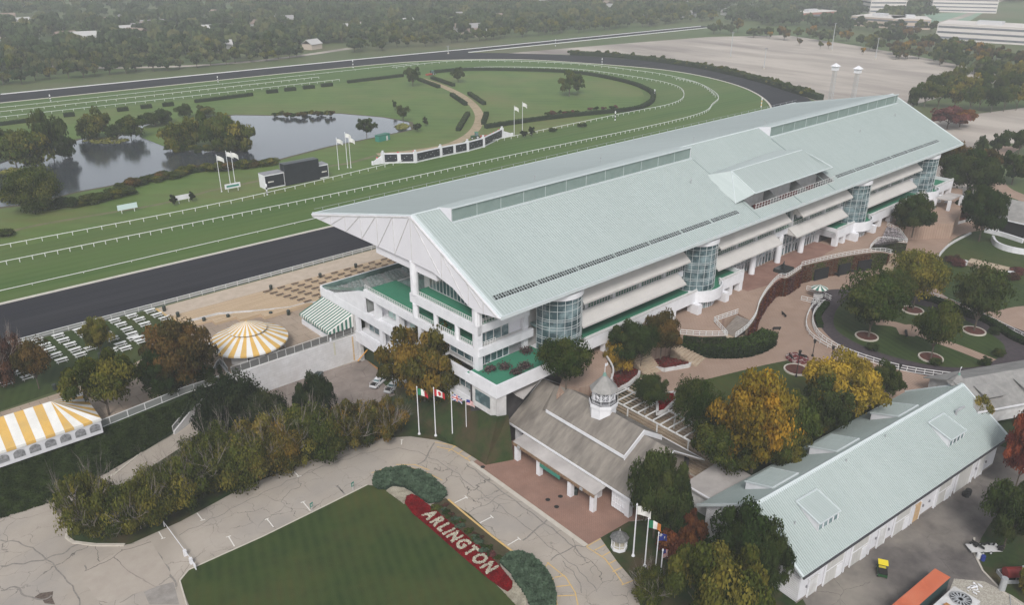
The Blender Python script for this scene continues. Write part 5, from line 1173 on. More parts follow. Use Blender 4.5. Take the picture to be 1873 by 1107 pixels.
for i, (x, y, w, c) in enumerate(((1668, 205, 45, 'dark'), (1690, 196, 50, 'green'), (1715, 198, 48, 'green'), (1745, 200, 46, 'lime'), (1772, 205, 44, 'green'), (1790, 202, 42, 'green'), (1812, 206, 42, 'dark'), (1835, 204, 42, 'green'), (1858, 202, 44, 'lime'), (1880, 200, 46, 'dark'), (1735, 180, 46, 'green'), (1765, 182, 46, 'lime'), (1795, 180, 46, 'green'), (1825, 180, 44, 'green'), (1855, 178, 44, 'dark'), (1705, 182, 46, 'dark'), (1878, 178, 44, 'green'), (1750, 165, 40, 'green'), (1800, 165, 40, 'dark'), (1850, 160, 42, 'lime'))):
    T('lot_tree', 'leafy tree in the double row at the edge of the right hand lot', x, y, 6, y - 50, w, 'vase', c, 1, 'double row of lot trees')
# low level right
T('juniper_tree', 'tall feathery dark evergreen at the corner of the gatehouse', 1195, 985, 0, 822, 110, 'round', 'dark')
T('juniper_tree', 'lower spreading half of the gatehouse evergreen', 1240, 985, 0, 868, 90, 'cone', 'dark')
T('linden', 'dark green tree against the gable of the barn', 1355, 1082, 0, 934, 140, 'round', 'dark')
T('linden', 'dark green rounded tree at the barn gable corner', 1400, 1100, 0, 980, 80, 'round', 'dark')
T('oak', 'large olive brown tree at the bottom edge', 1305, 1175, 0, 990, 185, 'round', 'olive')
T('oak', 'dark green lower part of the tree at the bottom edge', 1330, 1200, 0, 1065, 150, 'round', 'dark')
T('bare_bush', 'leafless grey bush at the foot of the right flagpoles', 1190, 1098, 0, 1030, 90, 'bare', 'olive')
T('burning_bush', 'small red tree between evergreen and barn', 1262, 1010, 0, 935, 60, 'round', 'red', 1)
T('burning_bush', 'dark red shrub below the gatehouse evergreen', 1232, 1020, 0, 975, 60, 'bush', 'red', 1, None, 'shrub')
T('shade_tree', 'green tree over the scrap at the right edge of the yard', 1835, 1005, 0, 882, 118, 'round', 'dark')
T('shade_tree', 'olive tree at the right edge above the red boat', 1885, 990, 0, 890, 80, 'round', 'green')
T('maple', 'crimson and orange tree at the right end of the barn', 1858, 890, 2, 762, 78, 'round', 'red')
T('maple', 'orange tree behind the crimson one at the right edge', 1885, 850, 4, 735, 80, 'round', 'red')
T('shrub', 'yellow green bush at the barn end wall', 1785, 770, 6, 722, 42, 'bush', 'lime', 1, None, 'shrub')
T('shrub', 'yellow bush behind the red boat', 1880, 1090, 0, 1035, 40, 'bush', 'lime', 1, None, 'shrub')
# infield
T('infield_tree', 'left tree of the pair near the far turf rail', 755, 158, 6, 120, 28, 'round', 'dark', 1); T('infield_tree', 'right tree of the pair near the far turf rail', 838, 151, 6, 119, 26, 'round', 'dark', 1)
T('infield_tree', 'broad lone tree in the middle of the infield', 1041, 176, 6, 129, 44, 'round', 'green', 1); T('infield_tree', 'lobe of the broad infield tree', 1057, 172, 6, 136, 24, 'round', 'green', 1)
T('infield_tree', 'dark tree on the near shore of the pond by the green box', 671, 251, 6, 211, 38, 'round', 'dark', 1); T('infield_tree', 'thin tree at the right end of the pond', 738, 224, 6, 192, 28, 'vase', 'dark', 1); T('infield_tree', 'slim sapling behind the thin pond tree', 722, 205, 6, 183, 10, 'vase', 'dark', 1)
for x, y, t_, w, l in ((763, 241, 223, 17, 'left of two clipped evergreens near the pond end'), (779, 231, 213, 12, 'right of two clipped evergreens near the pond end'), (972, 250, 230, 13, 'pointed evergreen right of the twin flagpoles'), (958, 252, 237, 13, 'low evergreen next to the twin flagpoles'), (319, 376, 356, 16, 'small evergreen left of the grey sign'), (352, 369, 350, 16, 'small evergreen right of the grey sign')): T('clipped_evergreen', l, x, y, 6, t_, w, 'round', 'pine', 1)
T('willow', 'large dark tree on the near left shore of the pond', 62, 388, 6, 307, 96, 'bush', 'green')
PT = ((98, 285, 204, 56, 'dark'), (30, 300, 228, 80, 'green'), (65, 300, 236, 70, 'olive'), (-10, 300, 245, 60, 'olive'), (178, 250, 198, 50, 'olive'), (168, 252, 215, 40, 'dark'), (240, 250, 210, 46, 'green'), (285, 228, 200, 42, 'dark'), (302, 222, 198, 26, 'dark'), (338, 212, 190, 24, 'dark'), (375, 210, 192, 34, 'olive'), (325, 270, 222, 50, 'olive'), (345, 270, 216, 46, 'olive'), (388, 268, 206, 50, 'green'), (415, 272, 212, 58, 'green'), (440, 275, 222, 52, 'olive'), (215, 252, 225, 34, 'dark'), (125, 285, 245, 30, 'dark'), (405, 255, 208, 44, 'olive'))
for i, (x, y, t_, w, c) in enumerate(PT): T('pond_tree', ['dark', 'yellowing', 'green'][i % 3] + ' waterside tree in the clump round the pond, ' + ['at its left shore', 'on the spit', 'at its far shore'][0 if x < 140 else 1 if x > 320 and y > 240 else 2], x, y + 3, 6, t_, w * 1.08, 'bush', c, 1, 'trees round the pond')
def bushes(pts, w, name, label, c, grp, top=14, cols=None):
    for i, (x, y) in enumerate(pts): T(name, label, x + random.uniform(-3, 3), y + random.uniform(-2, 2), 6, y - top * random.uniform(.8, 1.15), w * random.uniform(.85, 1.2), 'bush', (cols or [c])[i % len(cols or [c])], 0 if w < 22 else 1, grp, 'shrub')
bushes([(60 + i * 22, 382 - i * 1.2 - (i > 4) * (i - 4) * 4) for i in range(9)], 34, 'shore_shrub', 'dark shrub in the low hedge along the near pond shore', 'dark', 'shrubs on the near pond shore', 18, ['dark', 'olive', 'dark'])
bushes([(225 + i * 18, 345 - i * 4) for i in range(7)], 30, 'shore_shrub', 'brown green shrub beside the hedge above the pond path', 'olive', 'brown shrubs above the pond path', 16, ['olive', 'brown', 'dark'])
bushes([(330 + i * 17, 318 - i * 1.6) for i in range(11)], 28, 'shore_shrub', 'golden brown shrub on the bank between pond and screen', 'olive', 'golden shrubs on the pond bank', 15, ['olive', 'olive', 'brown'])
bushes([(506 + i * 9, 214 - (i > 5) * 2) for i in range(12)], 16, 'shore_shrub', 'dark shrub on the far pond shore', 'dark', 'shrubs on the far pond shore', 12, ['dark', 'olive', 'brown'])
bushes([(310 + i * 14, 277 + (i % 3)) for i in range(11)], 22, 'shore_shrub', 'shrub at the water edge of the spit', 'dark', 'shrubs round the spit', 14, ['dark', 'olive'])
bushes([(1003 + i * 9, 210 - i * .4) for i in range(7)] + [(1080 + i * 12, 203 - i) for i in range(5)], 12, 'infield_shrub', 'low shrub behind the long infield hedge', 'dark', 'shrubs behind the infield hedge', 8, ['dark', 'purple'])
for x, y in ((1011, 241), (1065, 232)): T('infield_shrub', 'low planted shrub mound on the grass before the rails', x, y, 6, y - 8, 16, 'bush', 'dark', 1, 'planted mounds on the turf edge', 'shrub')
T('shrub', 'low dark bush at the left edge of the turf', 10, 432, 6, 417, 32, 'bush', 'dark', 1, None, 'shrub')
# hedges
rt0 = random.Random(3)
def hedge(label, pts, w=1.6, h=1.3, z=HI, name='hedge', colr='dark', n=60, sc=True):
    pts = [Vector((p[0], p[1], z)) for p in pts]; L = sum((b_ - a_).length for a_, b_ in zip(pts, pts[1:])); N_ = int(L * n); r = np.random.default_rng(int(abs(pts[0].x) * 7) % 999)
    seg = np.array([[*(a_.to_2d()), *(b_.to_2d())] for a_, b_ in zip(pts, pts[1:])]); ln = np.hypot(seg[:, 2] - seg[:, 0], seg[:, 3] - seg[:, 1]); k = r.choice(len(seg), N_, p=ln / ln.sum()); t = r.random(N_)
    d = (seg[k, 2:] - seg[k, :2]) / ln[k][:, None]; o_ = r.uniform(-.5, .5, N_) * w; c = seg[k, :2] + (seg[k, 2:] - seg[k, :2]) * t[:, None] + np.c_[-d[:, 1], d[:, 0]] * o_[:, None]; f = r.random(N_); zz = np.where(f < .5, h * r.uniform(.9, 1.06, N_), h * r.random(N_))
    c = np.where((f >= .5)[:, None], c + np.c_[-d[:, 1], d[:, 0]] * (np.sign(o_) * w * .5 - o_)[:, None], c)
    root = MB().path(pts, w * .9, h * .92).build(name, [FO[colr] if 0 else M('hedge_core', (.012, .022, .008), rough=1.)], label=label, cat='hedge')
    leafmesh('leaves', np.c_[c, z + zz], np.full(N_, .26 + .1 * (w > 2)), FO[colr], r, .6, np.clip(zz / h * .6 + r.normal(0, .2, N_), 0, 1), parent=root); return root
hedge('long curved hedge round the far half of the infield', smooth(gs([(788, 134), (850, 129), (930, 129), (1050, 134), (1140, 150), (1188, 168), (1194, 183), (1180, 195), (1150, 203), (1040, 214), (960, 224), (888, 235)], HI), 8), 2.4, 1.9, n=26)
hedge('straight hedge left of the service path gate', gs([(636, 152), (737, 140)], HI), 2.2, 1.8, n=26)
for i, q in enumerate(([(357, 188), (462, 175)], [(0, 230), (62, 222), (70, 218)], [(766, 147), (803, 161)], [(790, 144), (830, 158)], [(826, 175), (852, 193)], [(858, 173), (886, 192)], [(856, 210), (838, 240)], [(890, 210), (884, 228)], [(315, 322), (415, 307)], [(240, 340), (305, 320)])):
    hedge(['clipped hedge below the far turf rail', 'clipped hedge at the left edge below the turf rail', 'short hedge left of the path at the gate', 'short hedge right of the path at the gate', 'short hedge left of the winding path, upper', 'short hedge right of the winding path, upper', 'hedge left of the winding path, lower', 'hedge right of the winding path, lower', 'clipped hedge in front of the golden pond shrubs', 'clipped hedge beside the pond shrubs'][i], gs(q, HI), 2.2, 1.8, n=26)
for i, (x, y) in enumerate(((225, 203), (268, 198), (308, 194), (498, 170), (531, 166), (565, 162), (598, 158), (127, 213), (480, 183))[:8]): hedge('short clipped hedge block below the turf rails', gs([(x - 10, y + 1), (x + 10, y - 1)], HI), 2.4, 2.0, n=30)['group'] = 'hedge blocks below the turf rails'
hedge('tall hedge between the black track bend and the parking lot', smooth(gs([(1044, 100), (1140, 106), (1260, 121), (1340, 137), (1400, 152), (1450, 168), (1500, 183)], HI), 6), 4.5, 3.0, n=40, colr='green')
for i in range(40):
    a_ = i / 39; q_ = smooth(gs([(1044, 100), (1140, 106), (1260, 121), (1340, 137), (1400, 152), (1450, 168), (1500, 183)], HI), 7)[i]; tree('hedge_bush', 'uneven bush growing out of the tall hedge at the track bend', (q_[0], q_[1], HI), rt0.uniform(2.4, 4), rt0.uniform(3, 5), 'bush', rt0.choice(['green', 'dark', 'olive']), 0, 'bushes in the hedge at the track bend', 'shrub')
hedge('dark hedge with red tips curving under the terrace stairs', smooth(gs([(1238, 642), (1290, 648), (1345, 649), (1385, 640), (1406, 627)], HI), 5), 3.6, 3.0, n=300)
hedge('box hedge behind the walking ring', smooth(gs([(1665, 540), (1720, 556), (1770, 578), (1805, 590), (1850, 618), (1880, 632)], HI), 5), 1.8, 1.2, n=120)
hedge('thin hedge following the left bend of the white ring rail', smooth(gs([(1512, 558), (1496, 580), (1500, 600)], HI), 5), 1.2, 1., n=120)
for i, (x, y) in enumerate(((1801, 668), (1818, 612), (1825, 652), (1596, 642), (1710, 668))): T('box_bush', ['round clipped bush at the end of the oval lawn path', 'clipped bush at the right of the oval lawn', 'low bush at the right tip of the oval lawn', 'low bush on the near edge of the oval lawn', 'low bush near the front tree ring'][i], x, y, 6, y - 14, 22, 'bush', 'dark', 1, None, 'shrub')
# belt beyond the far straight: single trees, then the mass of woods behind
rt_ = random.Random(11); cnt = 0; cl = ['far', 'far', 'far', 'green', 'far', 'green', 'far', 'olive', 'far']
excl = [(545, 80, 640, 112), (1420, 60, 2000, 400), (1560, 0, 2000, 78), (1440, 18, 1545, 46)]
def bad(x, y, h=0): return any(a <= x <= c and b_ <= y + h <= d for a, b_, c, d in excl) or (y > 52 and x > 1130 and y > 64 - (x - 1130) * .02)
for row, (Y0, Y1) in enumerate(((566, 580), (590, 610), (618, 650))):
    X = -60
    while X < 760 and cnt < 215:
        X += rt_.uniform(7.5, 12); Y = rt_.uniform(Y0, Y1) + (0 if X < 560 else -8); u, v, d = proj((X, Y, HI))
        if bad(u, v) or u > 1330 or u < -60: continue
        tree('belt_tree', 'tree in the belt just beyond the far straight', (X, Y, HI), rt_.uniform(5.5, 8.5), rt_.uniform(10, 15) if row else rt_.uniform(8.5, 12), 'round', rt_.choice(cl if row else ['far', 'far', 'green', 'olive', 'far']), 0, 'tree belt beyond the far straight'); cnt += 1
for (x0, y0, x1, y1, n) in ((1290, 62, 1560, 84, 15), (1560, 90, 1873, 160, 16), (1440, 48, 1720, 70, 20), (1590, 78, 1873, 128, 26), (1700, 110, 1890, 150, 12)):
    for i in range(n):
        t_ = (i + rt_.random()) / n; x = x0 + (x1 - x0) * t_; y = y0 + (y1 - y0) * t_ - rt_.uniform(0, 12); p = G(x, y, HI)
        if 1712 < x < 1890 and 30 < y < 84: continue
        tree('lot_edge_tree', 'tree in the mixed belt round the far corner of the parking lot', p, rt_.uniform(5, 8), rt_.uniform(8, 12.5), 'round', rt_.choice(['far', 'olive', 'green', 'far', 'dark', 'far', 'brown', 'gold']), 0, 'trees round the parking lot')
for x, y in ((1462, 84), (1515, 90), (1578, 100), (1645, 109), (1655, 110), (1720, 121), (1788, 133), (1500, 90), (1638, 109), (1795, 134), (1370, 66), (1408, 71)):
    T('lot_sapling', 'thin orange tree on a kerb island in the empty lot', x, y, 6, y - 16, 13, 'vase', rt_.choice(['orange', 'olive', 'brown']), 0, 'saplings on parking islands')
# far woods as one mass
rw = np.random.default_rng(4); Pw = []
while len(Pw) < 7600:
    X = rw.uniform(-500, 2600); Y = (640 if X < 760 else 380) + (rw.random() ** 1.5) * 2000; u, v, d = proj((X, Y, HI))
    if X >= 760 and (v > 56 or u > 1900): continue
    if d < 300 or u < -80 or u > 1950 or v < -70: continue
    if u > 1400 and (v > 60 + (u - 1440) * .05 or any(a < u < c and b_ < v < d_ for a, b_, c, d_ in ((1580, -2, 1665, 30), (1695, -5, 1835, 44), (1690, 50, 1950, 92), (1550, 38, 1705, 60), (1450, 22, 1540, 44), (1835, 5, 1990, 30)))): continue
    if any((X - h[0]) ** 2 + (Y - h[1]) ** 2 < (13 ** 2 if Y < 900 else 100) or (0 < (h[1] - Y) < 26 and abs(X - h[0] + (h[1] - Y) * -.85) < 9 and Y < 1100) for h in HOUSES): continue
    Pw.append((X, Y))
Pw = np.array(Pw); lay = {}
base = [crown_mesh('w%d' % i, FO['far'], 'round', 10, 190, .30, 50 + i, z0=.12, cr=(.3, .5)) for i in range(4)]
bv = []; bt = []; bt2 = []
for me in base:
    n = len(me.vertices); a = np.empty(n * 3, np.float32); me.vertices.foreach_get('co', a); bv.append(a.reshape(-1, 3)); t_ = np.empty(n, np.float32); me.attributes['tint'].data.foreach_get('value', t_); bt.append(t_[::4]); bpy.data.meshes.remove(me)
Vs, Ts, T2 = [], [], []
for i, (X, Y) in enumerate(Pw):
    k = i % 4; a = rw.uniform(0, 6.28); c, s = math.cos(a), math.sin(a); r_ = rw.uniform(5.5, 10); h = rw.uniform(8.5, 14.5); v = bv[k]
    Vs.append(np.c_[(v[:, 0] * c - v[:, 1] * s) * r_ + X, (v[:, 0] * s + v[:, 1] * c) * r_ + Y, v[:, 2] * h + HI]); sh = rw.uniform(-.25, .25); Ts.append(np.clip(bt[k] + sh, 0, 1)); T2.append(np.full(len(bt[k]), max(0, rw.normal(-.1, .45))))
o = bpy.data.objects.new('far_woods', rawmesh('far_woods', np.concatenate(Vs), np.concatenate(Ts), FO['far'], np.clip(np.concatenate(T2), 0, 1))); col.objects.link(o)
tag(o, 'hazy mass of suburban woods stretching to the top of the view', 'woods', 'stuff')
# ------------------------------------------------------------------ rails of the racecourse
def z3(p, z=HI): return [(a[0], a[1], z) for a in p]
MB().path(z3([p for p in inner if p[0] > -120]), .9, .25).build('track_kerb', [M('pale_kerb', (.55, .52, .46), (.48, .45, .40), scale=.5)], label='pale inner kerb of the black dirt track', cat='kerb', kind='structure')
MB().path(z3([(82, 536.5), (304, 534), (420, 530), (700, 527)]), .5, .5).build('track_kerb', [railW], label='white rail line along the outer edge of the far straight', cat='kerb', kind='structure')
MB().path(z3([(395, 513.6), (550, 513), (703, 512.6)]), .9, .4).build('track_kerb', [railW], label='white kerb between the chute and the parking lot', cat='kerb', kind='structure')
RL = dict(h=1.25, pw=.16, rw=.16)
fence('running_rail', 'white running rail along the near edge of the turf, second from the track', z3(smooth([(-40, 240.5), (26, 240), (117, 239), (200, 241), (319, 243.5), (359, 258), (382, 272), (405, 302), (411, 326)], 6)), step=3.1, group=None, **RL)
fence('running_rail', 'white running rail around the far turf bend, outermost', z3(smooth(gs([(1308, 178), (1280, 156), (1225, 141), (1160, 131), (1040, 118), (850, 113), (717, 126)], HI), 6)), step=6, lim=60, **RL)
fence('running_rail', 'white running rail nearest the pond, bending round the infield', z3(smooth([(-40, 255), (29, 254.5), (97, 254), (188, 264), (300, 270), (349, 266)][:5] + [(339, 271), (365, 282), (389, 307), (396, 345), (389, 397), (352, 438), (315, 448)], 6)), step=4.0, **RL)
fence('running_rail', 'upper white rail of the far turf straight', z3([(-60, 477), (70, 474), (245, 472)]), step=5, lim=80, **RL)
fence('running_rail', 'lower white rail of the far turf straight', z3([(-60, 462), (67, 459), (250, 455)]), step=5, lim=80, **RL)
fence('track_rail', 'thin low white rail on the grass beside the dirt track', z3([(-30, 220), (44, 220), (106, 221), (250, 222)]), h=.6, step=12, pw=.1, rw=.14)
fence('track_rail', 'white outer rail between the black track and the apron', z3([(-60, 185.6), (50, 186.2), (110, 186.8), (300, 189)]), h=1.2, step=3., pw=.1, rw=.12, rails=(1., .55), panel=lineC)
MB().path(z3([(48.6, 185.3), (49.2, 179.3), (50.3, 174.3), (51.2, 171.9)]), .5, .12).build('kerb', [kerbY], label='yellow edge between the apron and the picnic lawn', cat='kerb', kind='structure')
fence('track_rail', 'faint far rail inside the turf straight', z3([(-60, 490), (100, 489), (330, 487)]), h=.8, step=10, pw=.14, rw=.14, lim=40)
# furlong poles
for i, (x, y, h, l) in enumerate(((93, 185, 3.2, 'black and white furlong pole at the left of the far straight'), (399, 150, 3.2, 'furlong pole on the middle of the far straight'), (646, 124, 5, 'taller striped pole before the tree gap'), (1016, 84, 5, 'furlong pole beside the chute'), (1101, 118, 4, 'furlong pole at the top of the bend'), (1125, 220, 4, 'striped pole below the long infield hedge'), (1392, 196, 4.5, 'gold and white striped pole inside the bend'), (489, 357, 3.5, 'striped pole in front of the big screen'), (1197, 176, 3.5, 'white pole at the end of the infield hedge'))):
    p = G(x, y, HI); b = MB()
    for k in range(5): b.m(k % 2).cyl(0, 0, k * h / 5, (k + 1) * h / 5, .28, n=8)
    b.m(0).cyl(0, 0, h, h + .5, .38, .1, n=8); t = thing('furlong_pole', l, 'pole', p); b.build('striped_post', [white, blackM if i != 6 else yellow], t)
# ------------------------------------------------------------------ infield boards
def frame(name, label, p0, p1, cat, z=HI):
    a = Vector(p0).to_2d(); c = Vector(p1).to_2d(); d = c - a; t = thing(name, label, cat, (a.x, a.y, z), math.atan2(d.y, d.x)); return t, d.length
ts, L = frame('video_screen', 'big black video screen with white ends beside the turf', G(486, 347, HI), G(602, 324, HI), 'screen')
MB().box(L * .30, -.6, 0, L * .84, 2.6, 7.6).build('screen_panel', [blackS], ts); MB().box(L * .30, 2.6, 0, L * .84, 2.9, 7.6).build('screen_back', [greyD], ts)
for xa, xb in ((0, L * .30), (L * .84, L)):
    MB().box(xa, 0, 0, xb, 4.5, 5.0).build('side_cabin', [white], ts); w = MB().box(xa + .25, -.08, .5, xb - .25, -.002, 4.6).build('side_screen', [blackS], ts)
    b = MB()
    for k in range(5): b.box(xa + 1.2 + k * .42, -.14, 2.2, xa + 1.5 + k * .42, -.082, 2.65)
    b.build('white_lettering', [lineW], w); MB().box(xa, 0, 5.0, xb, 4.5, 5.1).build('cabin_roof', [greyD], ts)
bp = [G(x, y, HI) for x, y in ((682, 302), (701, 299), (760, 297.5), (806, 287), (855, 277), (884, 269), (918, 252), (937, 249))]
tb = thing('tote_board', 'long angled results board with dark panels and white pillars', 'results board', bp[0]); o0 = Vector(bp[0]); bl = [Vector(p) - o0 for p in bp]
def wallrun(a, c, h0, h1, z0=0, th=.5):
    b = MB(); d = (c - a); n_ = Vector((-d.y, d.x, 0)).normalized() * th / 2; v = [a - n_, c - n_, c + n_, a + n_]
    b.v = [(q.x, q.y, z0) for q in v] + [(q.x, q.y, h) for q, h in zip(v, (h0, h1, h1, h0))]; b.f = [(3, 2, 1, 0), (4, 5, 6, 7), (0, 1, 5, 4), (1, 2, 6, 5), (2, 3, 7, 6), (3, 0, 4, 7)]; b.mi = [0] * 6; return b
wallrun(bl[0], bl[1], 1.2, 3.4).build('wing_wall', [white], tb); wallrun(bl[6], bl[7], 3.2, 1.2).build('wing_wall', [white], tb)
for i in range(1, 6):
    a, c = bl[i], bl[i + 1]; wallrun(a, c, 4.0, 4.0).build('board_wall', [white], tb); d = (c - a).normalized(); nn = Vector((d.y, -d.x, 0)) * .33; nsub = 2 if i in (1, 3) else 1
    for k in range(nsub):
        s0 = a.lerp(c, k / nsub) + d * .7; s1 = a.lerp(c, (k + 1) / nsub) - d * .7; pn = wallrun(s0 + nn, s1 + nn, 3.6, 3.6, .7, .12).build('dark_panel', [blackS], tb)
        b = MB(); ln = (s1 - s0).length
        for q in range(int(ln * 1.1)):
            if (q * 5 + i) % 4: e = s0 + nn * 1.25 + d * (q / 1.1 + .3); b.obox(e + Vector((0, 0, 1.2 + (q % 3) * .7)), e + d * .35 + Vector((0, 0, 1.2 + (q % 3) * .7)), .04, .25)
        b.build('small_white_lettering', [M('grey_lettering', (.32, .32, .34), rough=.6)], pn)
for i, p in enumerate(bl[1:7]):
    MB().box(p.x - .55, p.y - .55, 0, p.x + .55, p.y + .55, 4.4).cyl(p.x, p.y, 4.4, 5.0, .3, .5, 8).build('pillar', [white], tb)
for p in (bl[0], bl[7]): MB().cyl(p.x, p.y, 0, 1.5, .5, n=8).build('planter_pillar', [white], tb)
for i, (x, y) in enumerate(((690, 287), (702, 278), (728, 277), (757, 274), (897, 243), (903, 240), (909, 238), (890, 246), (912, 235))):
    p = G(x, y + 6, HI); t = thing('flower_pot', 'white urn of red flowers on the terrace behind the results board', 'flower pot', p, 0, 'urns behind the results board'); MB().cyl(0, 0, 0, .9, .3, .45, 8).build('urn', [white], t); MB().cyl(0, 0, .9, 1.3, .5, .2, 7).build('flowers', [redM], t)
def board(label, x, y, w, h, z=HI, txt=None, mt=white):
    p = G(x, y, z); t = thing('sign_board', label, 'sign', p, 0); MB().box(-w / 2, -.08, 1.2, w / 2, .08, 1.2 + h).build('panel', [mt], t)
    for s in (-1, 1): MB().box(s * w * .32 - .08, -.06, 0, s * w * .32 + .08, .06, 1.2).build('post', [railW], t)
    if txt: MB().box(-w * .4, -.11, 1.2 + h * .3, w * .4, -.083, 1.2 + h * .7).build('lettering', [signG], t)
    return t
board('white sign board on two legs on the grass near the left', 235, 389, 6, 1.7, mt=M('pale_mint_sign', (.55, .66, .66), rough=.5)); board('grey white sign between two small evergreens', 337, 371, 5, 1.6); board('white sign with green lettering under three flagpoles', 427, 350, 5.5, 1.7, txt=1)
p = G(700, 257, HI); t = thing('green_shed', 'small green box shed on the pond shore', 'shed', p, .2); MB().box(-3.2, -1.2, 0, 3.2, 1.2, 2.6).build('body', [signG], t); MB().box(-3.4, -1.4, 2.6, 3.4, 1.4, 2.8).build('roof', [awnG], t); MB().box(1, -1.28, 0, 2, -1.2, 2.).build('door', [whiteD], t)
# lattice towers, lamp poles
for i, (x, y, h, l) in enumerate(((1511, 232, 25.5, 'left white cabined lattice camera tower beyond the roof'), (1551, 236, 25, 'right white cabined lattice camera tower beyond the roof'))):
    t = thing('camera_tower', l, 'tower', G(x, y, HI)); b = MB(); s = .62
    for a, c in ((-s, -s), (s, -s), (s, s), (-s, s)): b.tube((a * 1.3, c * 1.3, 0), (a, c, h), .09, n=4)
    for k in range(10):
        z0_, z1_ = k * h / 10, (k + 1) * h / 10
        for (a, c), (e, f) in (((-s, -s), (s, -s)), ((s, -s), (s, s)), ((s, s), (-s, s)), ((-s, s), (-s, -s))): b.tube((a, c, z0_), (e, f, z1_), .04, n=3); b.tube((a, c, z1_), (e, f, z1_), .04, n=3)
    b.build('lattice_mast', [galv], t); c = MB().box(-1.2, -1.2, h, 1.2, 1.2, h + 1.8).build('cabin', [white], t); MB().cyl(0, 0, h + 1.8, h + 3.2, 2.4, .1, 4, a0=R(45)).build('cabin_roof', [white], c)
for x, y, yt in ((1336, 105, 60), (1397, 126, 90), (1521, 92, 44), (1601, 108, 70), (820, 98, 85)):
    p = G(x, y, HI); h = 5.
    while proj((p[0], p[1], HI + h))[1] > yt: h += .5
    t = thing('lamp_mast', 'thin tall lamp mast standing in the far parking lot', 'lamp mast', p, 0, 'lamp masts in the parking lot'); MB().cyl(0, 0, 0, h, .3, .2, 6).build('mast', [galv], t); MB().box(-1.3, -.3, h, 1.3, .3, h + .4).build('lamp_head', [greyD], t); MB().cyl(0, 0, 0, .8, .7, n=8).build('base', [stoneC], t)
# ------------------------------------------------------------------ flags
def flagpole(label, bx, by, z, ty, kind, wind=(.72, -.5), s=1., name='flagpole'):
    p = G(bx, by, z); h = 3.
    while proj((p[0], p[1], z + h))[1] > ty: h += .1
    t = thing(name, label, 'flagpole', p); MB().cyl(0, 0, 0, h, .11 * s, .07 * s, 8).cyl(0, 0, h, h + .25, .14 * s, .05, 8).build('pole', [white], t); MB().cyl(0, 0, 0, .35, .3, .2, 8).build('base', [white], t)
    L, H = 2.15 * s, 1.35 * s; NX, NZ = 18, 12; z1 = h - .25; d = Vector((wind[0], wind[1], 0)).normalized(); pr_ = Vector((-d.y, d.x, 0)); b = MB()
    def at(u, v):   # u along the fly, v down; it droops and ripples
        r_ = .16 * math.sin(u * 7 + v * 2) * u; return d * (.12 + L * u * .86) + pr_ * r_ + Vector((0, 0, z1 - H * v - L * (.42 if kind != 'hang' else .9) * u * u - .1 * u))
    def colour(u, v):
        if kind == 'tri_gwr': return (3 if u < .34 else 0 if u < .67 else 1)
        if kind == 'tri_gwo': return (3 if u < .34 else 0 if u < .67 else 4)
        if kind == 'maple': return 1 if u < .25 or u > .75 or (abs(u - .5) < .16 * (1 - abs(v - .45) * 1.6) and .15 < v < .85) else 0
        if kind == 'cross': 
            if abs(u - .5) < .07 or abs(v - .5) < .12: return 1
            if abs(u - .5) < .12 or abs(v - .5) < .2: return 0
            if abs(abs(u - .5) - abs(v - .5)) < .07: return 0
            return 2
        if kind == 'stripe': return 2 if u < .42 and v < .5 else (1 if int(v * 11.99) % 2 == 0 else 0)
        if kind == 'navy': return 0 if (abs(u - .6) < .07 and .3 < v < .7) or (u < .4 and v < .4 and (abs(u - .2) < .05 or abs(v - .2) < .06)) else 2
        return 0
    for i in range(NX):
        for j in range(NZ):
            u0, u1, v0, v1 = i / NX, (i + 1) / NX, j / NZ, (j + 1) / NZ; b.m(colour((u0 + u1) / 2, (v0 + v1) / 2)); b.face([at(u0, v1), at(u1, v1), at(u1, v0), at(u0, v0)])
    b.build('flag', [tentW, redM, blueM, greenM, orangeM], t); return t
flagpole('flagpole with a green white and red flag, leftmost of the row by the drive', 767, 795, 0, 709, 'tri_gwr'); flagpole('flagpole flying a red and white maple leaf flag', 797, 798, 0, 711, 'maple')
flagpole('flagpole with a red white and blue crossed flag', 828, 804, 0, 719, 'cross'); flagpole('flagpole with a small hanging striped flag, nearest the gatehouse', 854, 815, 0, 730, 'stripe', s=.8)
flagpole('flagpole flying a plain white flag beside the small gazebo', 1158, 1018, 0, 924, 'white', s=1.15); flagpole('flagpole with a green white and orange flag', 1179, 1037, 0, 950, 'tri_gwo')
flagpole('flagpole with a hanging navy flag', 1197, 1061, 0, 977, 'navy', (.6, -.1), .9); flagpole('flagpole with a drooping navy and red striped flag, rightmost', 1205, 1085, 0, 1008, 'stripe', (.5, .1), 1.)
for i, (x, y, t_, l) in enumerate(((405.5, 351, 284, 'left of three white flagpoles beside the video screen'), (422, 341, 277, 'middle of three white flagpoles beside the video screen'), (431, 341, 278, 'right of three white flagpoles beside the video screen'), (620, 310, 253, 'left of the flagpoles between screen and results board'), (636, 307, 243, 'middle flagpole between screen and results board'), (642, 307, 251, 'right of the flagpoles between screen and results board'), (940.5, 249, 194, 'shorter of the twin flagpoles right of the results board'), (955.5, 242, 187, 'taller of the twin flagpoles right of the results board'))):
    flagpole(l, x, y, HI, t_, 'white', (.95, -.3), 1.15)
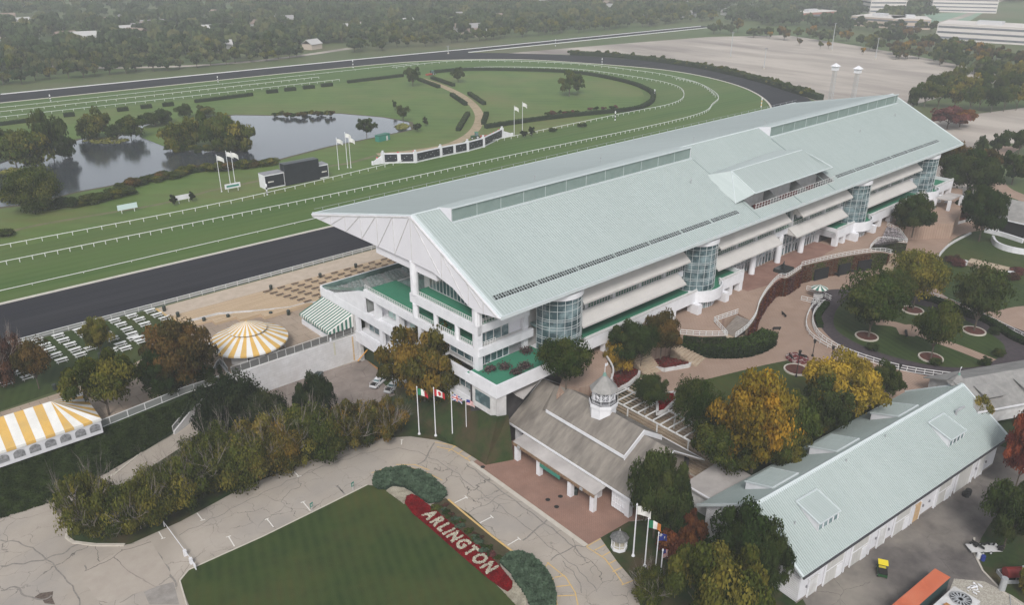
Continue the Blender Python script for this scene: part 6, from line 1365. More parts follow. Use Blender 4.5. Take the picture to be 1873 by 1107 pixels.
# ------------------------------------------------------------------ flower bed with its lettering
def K(pts): return gs(crop(690, 840, 4.146, pts), 0)
bed = K([(210, 340), (225, 290), (260, 275), (300, 290), (420, 380), (600, 530), (800, 690), (960, 860), (1025, 940), (1020, 990), (990, 1015), (850, 920), (640, 740), (380, 510), (270, 420)])
fbo = MB().poly(bed, .0, .22).build('flower_bed', [M('red_flower_base', (.09, .004, .006), (.16, .008, .010), scale=4)], label='long red flower bed spelling a name in pale flowers', cat='flower bed')
redF = foliage('red_flower_petals', (.05, .002, .003), (.34, .012, .018), rnd=0.); palF = foliage('pale_flower_petals', (.30, .27, .20), (.72, .68, .56), rnd=0.)
scatter('red_flowers', bed, 15000, redF, None, None, .2, .2, .12, 'stuff', 2, fbo, .3)
cu = bpy.data.curves.new('t', 'FONT'); word = 'ARLINGTON'; a0 = Vector(G(771, 946, 0)).to_2d(); a1 = Vector(G(890, 1054, 0)).to_2d(); dd = a1 - a0; step = dd.length / 9; base = dd.normalized(); upd = Vector((-base.y, base.x))
if (Vector(G(787.7, 934, 0)).to_2d() - a0).dot(upd) < 0: upd = -upd
LT = []
for ch in word:
    cu.body = ch; cu.size = 3.15; cu.offset = .07; to = bpy.data.objects.new('tmp', cu); col.objects.link(to); dg = bpy.context.evaluated_depsgraph_get(); me = to.evaluated_get(dg).to_mesh(); vs = [v.co.copy() for v in me.vertices]; me.calc_loop_triangles(); tris = [tuple(t.vertices) for t in me.loop_triangles]; to.evaluated_get(dg).to_mesh_clear(); bpy.data.objects.remove(to)
    LT.append((vs, tris, min(v.x for v in vs), max(v.x for v in vs)))
gap = .52; sx = (dd.length - gap * 8) / sum(q[3] - q[2] for q in LT); cx_ = 0.
for vs, tris, x0, x1 in LT:
    f = lambda v: a0 + base * (cx_ + (v.x - x0) * sx) + upd * (v.y + .1)
    T3 = [[f(vs[k]) for k in t] for t in tris]; ar = np.array([abs((t[1] - t[0]).cross(t[2] - t[0])) / 2 for t in T3]); N_ = int(ar.sum() * 190); pk = rng.choice(len(T3), N_, p=ar / ar.sum()); u = rng.random((N_, 2)); fl = u.sum(1) > 1; u[fl] = 1 - u[fl]
    P_ = np.array([[*(T3[k][0] + (T3[k][1] - T3[k][0]) * a + (T3[k][2] - T3[k][0]) * c)] for k, (a, c) in zip(pk, u)]); leafmesh('flower_letter', np.c_[P_ + rng.normal(0, .04, (N_, 2)), .34 + rng.random(N_) * .12], rng.uniform(.10, .24, N_), palF, rng, .25, rng.random(N_) ** .7, parent=fbo)
    cx_ += (x1 - x0) * sx + gap
for i, q in enumerate(([(70, 245), (110, 215), (200, 225), (270, 270), (225, 290), (205, 345), (130, 290)], [(1030, 930), (1090, 990), (1140, 1060), (1120, 1130), (1060, 1120), (950, 1000), (1000, 1010), (1025, 985)])):
    scatter('pebbles', K(q), 5200, foliage('pebble_faces', (.22, .19, .14), (.62, .58, .48), rnd=0.), ['pale pebbles at the upper end of the flower bed', 'pale pebbles at the lower end of the flower bed'][i], 'pebbles', .05, .2, .2, 'stuff', 5 + i, None, .3)
jl = K([(-30, 170), (-10, 120), (40, 105), (100, 92), (220, 85), (330, 110), (430, 170), (510, 240), (530, 290), (470, 340), (400, 350), (330, 310), (260, 250), (200, 220), (130, 208), (60, 238), (-10, 235), (-35, 205)]); jr = K([(930, 800), (1000, 740), (1080, 725), (1170, 760), (1240, 820), (1300, 890), (1335, 960), (1355, 1050), (1350, 1200), (1200, 1210), (1150, 1110), (1100, 1010), (1035, 930), (1015, 880)])
def low_shrub(pts, label, n, seed, h=1.1, sz=.3):
    # mound: edge low, middle high
    core = MB(); c = Vector((sum(p[0] for p in pts) / len(pts), sum(p[1] for p in pts) / len(pts))); core.poly([tuple(Vector(p).lerp(c, .06)) for p in pts], .02, h * .55); root = core.build('juniper_bed', [M('juniper_core', (.018, .032, .020), rough=1.)], label=label, cat='juniper')
    scatter('foliage', pts, n, FO['juniper'], None, None, h * .25, sz, h * .85, 'stuff', seed, root, .8)
low_shrub(jl, 'spreading blue green juniper curling round the upper end of the flower bed', 15000, 31); low_shrub(jr, 'spreading blue green juniper at the lower end of the flower bed', 17000, 32)
sheet('bed_soil', K([(430, 340), (520, 300), (560, 330), (700, 420), (850, 560), (1050, 715), (930, 800), (960, 860), (800, 690), (600, 530), (400, 365)]), .065, M('thin_grass_soil', (.045, .045, .018), (.075, .055, .03), scale=.8), 'thin grass and soil between flower bed and road kerb', 'soil')
for i in range(26):
    t = i / 25; x = 470 + 440 * t + rng.normal(0, 22); y = 370 + 390 * t + rng.normal(0, 14); px, py = 690 + x / 4.146, 840 + y / 4.146; p = G(px, py, 0)
    tree('low_shrub', 'small straggly shrub in the strip between red flowers and road kerb', (p[0], p[1], .02), rng.uniform(.45, .95), rng.uniform(.4, .8), 'bush', ['green', 'purple', 'juniper', 'dark'][i % 4], 0, 'straggly shrubs beside the flower bed', 'shrub')
# ------------------------------------------------------------------ picnic tables and benches
pt = thing('picnic_table', 'white picnic table with attached benches on the lawn beside the track', 'picnic table', (0, 0, 0), 0, 'white picnic tables on the lawn')
MB().box(-1.15, -.38, .68, 1.15, .38, .76).build('tabletop', [tableW], pt)
for s in (-1, 1): MB().box(-1.15, s * .78 - .15, .42, 1.15, s * .78 + .15, .48).build('bench', [tableW], pt)
for s in (-1, 1): MB().tube((s * .8, -.75, 0), (s * .8, .3, .7), .05, n=4).tube((s * .8, .75, 0), (s * .8, -.3, .7), .05, n=4).build('leg', [railW], pt)
first = True
def put(o, loc, rz=0):
    global first
    if first: o.location = loc; o.rotation_euler = (0, 0, rz); first = False
    else: dup(o, loc, rz)
cols = [(47.2, 3), (43.0, 3), (39.0, 5), (35.0, 6), (31.5, 2), (27.4, 5), (23.5, 5), (19.6, 5), (16.4, 6), (12.6, 6), (8.8, 5)]
for cx_, n in cols:
    for k in range(n):
        if cx_ == 31.5 and k > 1: continue
        put(pt, (cx_ + k * .33 + rng.normal(0, .12), 184.0 - k * 3.2 + rng.normal(0, .12), HI + .06), R(3) + rng.normal(0, .03))
for x, y in ((39.4, 172.), (40.2, 169.5), (34.0, 169), (31, 173)): put(pt, (x, y, HI + .06), R(3))
bnch = thing('bench', 'brown slatted bench on the tan stepped apron', 'bench', (0, 0, 0), 0, 'brown benches on the apron')
MB().box(-1., -.24, .38, 1., .24, .45).build('seat', [benchM], bnch)
for s in (-1, 1): MB().box(s * .7 - .05, -.15, 0, s * .7 + .05, .15, .38).build('leg', [stoneC], bnch)
first = True
for k in range(7):
    i = 0
    while True:
        x = 72.6 + k * .68 + i * 3.72; y = 177.3 - k * 2.25
        if x > 118: break
        if y > 166 or x < 84 or y > 158: put(bnch, (x + rng.normal(0, .06), y, HI + .12 + .13 * k), math.pi)
        i += 1
def bin_(label, x, y, z, group='dark litter bins on the plaza and apron'):
    t = thing('litter_bin', label, 'litter bin', G(x, y, z), 0, group); MB().cyl(0, 0, 0, 1.05, .38, .42, 10).build('body', [binM], t); MB().cyl(0, 0, 1.05, 1.25, .45, .3, 10).build('lid', [binM], t)
for x, y in ((301, 569), (326, 580), (418, 584), (528, 576), (583, 598), (496, 530), (586, 508), (651, 490), (716, 470), (374, 590), (496, 579)): bin_('dark litter bin on the apron or tent plaza', x, y, HI + .06)
for x, y in ((101, 713), (184, 655)): bin_('dark green litter bin on the picnic lawn', x, y, HI + .06, 'bins on the picnic lawn')
# ------------------------------------------------------------------ pavilion and tent
pc = (56.4, 150.6); pa = thing('striped_pavilion', 'round yellow and white striped pavilion with a raised centre tier', 'pavilion', (pc[0], pc[1], HI))
def cone(b, r0, z0_, r1, z1_, n):
    for i in range(n):
        a, c = 2 * math.pi * i / n, 2 * math.pi * (i + 1) / n; b.m(i % 2); b.face([(r0 * math.cos(a), r0 * math.sin(a), z0_), (r0 * math.cos(c), r0 * math.sin(c), z0_), (r1 * math.cos(c), r1 * math.sin(c), z1_), (r1 * math.cos(a), r1 * math.sin(a), z1_)])
    return b
b = cone(MB(), 8.0, 2.9, 3.2, 5.1, 40); 
for i in range(40):
    a, c = 2 * math.pi * i / 40, 2 * math.pi * (i + 1) / 40; b.m(i % 2); b.face([(8 * math.cos(a), 8 * math.sin(a), 2.55), (8 * math.cos(c), 8 * math.sin(c), 2.55), (8 * math.cos(c), 8 * math.sin(c), 2.9), (8 * math.cos(a), 8 * math.sin(a), 2.9)])
b.build('lower_canopy', [yellow, tentW], pa); cone(MB(), 3.9, 5.35, .12, 7.0, 40).build('upper_canopy', [yellow, tentW], pa); MB().cyl(0, 0, 4.9, 5.34, 3.3, n=20).build('vent_ring', [darkO], pa); MB().cyl(0, 0, 6.9, 7.4, .12, .05, 6).build('finial', [yellow], pa)
for i in range(8): a = i * math.pi / 4 + .3; MB().cyl(7 * math.cos(a), 7 * math.sin(a), 0, 2.95, .12, n=6).build('pole', [white], pa)
for a in (-2.6, -2.0, -1.35): MB().obox((6.3 * math.cos(a), 6.3 * math.sin(a), 0), (6.3 * math.cos(a + .5), 6.3 * math.sin(a + .5), 0), .2, 1.6).build('counter_wall', [whiteD], pa)
MB().cyl(0, 0, 0, 2.6, 3.0, n=12).build('kiosk_core', [whiteD], pa)
tn = thing('striped_tent', 'long yellow and white striped marquee at the left edge', 'marquee', (-70, 138.0, HI)); TX, TY, te, tr_ = 93.8, 11.7, 2.9, 6.0
b = MB(); nS = 64; hx = 6.
for i in range(nS):
    xa, xb = TX * i / nS, TX * (i + 1) / nS; b.m(i % 2)
    def top(x): return (x, TY / 2, tr_) if x <= TX - hx else (TX - hx, TY / 2, tr_)
    def lim_(x): return x
    for ys in (0, TY):
        pa_, pb_ = (xa, ys, te), (xb, ys, te); f_ = [pa_, pb_, top(xb), top(xa)]
        if xa >= TX - hx: f_ = [pa_, pb_, (TX - hx, TY / 2, tr_)]
        b.face(f_ if ys == 0 else f_[::-1])
for j in range(8):
    b.m(j % 2); b.face([(TX, TY * j / 8, te), (TX, TY * (j + 1) / 8, te), (TX - hx, TY / 2, tr_)])
b.build('tent_roof', [yellow, tentW], tn)
b = MB()
for i in range(0, nS): b.m(i % 2); xa, xb = TX * i / nS, TX * (i + 1) / nS; b.face([(xa, -.05, te - .45), (xb, -.05, te - .45), (xb, -.02, te), (xa, -.02, te)])
for j in range(8): b.m(j % 2); b.face([(TX + .03, TY * j / 8, te - .45), (TX + .03, TY * (j + 1) / 8, te - .45), (TX, TY * (j + 1) / 8, te), (TX, TY * j / 8, te)])
b.build('valance', [yellow, tentW], tn); MB().box(TX * .3, .1, 0, TX - .1, .16, te - .1).box(TX - .16, .1, 0, TX - .1, TY - .1, te - .1).build('side_wall', [M('tent_sheet', (.62, .62, .64), (.55, .55, .57), scale=1)], tn)
for i in range(9):
    xc = TX - 1.3 - i * 2.35
    b = MB(); b.box(xc - .85, .03, .7, xc + .85, .09, 1.55); b.cyl(0, 0, 0, .01, .001) if 0 else None; n0 = len(b.v); arc = [(xc + .85 * math.cos(a), .03, 1.55 + .6 * math.sin(a)) for a in np.linspace(0, math.pi, 9)]; b.face(arc[::-1]); b.build('arched_window', [M('tent_window', (.12, .125, .13), (.30, .30, .31), scale=2, rough=.3)], tn)
# fences on the left
fence('white_fence', 'white mesh fence between the marquee and the ivy slope', [G(x, y, HI) for x, y in ((-60, 873), (0, 851), (95, 815), (185, 783), (262, 752), (340, 720), (402, 700))], 1.5, 3.2, (1., .1), .14, .12, panel=lineC, cat='fence')
fence('wall_fence', 'mesh fence with grey posts on top of the block wall', [(49.2, 143.1, HI + .3), (60, 143.2, HI + .3), (77.6, 143.6, HI + .3)], 1.7, 1.95, (1., .05), .12, .09, M('fence_grey', (.52, .52, .51), rough=.5), panel=M('dark_mesh', (.13, .13, .125), rough=.8), cat='fence')
rw_ = MB().box(48.6, 142.75, 0, 78.2, 143.15, HI + .3).build('block_wall', [blockW], label='long white painted block retaining wall below the pavilion', cat='wall')
for x in (76.0, 71.5): MB().box(x, 142.68, .2 if x > 75 else 3, x + .35, 142.745, HI).build('rust_stain', [M('rust_stain_paint', (.50, .34, .16), (.58, .48, .36), scale=2) if x > 75 else M('faint_stain', (.52, .50, .40), rough=.9)], rw_)
sm = smooth([(x, y, h) for x, y, h in RWP] + [(48.7, 142.9, 6.)], 5); b = MB()
for p_, q_ in zip(sm, sm[1:]):
    q = wallrun(Vector((p_[0], p_[1], 0)), Vector((q_[0], q_[1], 0)), p_[2] + .35, q_[2] + .35); k = len(b.v); b.v += q.v; b.f += [tuple(k + j for j in f) for f in q.f]; b.mi += q.mi
b.build('ramp_wall', [blockW], label='curved white wall stepping down from the block wall to the path', cat='wall')
fence('ramp_railing', 'pale railing on the curved wall left of the pines', [(p_[0], p_[1], p_[2] + .35) for p_ in sm[::2]], 1.2, 1.6, (1., .1), .1, .12, whiteD, panel=lineC, cat='railing')
# ------------------------------------------------------------------ paddock terrace
rpt = [(1244, 611), (1285, 614), (1328, 614)]
def rail_px(label, pts, z=PL, h=1.05, step=1.3, name='terrace_railing', sm_=True, wall=True):
    q = gs(pts, z) if not isinstance(pts[0], Vector) else pts; q = smooth(q, 5) if sm_ else q; return fence(name, label, [(a[0], a[1], z) for a in q], h, step, (1., .12, .55), .08, .09, cat='railing')
rail_px('white curved railing on the terrace above the dark hedge', rpt); rail_px('white railing left of the terrace stairs', [(1330, 615), (1306, 588)], sm_=False); rail_px('short white railing at the head of the terrace stairs', [(1306, 588), (1350, 573)], sm_=False)
crv = [(1345, 617), (1366, 601), (1382, 578), (1389, 555), (1404, 530), (1424, 509)]
rail_px('long white S shaped railing above the ivy wall', crv + [(1440, 507), (1466, 490)]); rail_px('white railing over the ivy arches', [(1466, 486), (1520, 473), (1570, 464), (1610, 460), (1631, 464)])
rail_px('white curved railing round the dining terrace', [(1591, 455), (1600, 445), (1612, 440), (1659, 444)]); rail_px('white railing up the flower ramp', [(1659, 444), (1645, 425), (1621, 412)], sm_=False)
def ivywall(label, pts, z0=5.9, z1=PL - .1, cols=('red', 'dark'), n=900):
    q = smooth(gs(pts, PL), 4); root = MB().path([Vector((a[0], a[1], z0)) for a in q], .5, z1 - z0).build('ivy_wall', [M('ivy_wall_dark', (.03, .03, .018), rough=1.) if cols[0] == 'dark' else M('ivy_wall_stone', (.085, .05, .035), (.12, .09, .06), scale=1)], label=label, cat='wall')
    r = np.random.default_rng(len(q)); seg = list(zip(q, q[1:])); L = sum(math.dist(a, c) for a, c in seg)
    for ci, cc in enumerate(cols):
        N_ = int(L * n / 14); k = r.integers(0, len(seg), N_); t = r.random(N_); A = np.array([s[0] for s in seg])[k]; B_ = np.array([s[1] for s in seg])[k]; P_ = A + (B_ - A) * t[:, None]; d = (B_ - A); d /= np.linalg.norm(d, axis=1)[:, None] + 1e-9; nn = np.c_[d[:, 1], -d[:, 0]]
        keep = (np.sin(P_[:, 0] * .9 + P_[:, 1] * .7) > 0) ^ (ci == 1); P_ = (P_ + nn * r.uniform(.2, .55, N_)[:, None])[keep]; zz = z0 + (z1 - z0) * r.random(len(P_)); leafmesh('ivy', np.c_[P_, zz], np.full(len(P_), .26), FO[cc], r, .8, r.random(len(P_)), parent=root)
    return root
ivywall('tall curved wall covered in red and green ivy', crv[1:] + [(1440, 508), (1466, 492)], n=2600, cols=('red', 'purple')); ivw = ivywall('ivy covered wall with three dark arches under the terrace', [(1466, 487), (1520, 474), (1570, 465), (1610, 461), (1628, 465)], n=2200, cols=('red', 'green'))
A_ = [Vector((*g, 0)) for g in gs([(1490, 481), (1515, 475), (1534, 472), (1555, 468), (1570, 465), (1594, 462)], PL)]
for i in range(0, 6, 2): d = (A_[i + 1] - A_[i]).normalized(); nn = Vector((d.y, -d.x, 0)) * .6; MB().obox(A_[i] + nn + Vector((0, 0, 6)), A_[i + 1] + nn + Vector((0, 0, 6)), .35, 3.0).build('dark_arch', [darkO], ivw)
ivywall('low ivy wall below the curved terrace railing', [(1250, 612), (1285, 615), (1328, 615)], cols=('dark', 'dark'), n=2600); ivywall('green ivy wall under the dining terrace', [(1593, 456), (1604, 445), (1620, 441), (1659, 445)], cols=('dark', 'dark'), n=1200)
def stairs(label, top, bot, w, z0, z1, n=14, mt=None):
    a = Vector(G(*bot, z0)); c = Vector(G(*top, z1)); d = (c - a).to_2d(); L = d.length; ang = math.atan2(d.y, d.x); b = MB()
    for i in range(n): b.box(L * i / n, -w / 2, z0 - .3, L + .3, w / 2, z0 + (z1 - z0) * (i + 1) / n)
    o = b.build('stairs', [mt or M('grey_steps', (.22, .19, .17), (.28, .25, .22), scale=1)], label=label, cat='stairs'); o.location = (a.x, a.y, 0); o.rotation_euler = (0, 0, ang); return o
q_ = gs([(1306, 590), (1350, 575), (1374, 587), (1346, 617), (1330, 616)], PL); MB().poly(q_, 6, 8.2).build('stair_landing', [promM], label='landing at the foot of the grey terrace stairs', cat='landing', kind='structure')
stairs('grey stairs descending from the plaza beside the S shaped railing', (1360, 583), (1334, 613), 3.6, 8.2, PL - .02); stairs('tan steps dropping from the ivy arch wall', (1640, 466), (1622, 500), 3.5, 6, PL - .05, mt=promM)
stairs('tan garden steps between two mulch beds', (1228, 634), (1290, 660), 4.2, 6.02, 8.5, 9, promM) if 0 else None
gp = [(1122, 700), (1150, 716), (1212, 690), (1245, 668), (1290, 655), (1240, 633), (1180, 640), (1118, 660)]
for i, (q, l) in enumerate((([(1118, 690), (1135, 668), (1160, 664), (1172, 672), (1168, 690), (1150, 706), (1122, 720)], 'dark red mulch bed right of the cupola'), ([(1185, 645), (1215, 632), (1240, 650), (1268, 660), (1260, 672), (1215, 680), (1200, 676)], 'dark mulch bed between the garden steps'), ([(1202, 738), (1215, 725), (1233, 722), (1236, 735), (1215, 756), (1202, 760)], 'bright red flower bed beside the pergola'), ([(1716, 372), (1790, 392), (1770, 405), (1742, 412), (1690, 420)], 'dark planted bank below the canopy path'))):
    g = gs(q, 6); o = MB().poly(g, 5.98, 6.55).build('flower_bed', [mulch if i != 2 else M('bright_red_bed', (.22, .01, .015), rough=.9)], label=l, cat='flower bed'); MB().path([Vector((a[0], a[1], 6)) for a in g] + [Vector((*g[0], 6))], .45, .7).build('stone_edge', [whiteD], o); scatter('leaves', g, 900, redF if i == 2 else FO['red'], None, None, 6.5, .3, .3, 'stuff', 60 + i, o)
def steps_px(label, a, c, w, n, z0, z1): return stairs(label, a, c, w, z0, z1, n, promM)
steps_px('tan garden steps right of the dark mulch bed', (1238, 632), (1282, 664), 4.5, 9, 6.02, 8.4); steps_px('tan garden steps left of the dark mulch bed', (1172, 652), (1196, 684), 4.5, 8, 6.02, 8.2)
fence('handrail', 'grey handrail beside the tan garden steps', [G(1237, 628, 8.6), G(1268, 640, 7.2), G(1300, 652, 6.1)], 1., 1.4, mat=galv)
# beds of the paddock trees
for i, (x, y) in enumerate(((1585, 617), (1669, 569), (1702, 656), (1781, 607), (1456, 678))):
    p = G(x, y, HI); b = MB(); n = 18
    o = MB().cyl(p[0], p[1], HI + .05, HI + .28, 2.2, n=20).build('tree_ring', [mulch], label=['round mulch bed under the left paddock tree', 'round mulch bed under the far paddock tree', 'round red mulch bed under the front paddock tree', 'round red mulch bed under the right paddock tree', 'round red bed on the garden lawn'][i], cat='flower bed')
    for k in range(n): a = 2 * math.pi * k / n; b.obox((p[0] + 2.3 * math.cos(a), p[1] + 2.3 * math.sin(a), HI + .05), (p[0] + 2.3 * math.cos(a + .35), p[1] + 2.3 * math.sin(a + .35), HI + .05), .3, .3)
    b.build('stone_edge', [stoneC], o)
p = G(1458, 657, HI); o = MB().cyl(p[0], p[1], HI, HI + .4, 2.3, n=20).build('flower_bed', [M('red_white_bed', (.10, .010, .012), (.30, .25, .23), scale=1.6, lo=.5, hi=.55)], label='round red and white flower bed at the tip of the garden lawn', cat='flower bed')
def lamp(label, x, y, ty, z=HI):
    p = G(x, y, z); h = 2.
    while proj((p[0], p[1], z + h))[1] > ty and h < 12: h += .1
    t = thing('street_lamp', label, 'street lamp', p); MB().cyl(0, 0, 0, h, .1, .07, 8).build('post', [blackM], t); MB().cyl(0, 0, h, h + .7, .2, .32, 6).build('lantern', [blackM], t); MB().cyl(0, 0, 0, .5, .3, .15, 8).build('base', [blackM], t)
lamp('black lamp post on the promenade above the yellow tree', 1486, 652, 628); lamp('black lamp post beside the ring rail', 1520, 660, 640); lamp('black lamp post with hanging baskets at the flower bed', 1456, 690, 648); lamp('black lamp post near the dark tree by the barn ridge', 1643, 688, 672)
for x, y in ((1434, 578), (1420, 604), (1410, 619), (1447, 656), (1468, 655), (1530, 505), (1563, 500)): 
    t = thing('park_bench', 'dark park bench on the paddock promenade', 'bench', G(x, y, HI), rng.uniform(0, 3), 'dark benches round the paddock'); MB().box(-.9, -.25, .4, .9, .2, .46).build('seat', [blackM], t); MB().box(-.9, .2, .46, .9, .26, .9).build('backrest', [blackM], t)
    for s in (-1, 1): MB().box(s * .7 - .04, -.2, 0, s * .7 + .04, .2, .4).build('leg', [blackM], t)
t = thing('park_bench', 'long dark bench on the oval lawn', 'bench', G(1657, 612, HI + .1), .5); MB().box(-1.5, -.25, .4, 1.5, .25, .5).build('seat', [blackM], t)
for s in (-1, 1): MB().box(s * 1.2 - .05, -.2, 0, s * 1.2 + .05, .2, .4).build('leg', [blackM], t)
fence('ring_rail', 'white double rail round the near side of the walking ring', [(*a, HI) for a in smooth(gs([(1508, 556), (1490, 572), (1486, 592), (1498, 616), (1530, 638), (1580, 658), (1650, 678), (1720, 689), (1760, 693)], HI), 5)], 1.2, 1.6, (1., .55, .1), .09, .11)
fence('ring_rail', 'outer white rail of the spectator walk at the ring', [(*a, HI) for a in smooth(gs([(1496, 552), (1482, 568), (1474, 590), (1478, 610), (1495, 626), (1520, 640)], HI), 5)], 1.1, 2.2, (1., .5), .09, .1)
fence('ring_rail', 'white rail at the paddock tunnel mouth', [G(x, y, HI) for x, y in ((1465, 549), (1500, 557), (1508, 556))], 1.1, 1.4, (1., .5, .1), .09, .1); fence('ring_rail', 'white rail beside the umbrella', [G(x, y, HI) for x, y in ((1475, 530), (1492, 535), (1520, 549))], 1.1, 1.4, (1., .5, .1), .09, .1)
fence('ring_rail', 'white rail behind the box hedge of the ring', [(*a, HI) for a in smooth(gs([(1655, 530), (1720, 548), (1790, 578), (1860, 612), (1900, 635)], HI), 4)], 1.1, 2., (1., .5), .09, .1)
MB().path([Vector((*a, HI)) for a in smooth(gs([(1708, 520), (1712, 480), (1735, 450), (1775, 428)], HI), 4)], .5, .5).build('kerb', [whiteD], label='pale kerb of the terrace lawn', cat='kerb', kind='structure')
MB().path([Vector((*a, HI)) for a in smooth(gs([(1814, 440), (1822, 452), (1850, 462), (1900, 470)], HI), 4)], .6, 1.6).build('curved_wall', [white], label='white curved wall in front of the grey pavilion', cat='wall'); MB().path([Vector((*a, HI)) for a in smooth(gs([(1800, 425), (1830, 432), (1870, 445)], HI), 4)], .6, 1.3).build('curved_wall', [white], label='second white curved wall nearer the grey pavilion', cat='wall')
st4 = gs([(1768, 486), (1776, 474), (1852, 492), (1846, 507)], HI); b = MB()
for i in range(7):
    f0, f1 = i / 7, (i + 1) / 7; L2 = lambda a, c, f: (a[0] + (c[0] - a[0]) * f, a[1] + (c[1] - a[1]) * f); b.poly([L2(st4[0], st4[3], 0), L2(st4[3], st4[2], 0), L2(st4[3], st4[2], 1 - f0), L2(st4[0], st4[1], 1 - f0)], HI, HI + .15 + .13 * (i + 1))
b.build('garden_steps', [promM], label='wide flight of tan steps set in the right hand lawn', cat='stairs')
for x, y, l in ((1762, 485, 'white plinth at the left end of the tan lawn steps'), (1848, 506, 'white plinth at the right end of the tan lawn steps')):
    p = G(x, y, HI); MB().box(p[0] - .8, p[1] - .8, HI, p[0] + .8, p[1] + .8, HI + 1.1).cyl(p[0], p[1], HI + 1.1, HI + 1.3, .9, n=8).build('plinth', [whiteD], label=l, cat='plinth')
for x, y in ((1752, 487), (1742, 480), (1862, 502), (1850, 512)): T('shrub', 'dark shrub flanking the tan steps in the right hand lawn', x, y, 6, y - 14, 26, 'bush', 'purple', 1, 'shrubs flanking the lawn steps', 'shrub')
# umbrella, statue
p = G(1496, 545, HI); t = thing('parasol', 'green and white striped parasol by the walking ring', 'parasol', p); b = MB()
for i in range(16): a, c = 2 * math.pi * i / 16, 2 * math.pi * (i + 1) / 16; b.m(i % 2); b.face([(2 * math.cos(a), 2 * math.sin(a), 2.6), (2 * math.cos(c), 2 * math.sin(c), 2.6), (0, 0, 3.5)])
b.build('canopy', [awnG, tentW], t); MB().cyl(0, 0, 0, 3.5, .06, n=6).build('pole', [white], t); MB().box(-.8, -.8, 0, .8, .8, 1.1).build('counter', [whiteD], t)
sp = gs([(1414, 497), (1430, 489), (1452, 495), (1436, 504)], PL); sb = MB().poly(sp, PL, PL + .9).build('statue_plinth', [M('black_granite', (.03, .034, .034), rough=.25)], label='low black plinth on the plaza before the entrance doors', cat='plinth')
def horse(name, label, loc, rz, s=1.):
    V_ = [(0, 0, 1.15), (.75, 0, 1.2), (1.15, 0, 1.75), (1.55, 0, 1.85), (1.85, 0, 1.6), (-.75, 0, 1.2), (-1.1, 0, 1.1), (-1.3, 0, .7), (.8, .18, .7), (1.1, .18, .35), (1.35, .18, .1), (.8, -.18, .7), (.6, -.18, .35), (.9, -.18, .02), (-.8, .18, .75), (-1.0, .18, .4), (-1.25, .18, .05), (-.8, -.18, .75), (-.6, -.18, .4), (-.9, -.18, .02), (.1, 0, 1.5), (.4, 0, 1.75), (.62, 0, 1.85)]
    E_ = [(0, 1), (1, 2), (2, 3), (3, 4), (0, 5), (5, 6), (6, 7), (1, 8), (8, 9), (9, 10), (1, 11), (11, 12), (12, 13), (5, 14), (14, 15), (15, 16), (5, 17), (17, 18), (18, 19), (0, 20), (20, 21), (21, 22)]
    Rd = [.34, .32, .2, .16, .09, .34, .1, .04, .13, .07, .06, .13, .07, .06, .15, .08, .06, .15, .08, .06, .18, .18, .12]
    me = bpy.data.meshes.new(name); me.from_pydata([(x * s, y * s, z * s) for x, y, z in V_], E_, []); o = bpy.data.objects.new(name, me); col.objects.link(o); sk = o.modifiers.new('s', 'SKIN'); o.modifiers.new('u', 'SUBSURF').levels = 1
    for i, r_ in enumerate(Rd): me.skin_vertices[0].data[i].radius = (r_ * s, r_ * s)
    me.skin_vertices[0].data[0].use_root = True; dg = bpy.context.evaluated_depsgraph_get(); m2 = bpy.data.meshes.new_from_object(o.evaluated_get(dg)); m2.materials.clear(); m2.materials.append(bronze); bpy.data.objects.remove(o); o = bpy.data.objects.new(name, m2); col.objects.link(o); o.location = loc; o.rotation_euler = (0, 0, rz); return tag(o, label, 'statue')
c0 = Vector((sum(a[0] for a in sp) / 4, sum(a[1] for a in sp) / 4, PL + .9)); horse('horse_statue', 'dark bronze racehorse and rider leading on the black plinth', c0 + Vector((.6, .6, 0)), R(22), .6); horse('horse_statue', 'second dark bronze racehorse and rider close behind', c0 + Vector((-1.1, -.6, 0)), R(22), .6)
dn = gs([(1598, 452), (1615, 436), (1622, 418), (1640, 424), (1655, 440)], PL)
o = MB().poly(dn, PL, PL + .5).build('flower_bed', [M('dark_planting', (.04, .035, .035), rough=1.)], label='dark planting dotted with white flowers on the dining terrace', cat='flower bed'); scatter('flowers', dn, 1500, foliage('white_purple_flowers', (.03, .04, .02), (.62, .55, .58), rnd=0.), None, None, PL + .45, .3, .5, 'stuff', 71, o)
fence('terrace_railing', 'white railing on the brick path left of the yellow flowering tree', [(*a, 10.7) for a in smooth(gs([(1104, 714), (1118, 698), (1121, 678), (1110, 657)], PL), 5)], .7, 2, (1.,), .15, .3, whiteD, cat='railing')
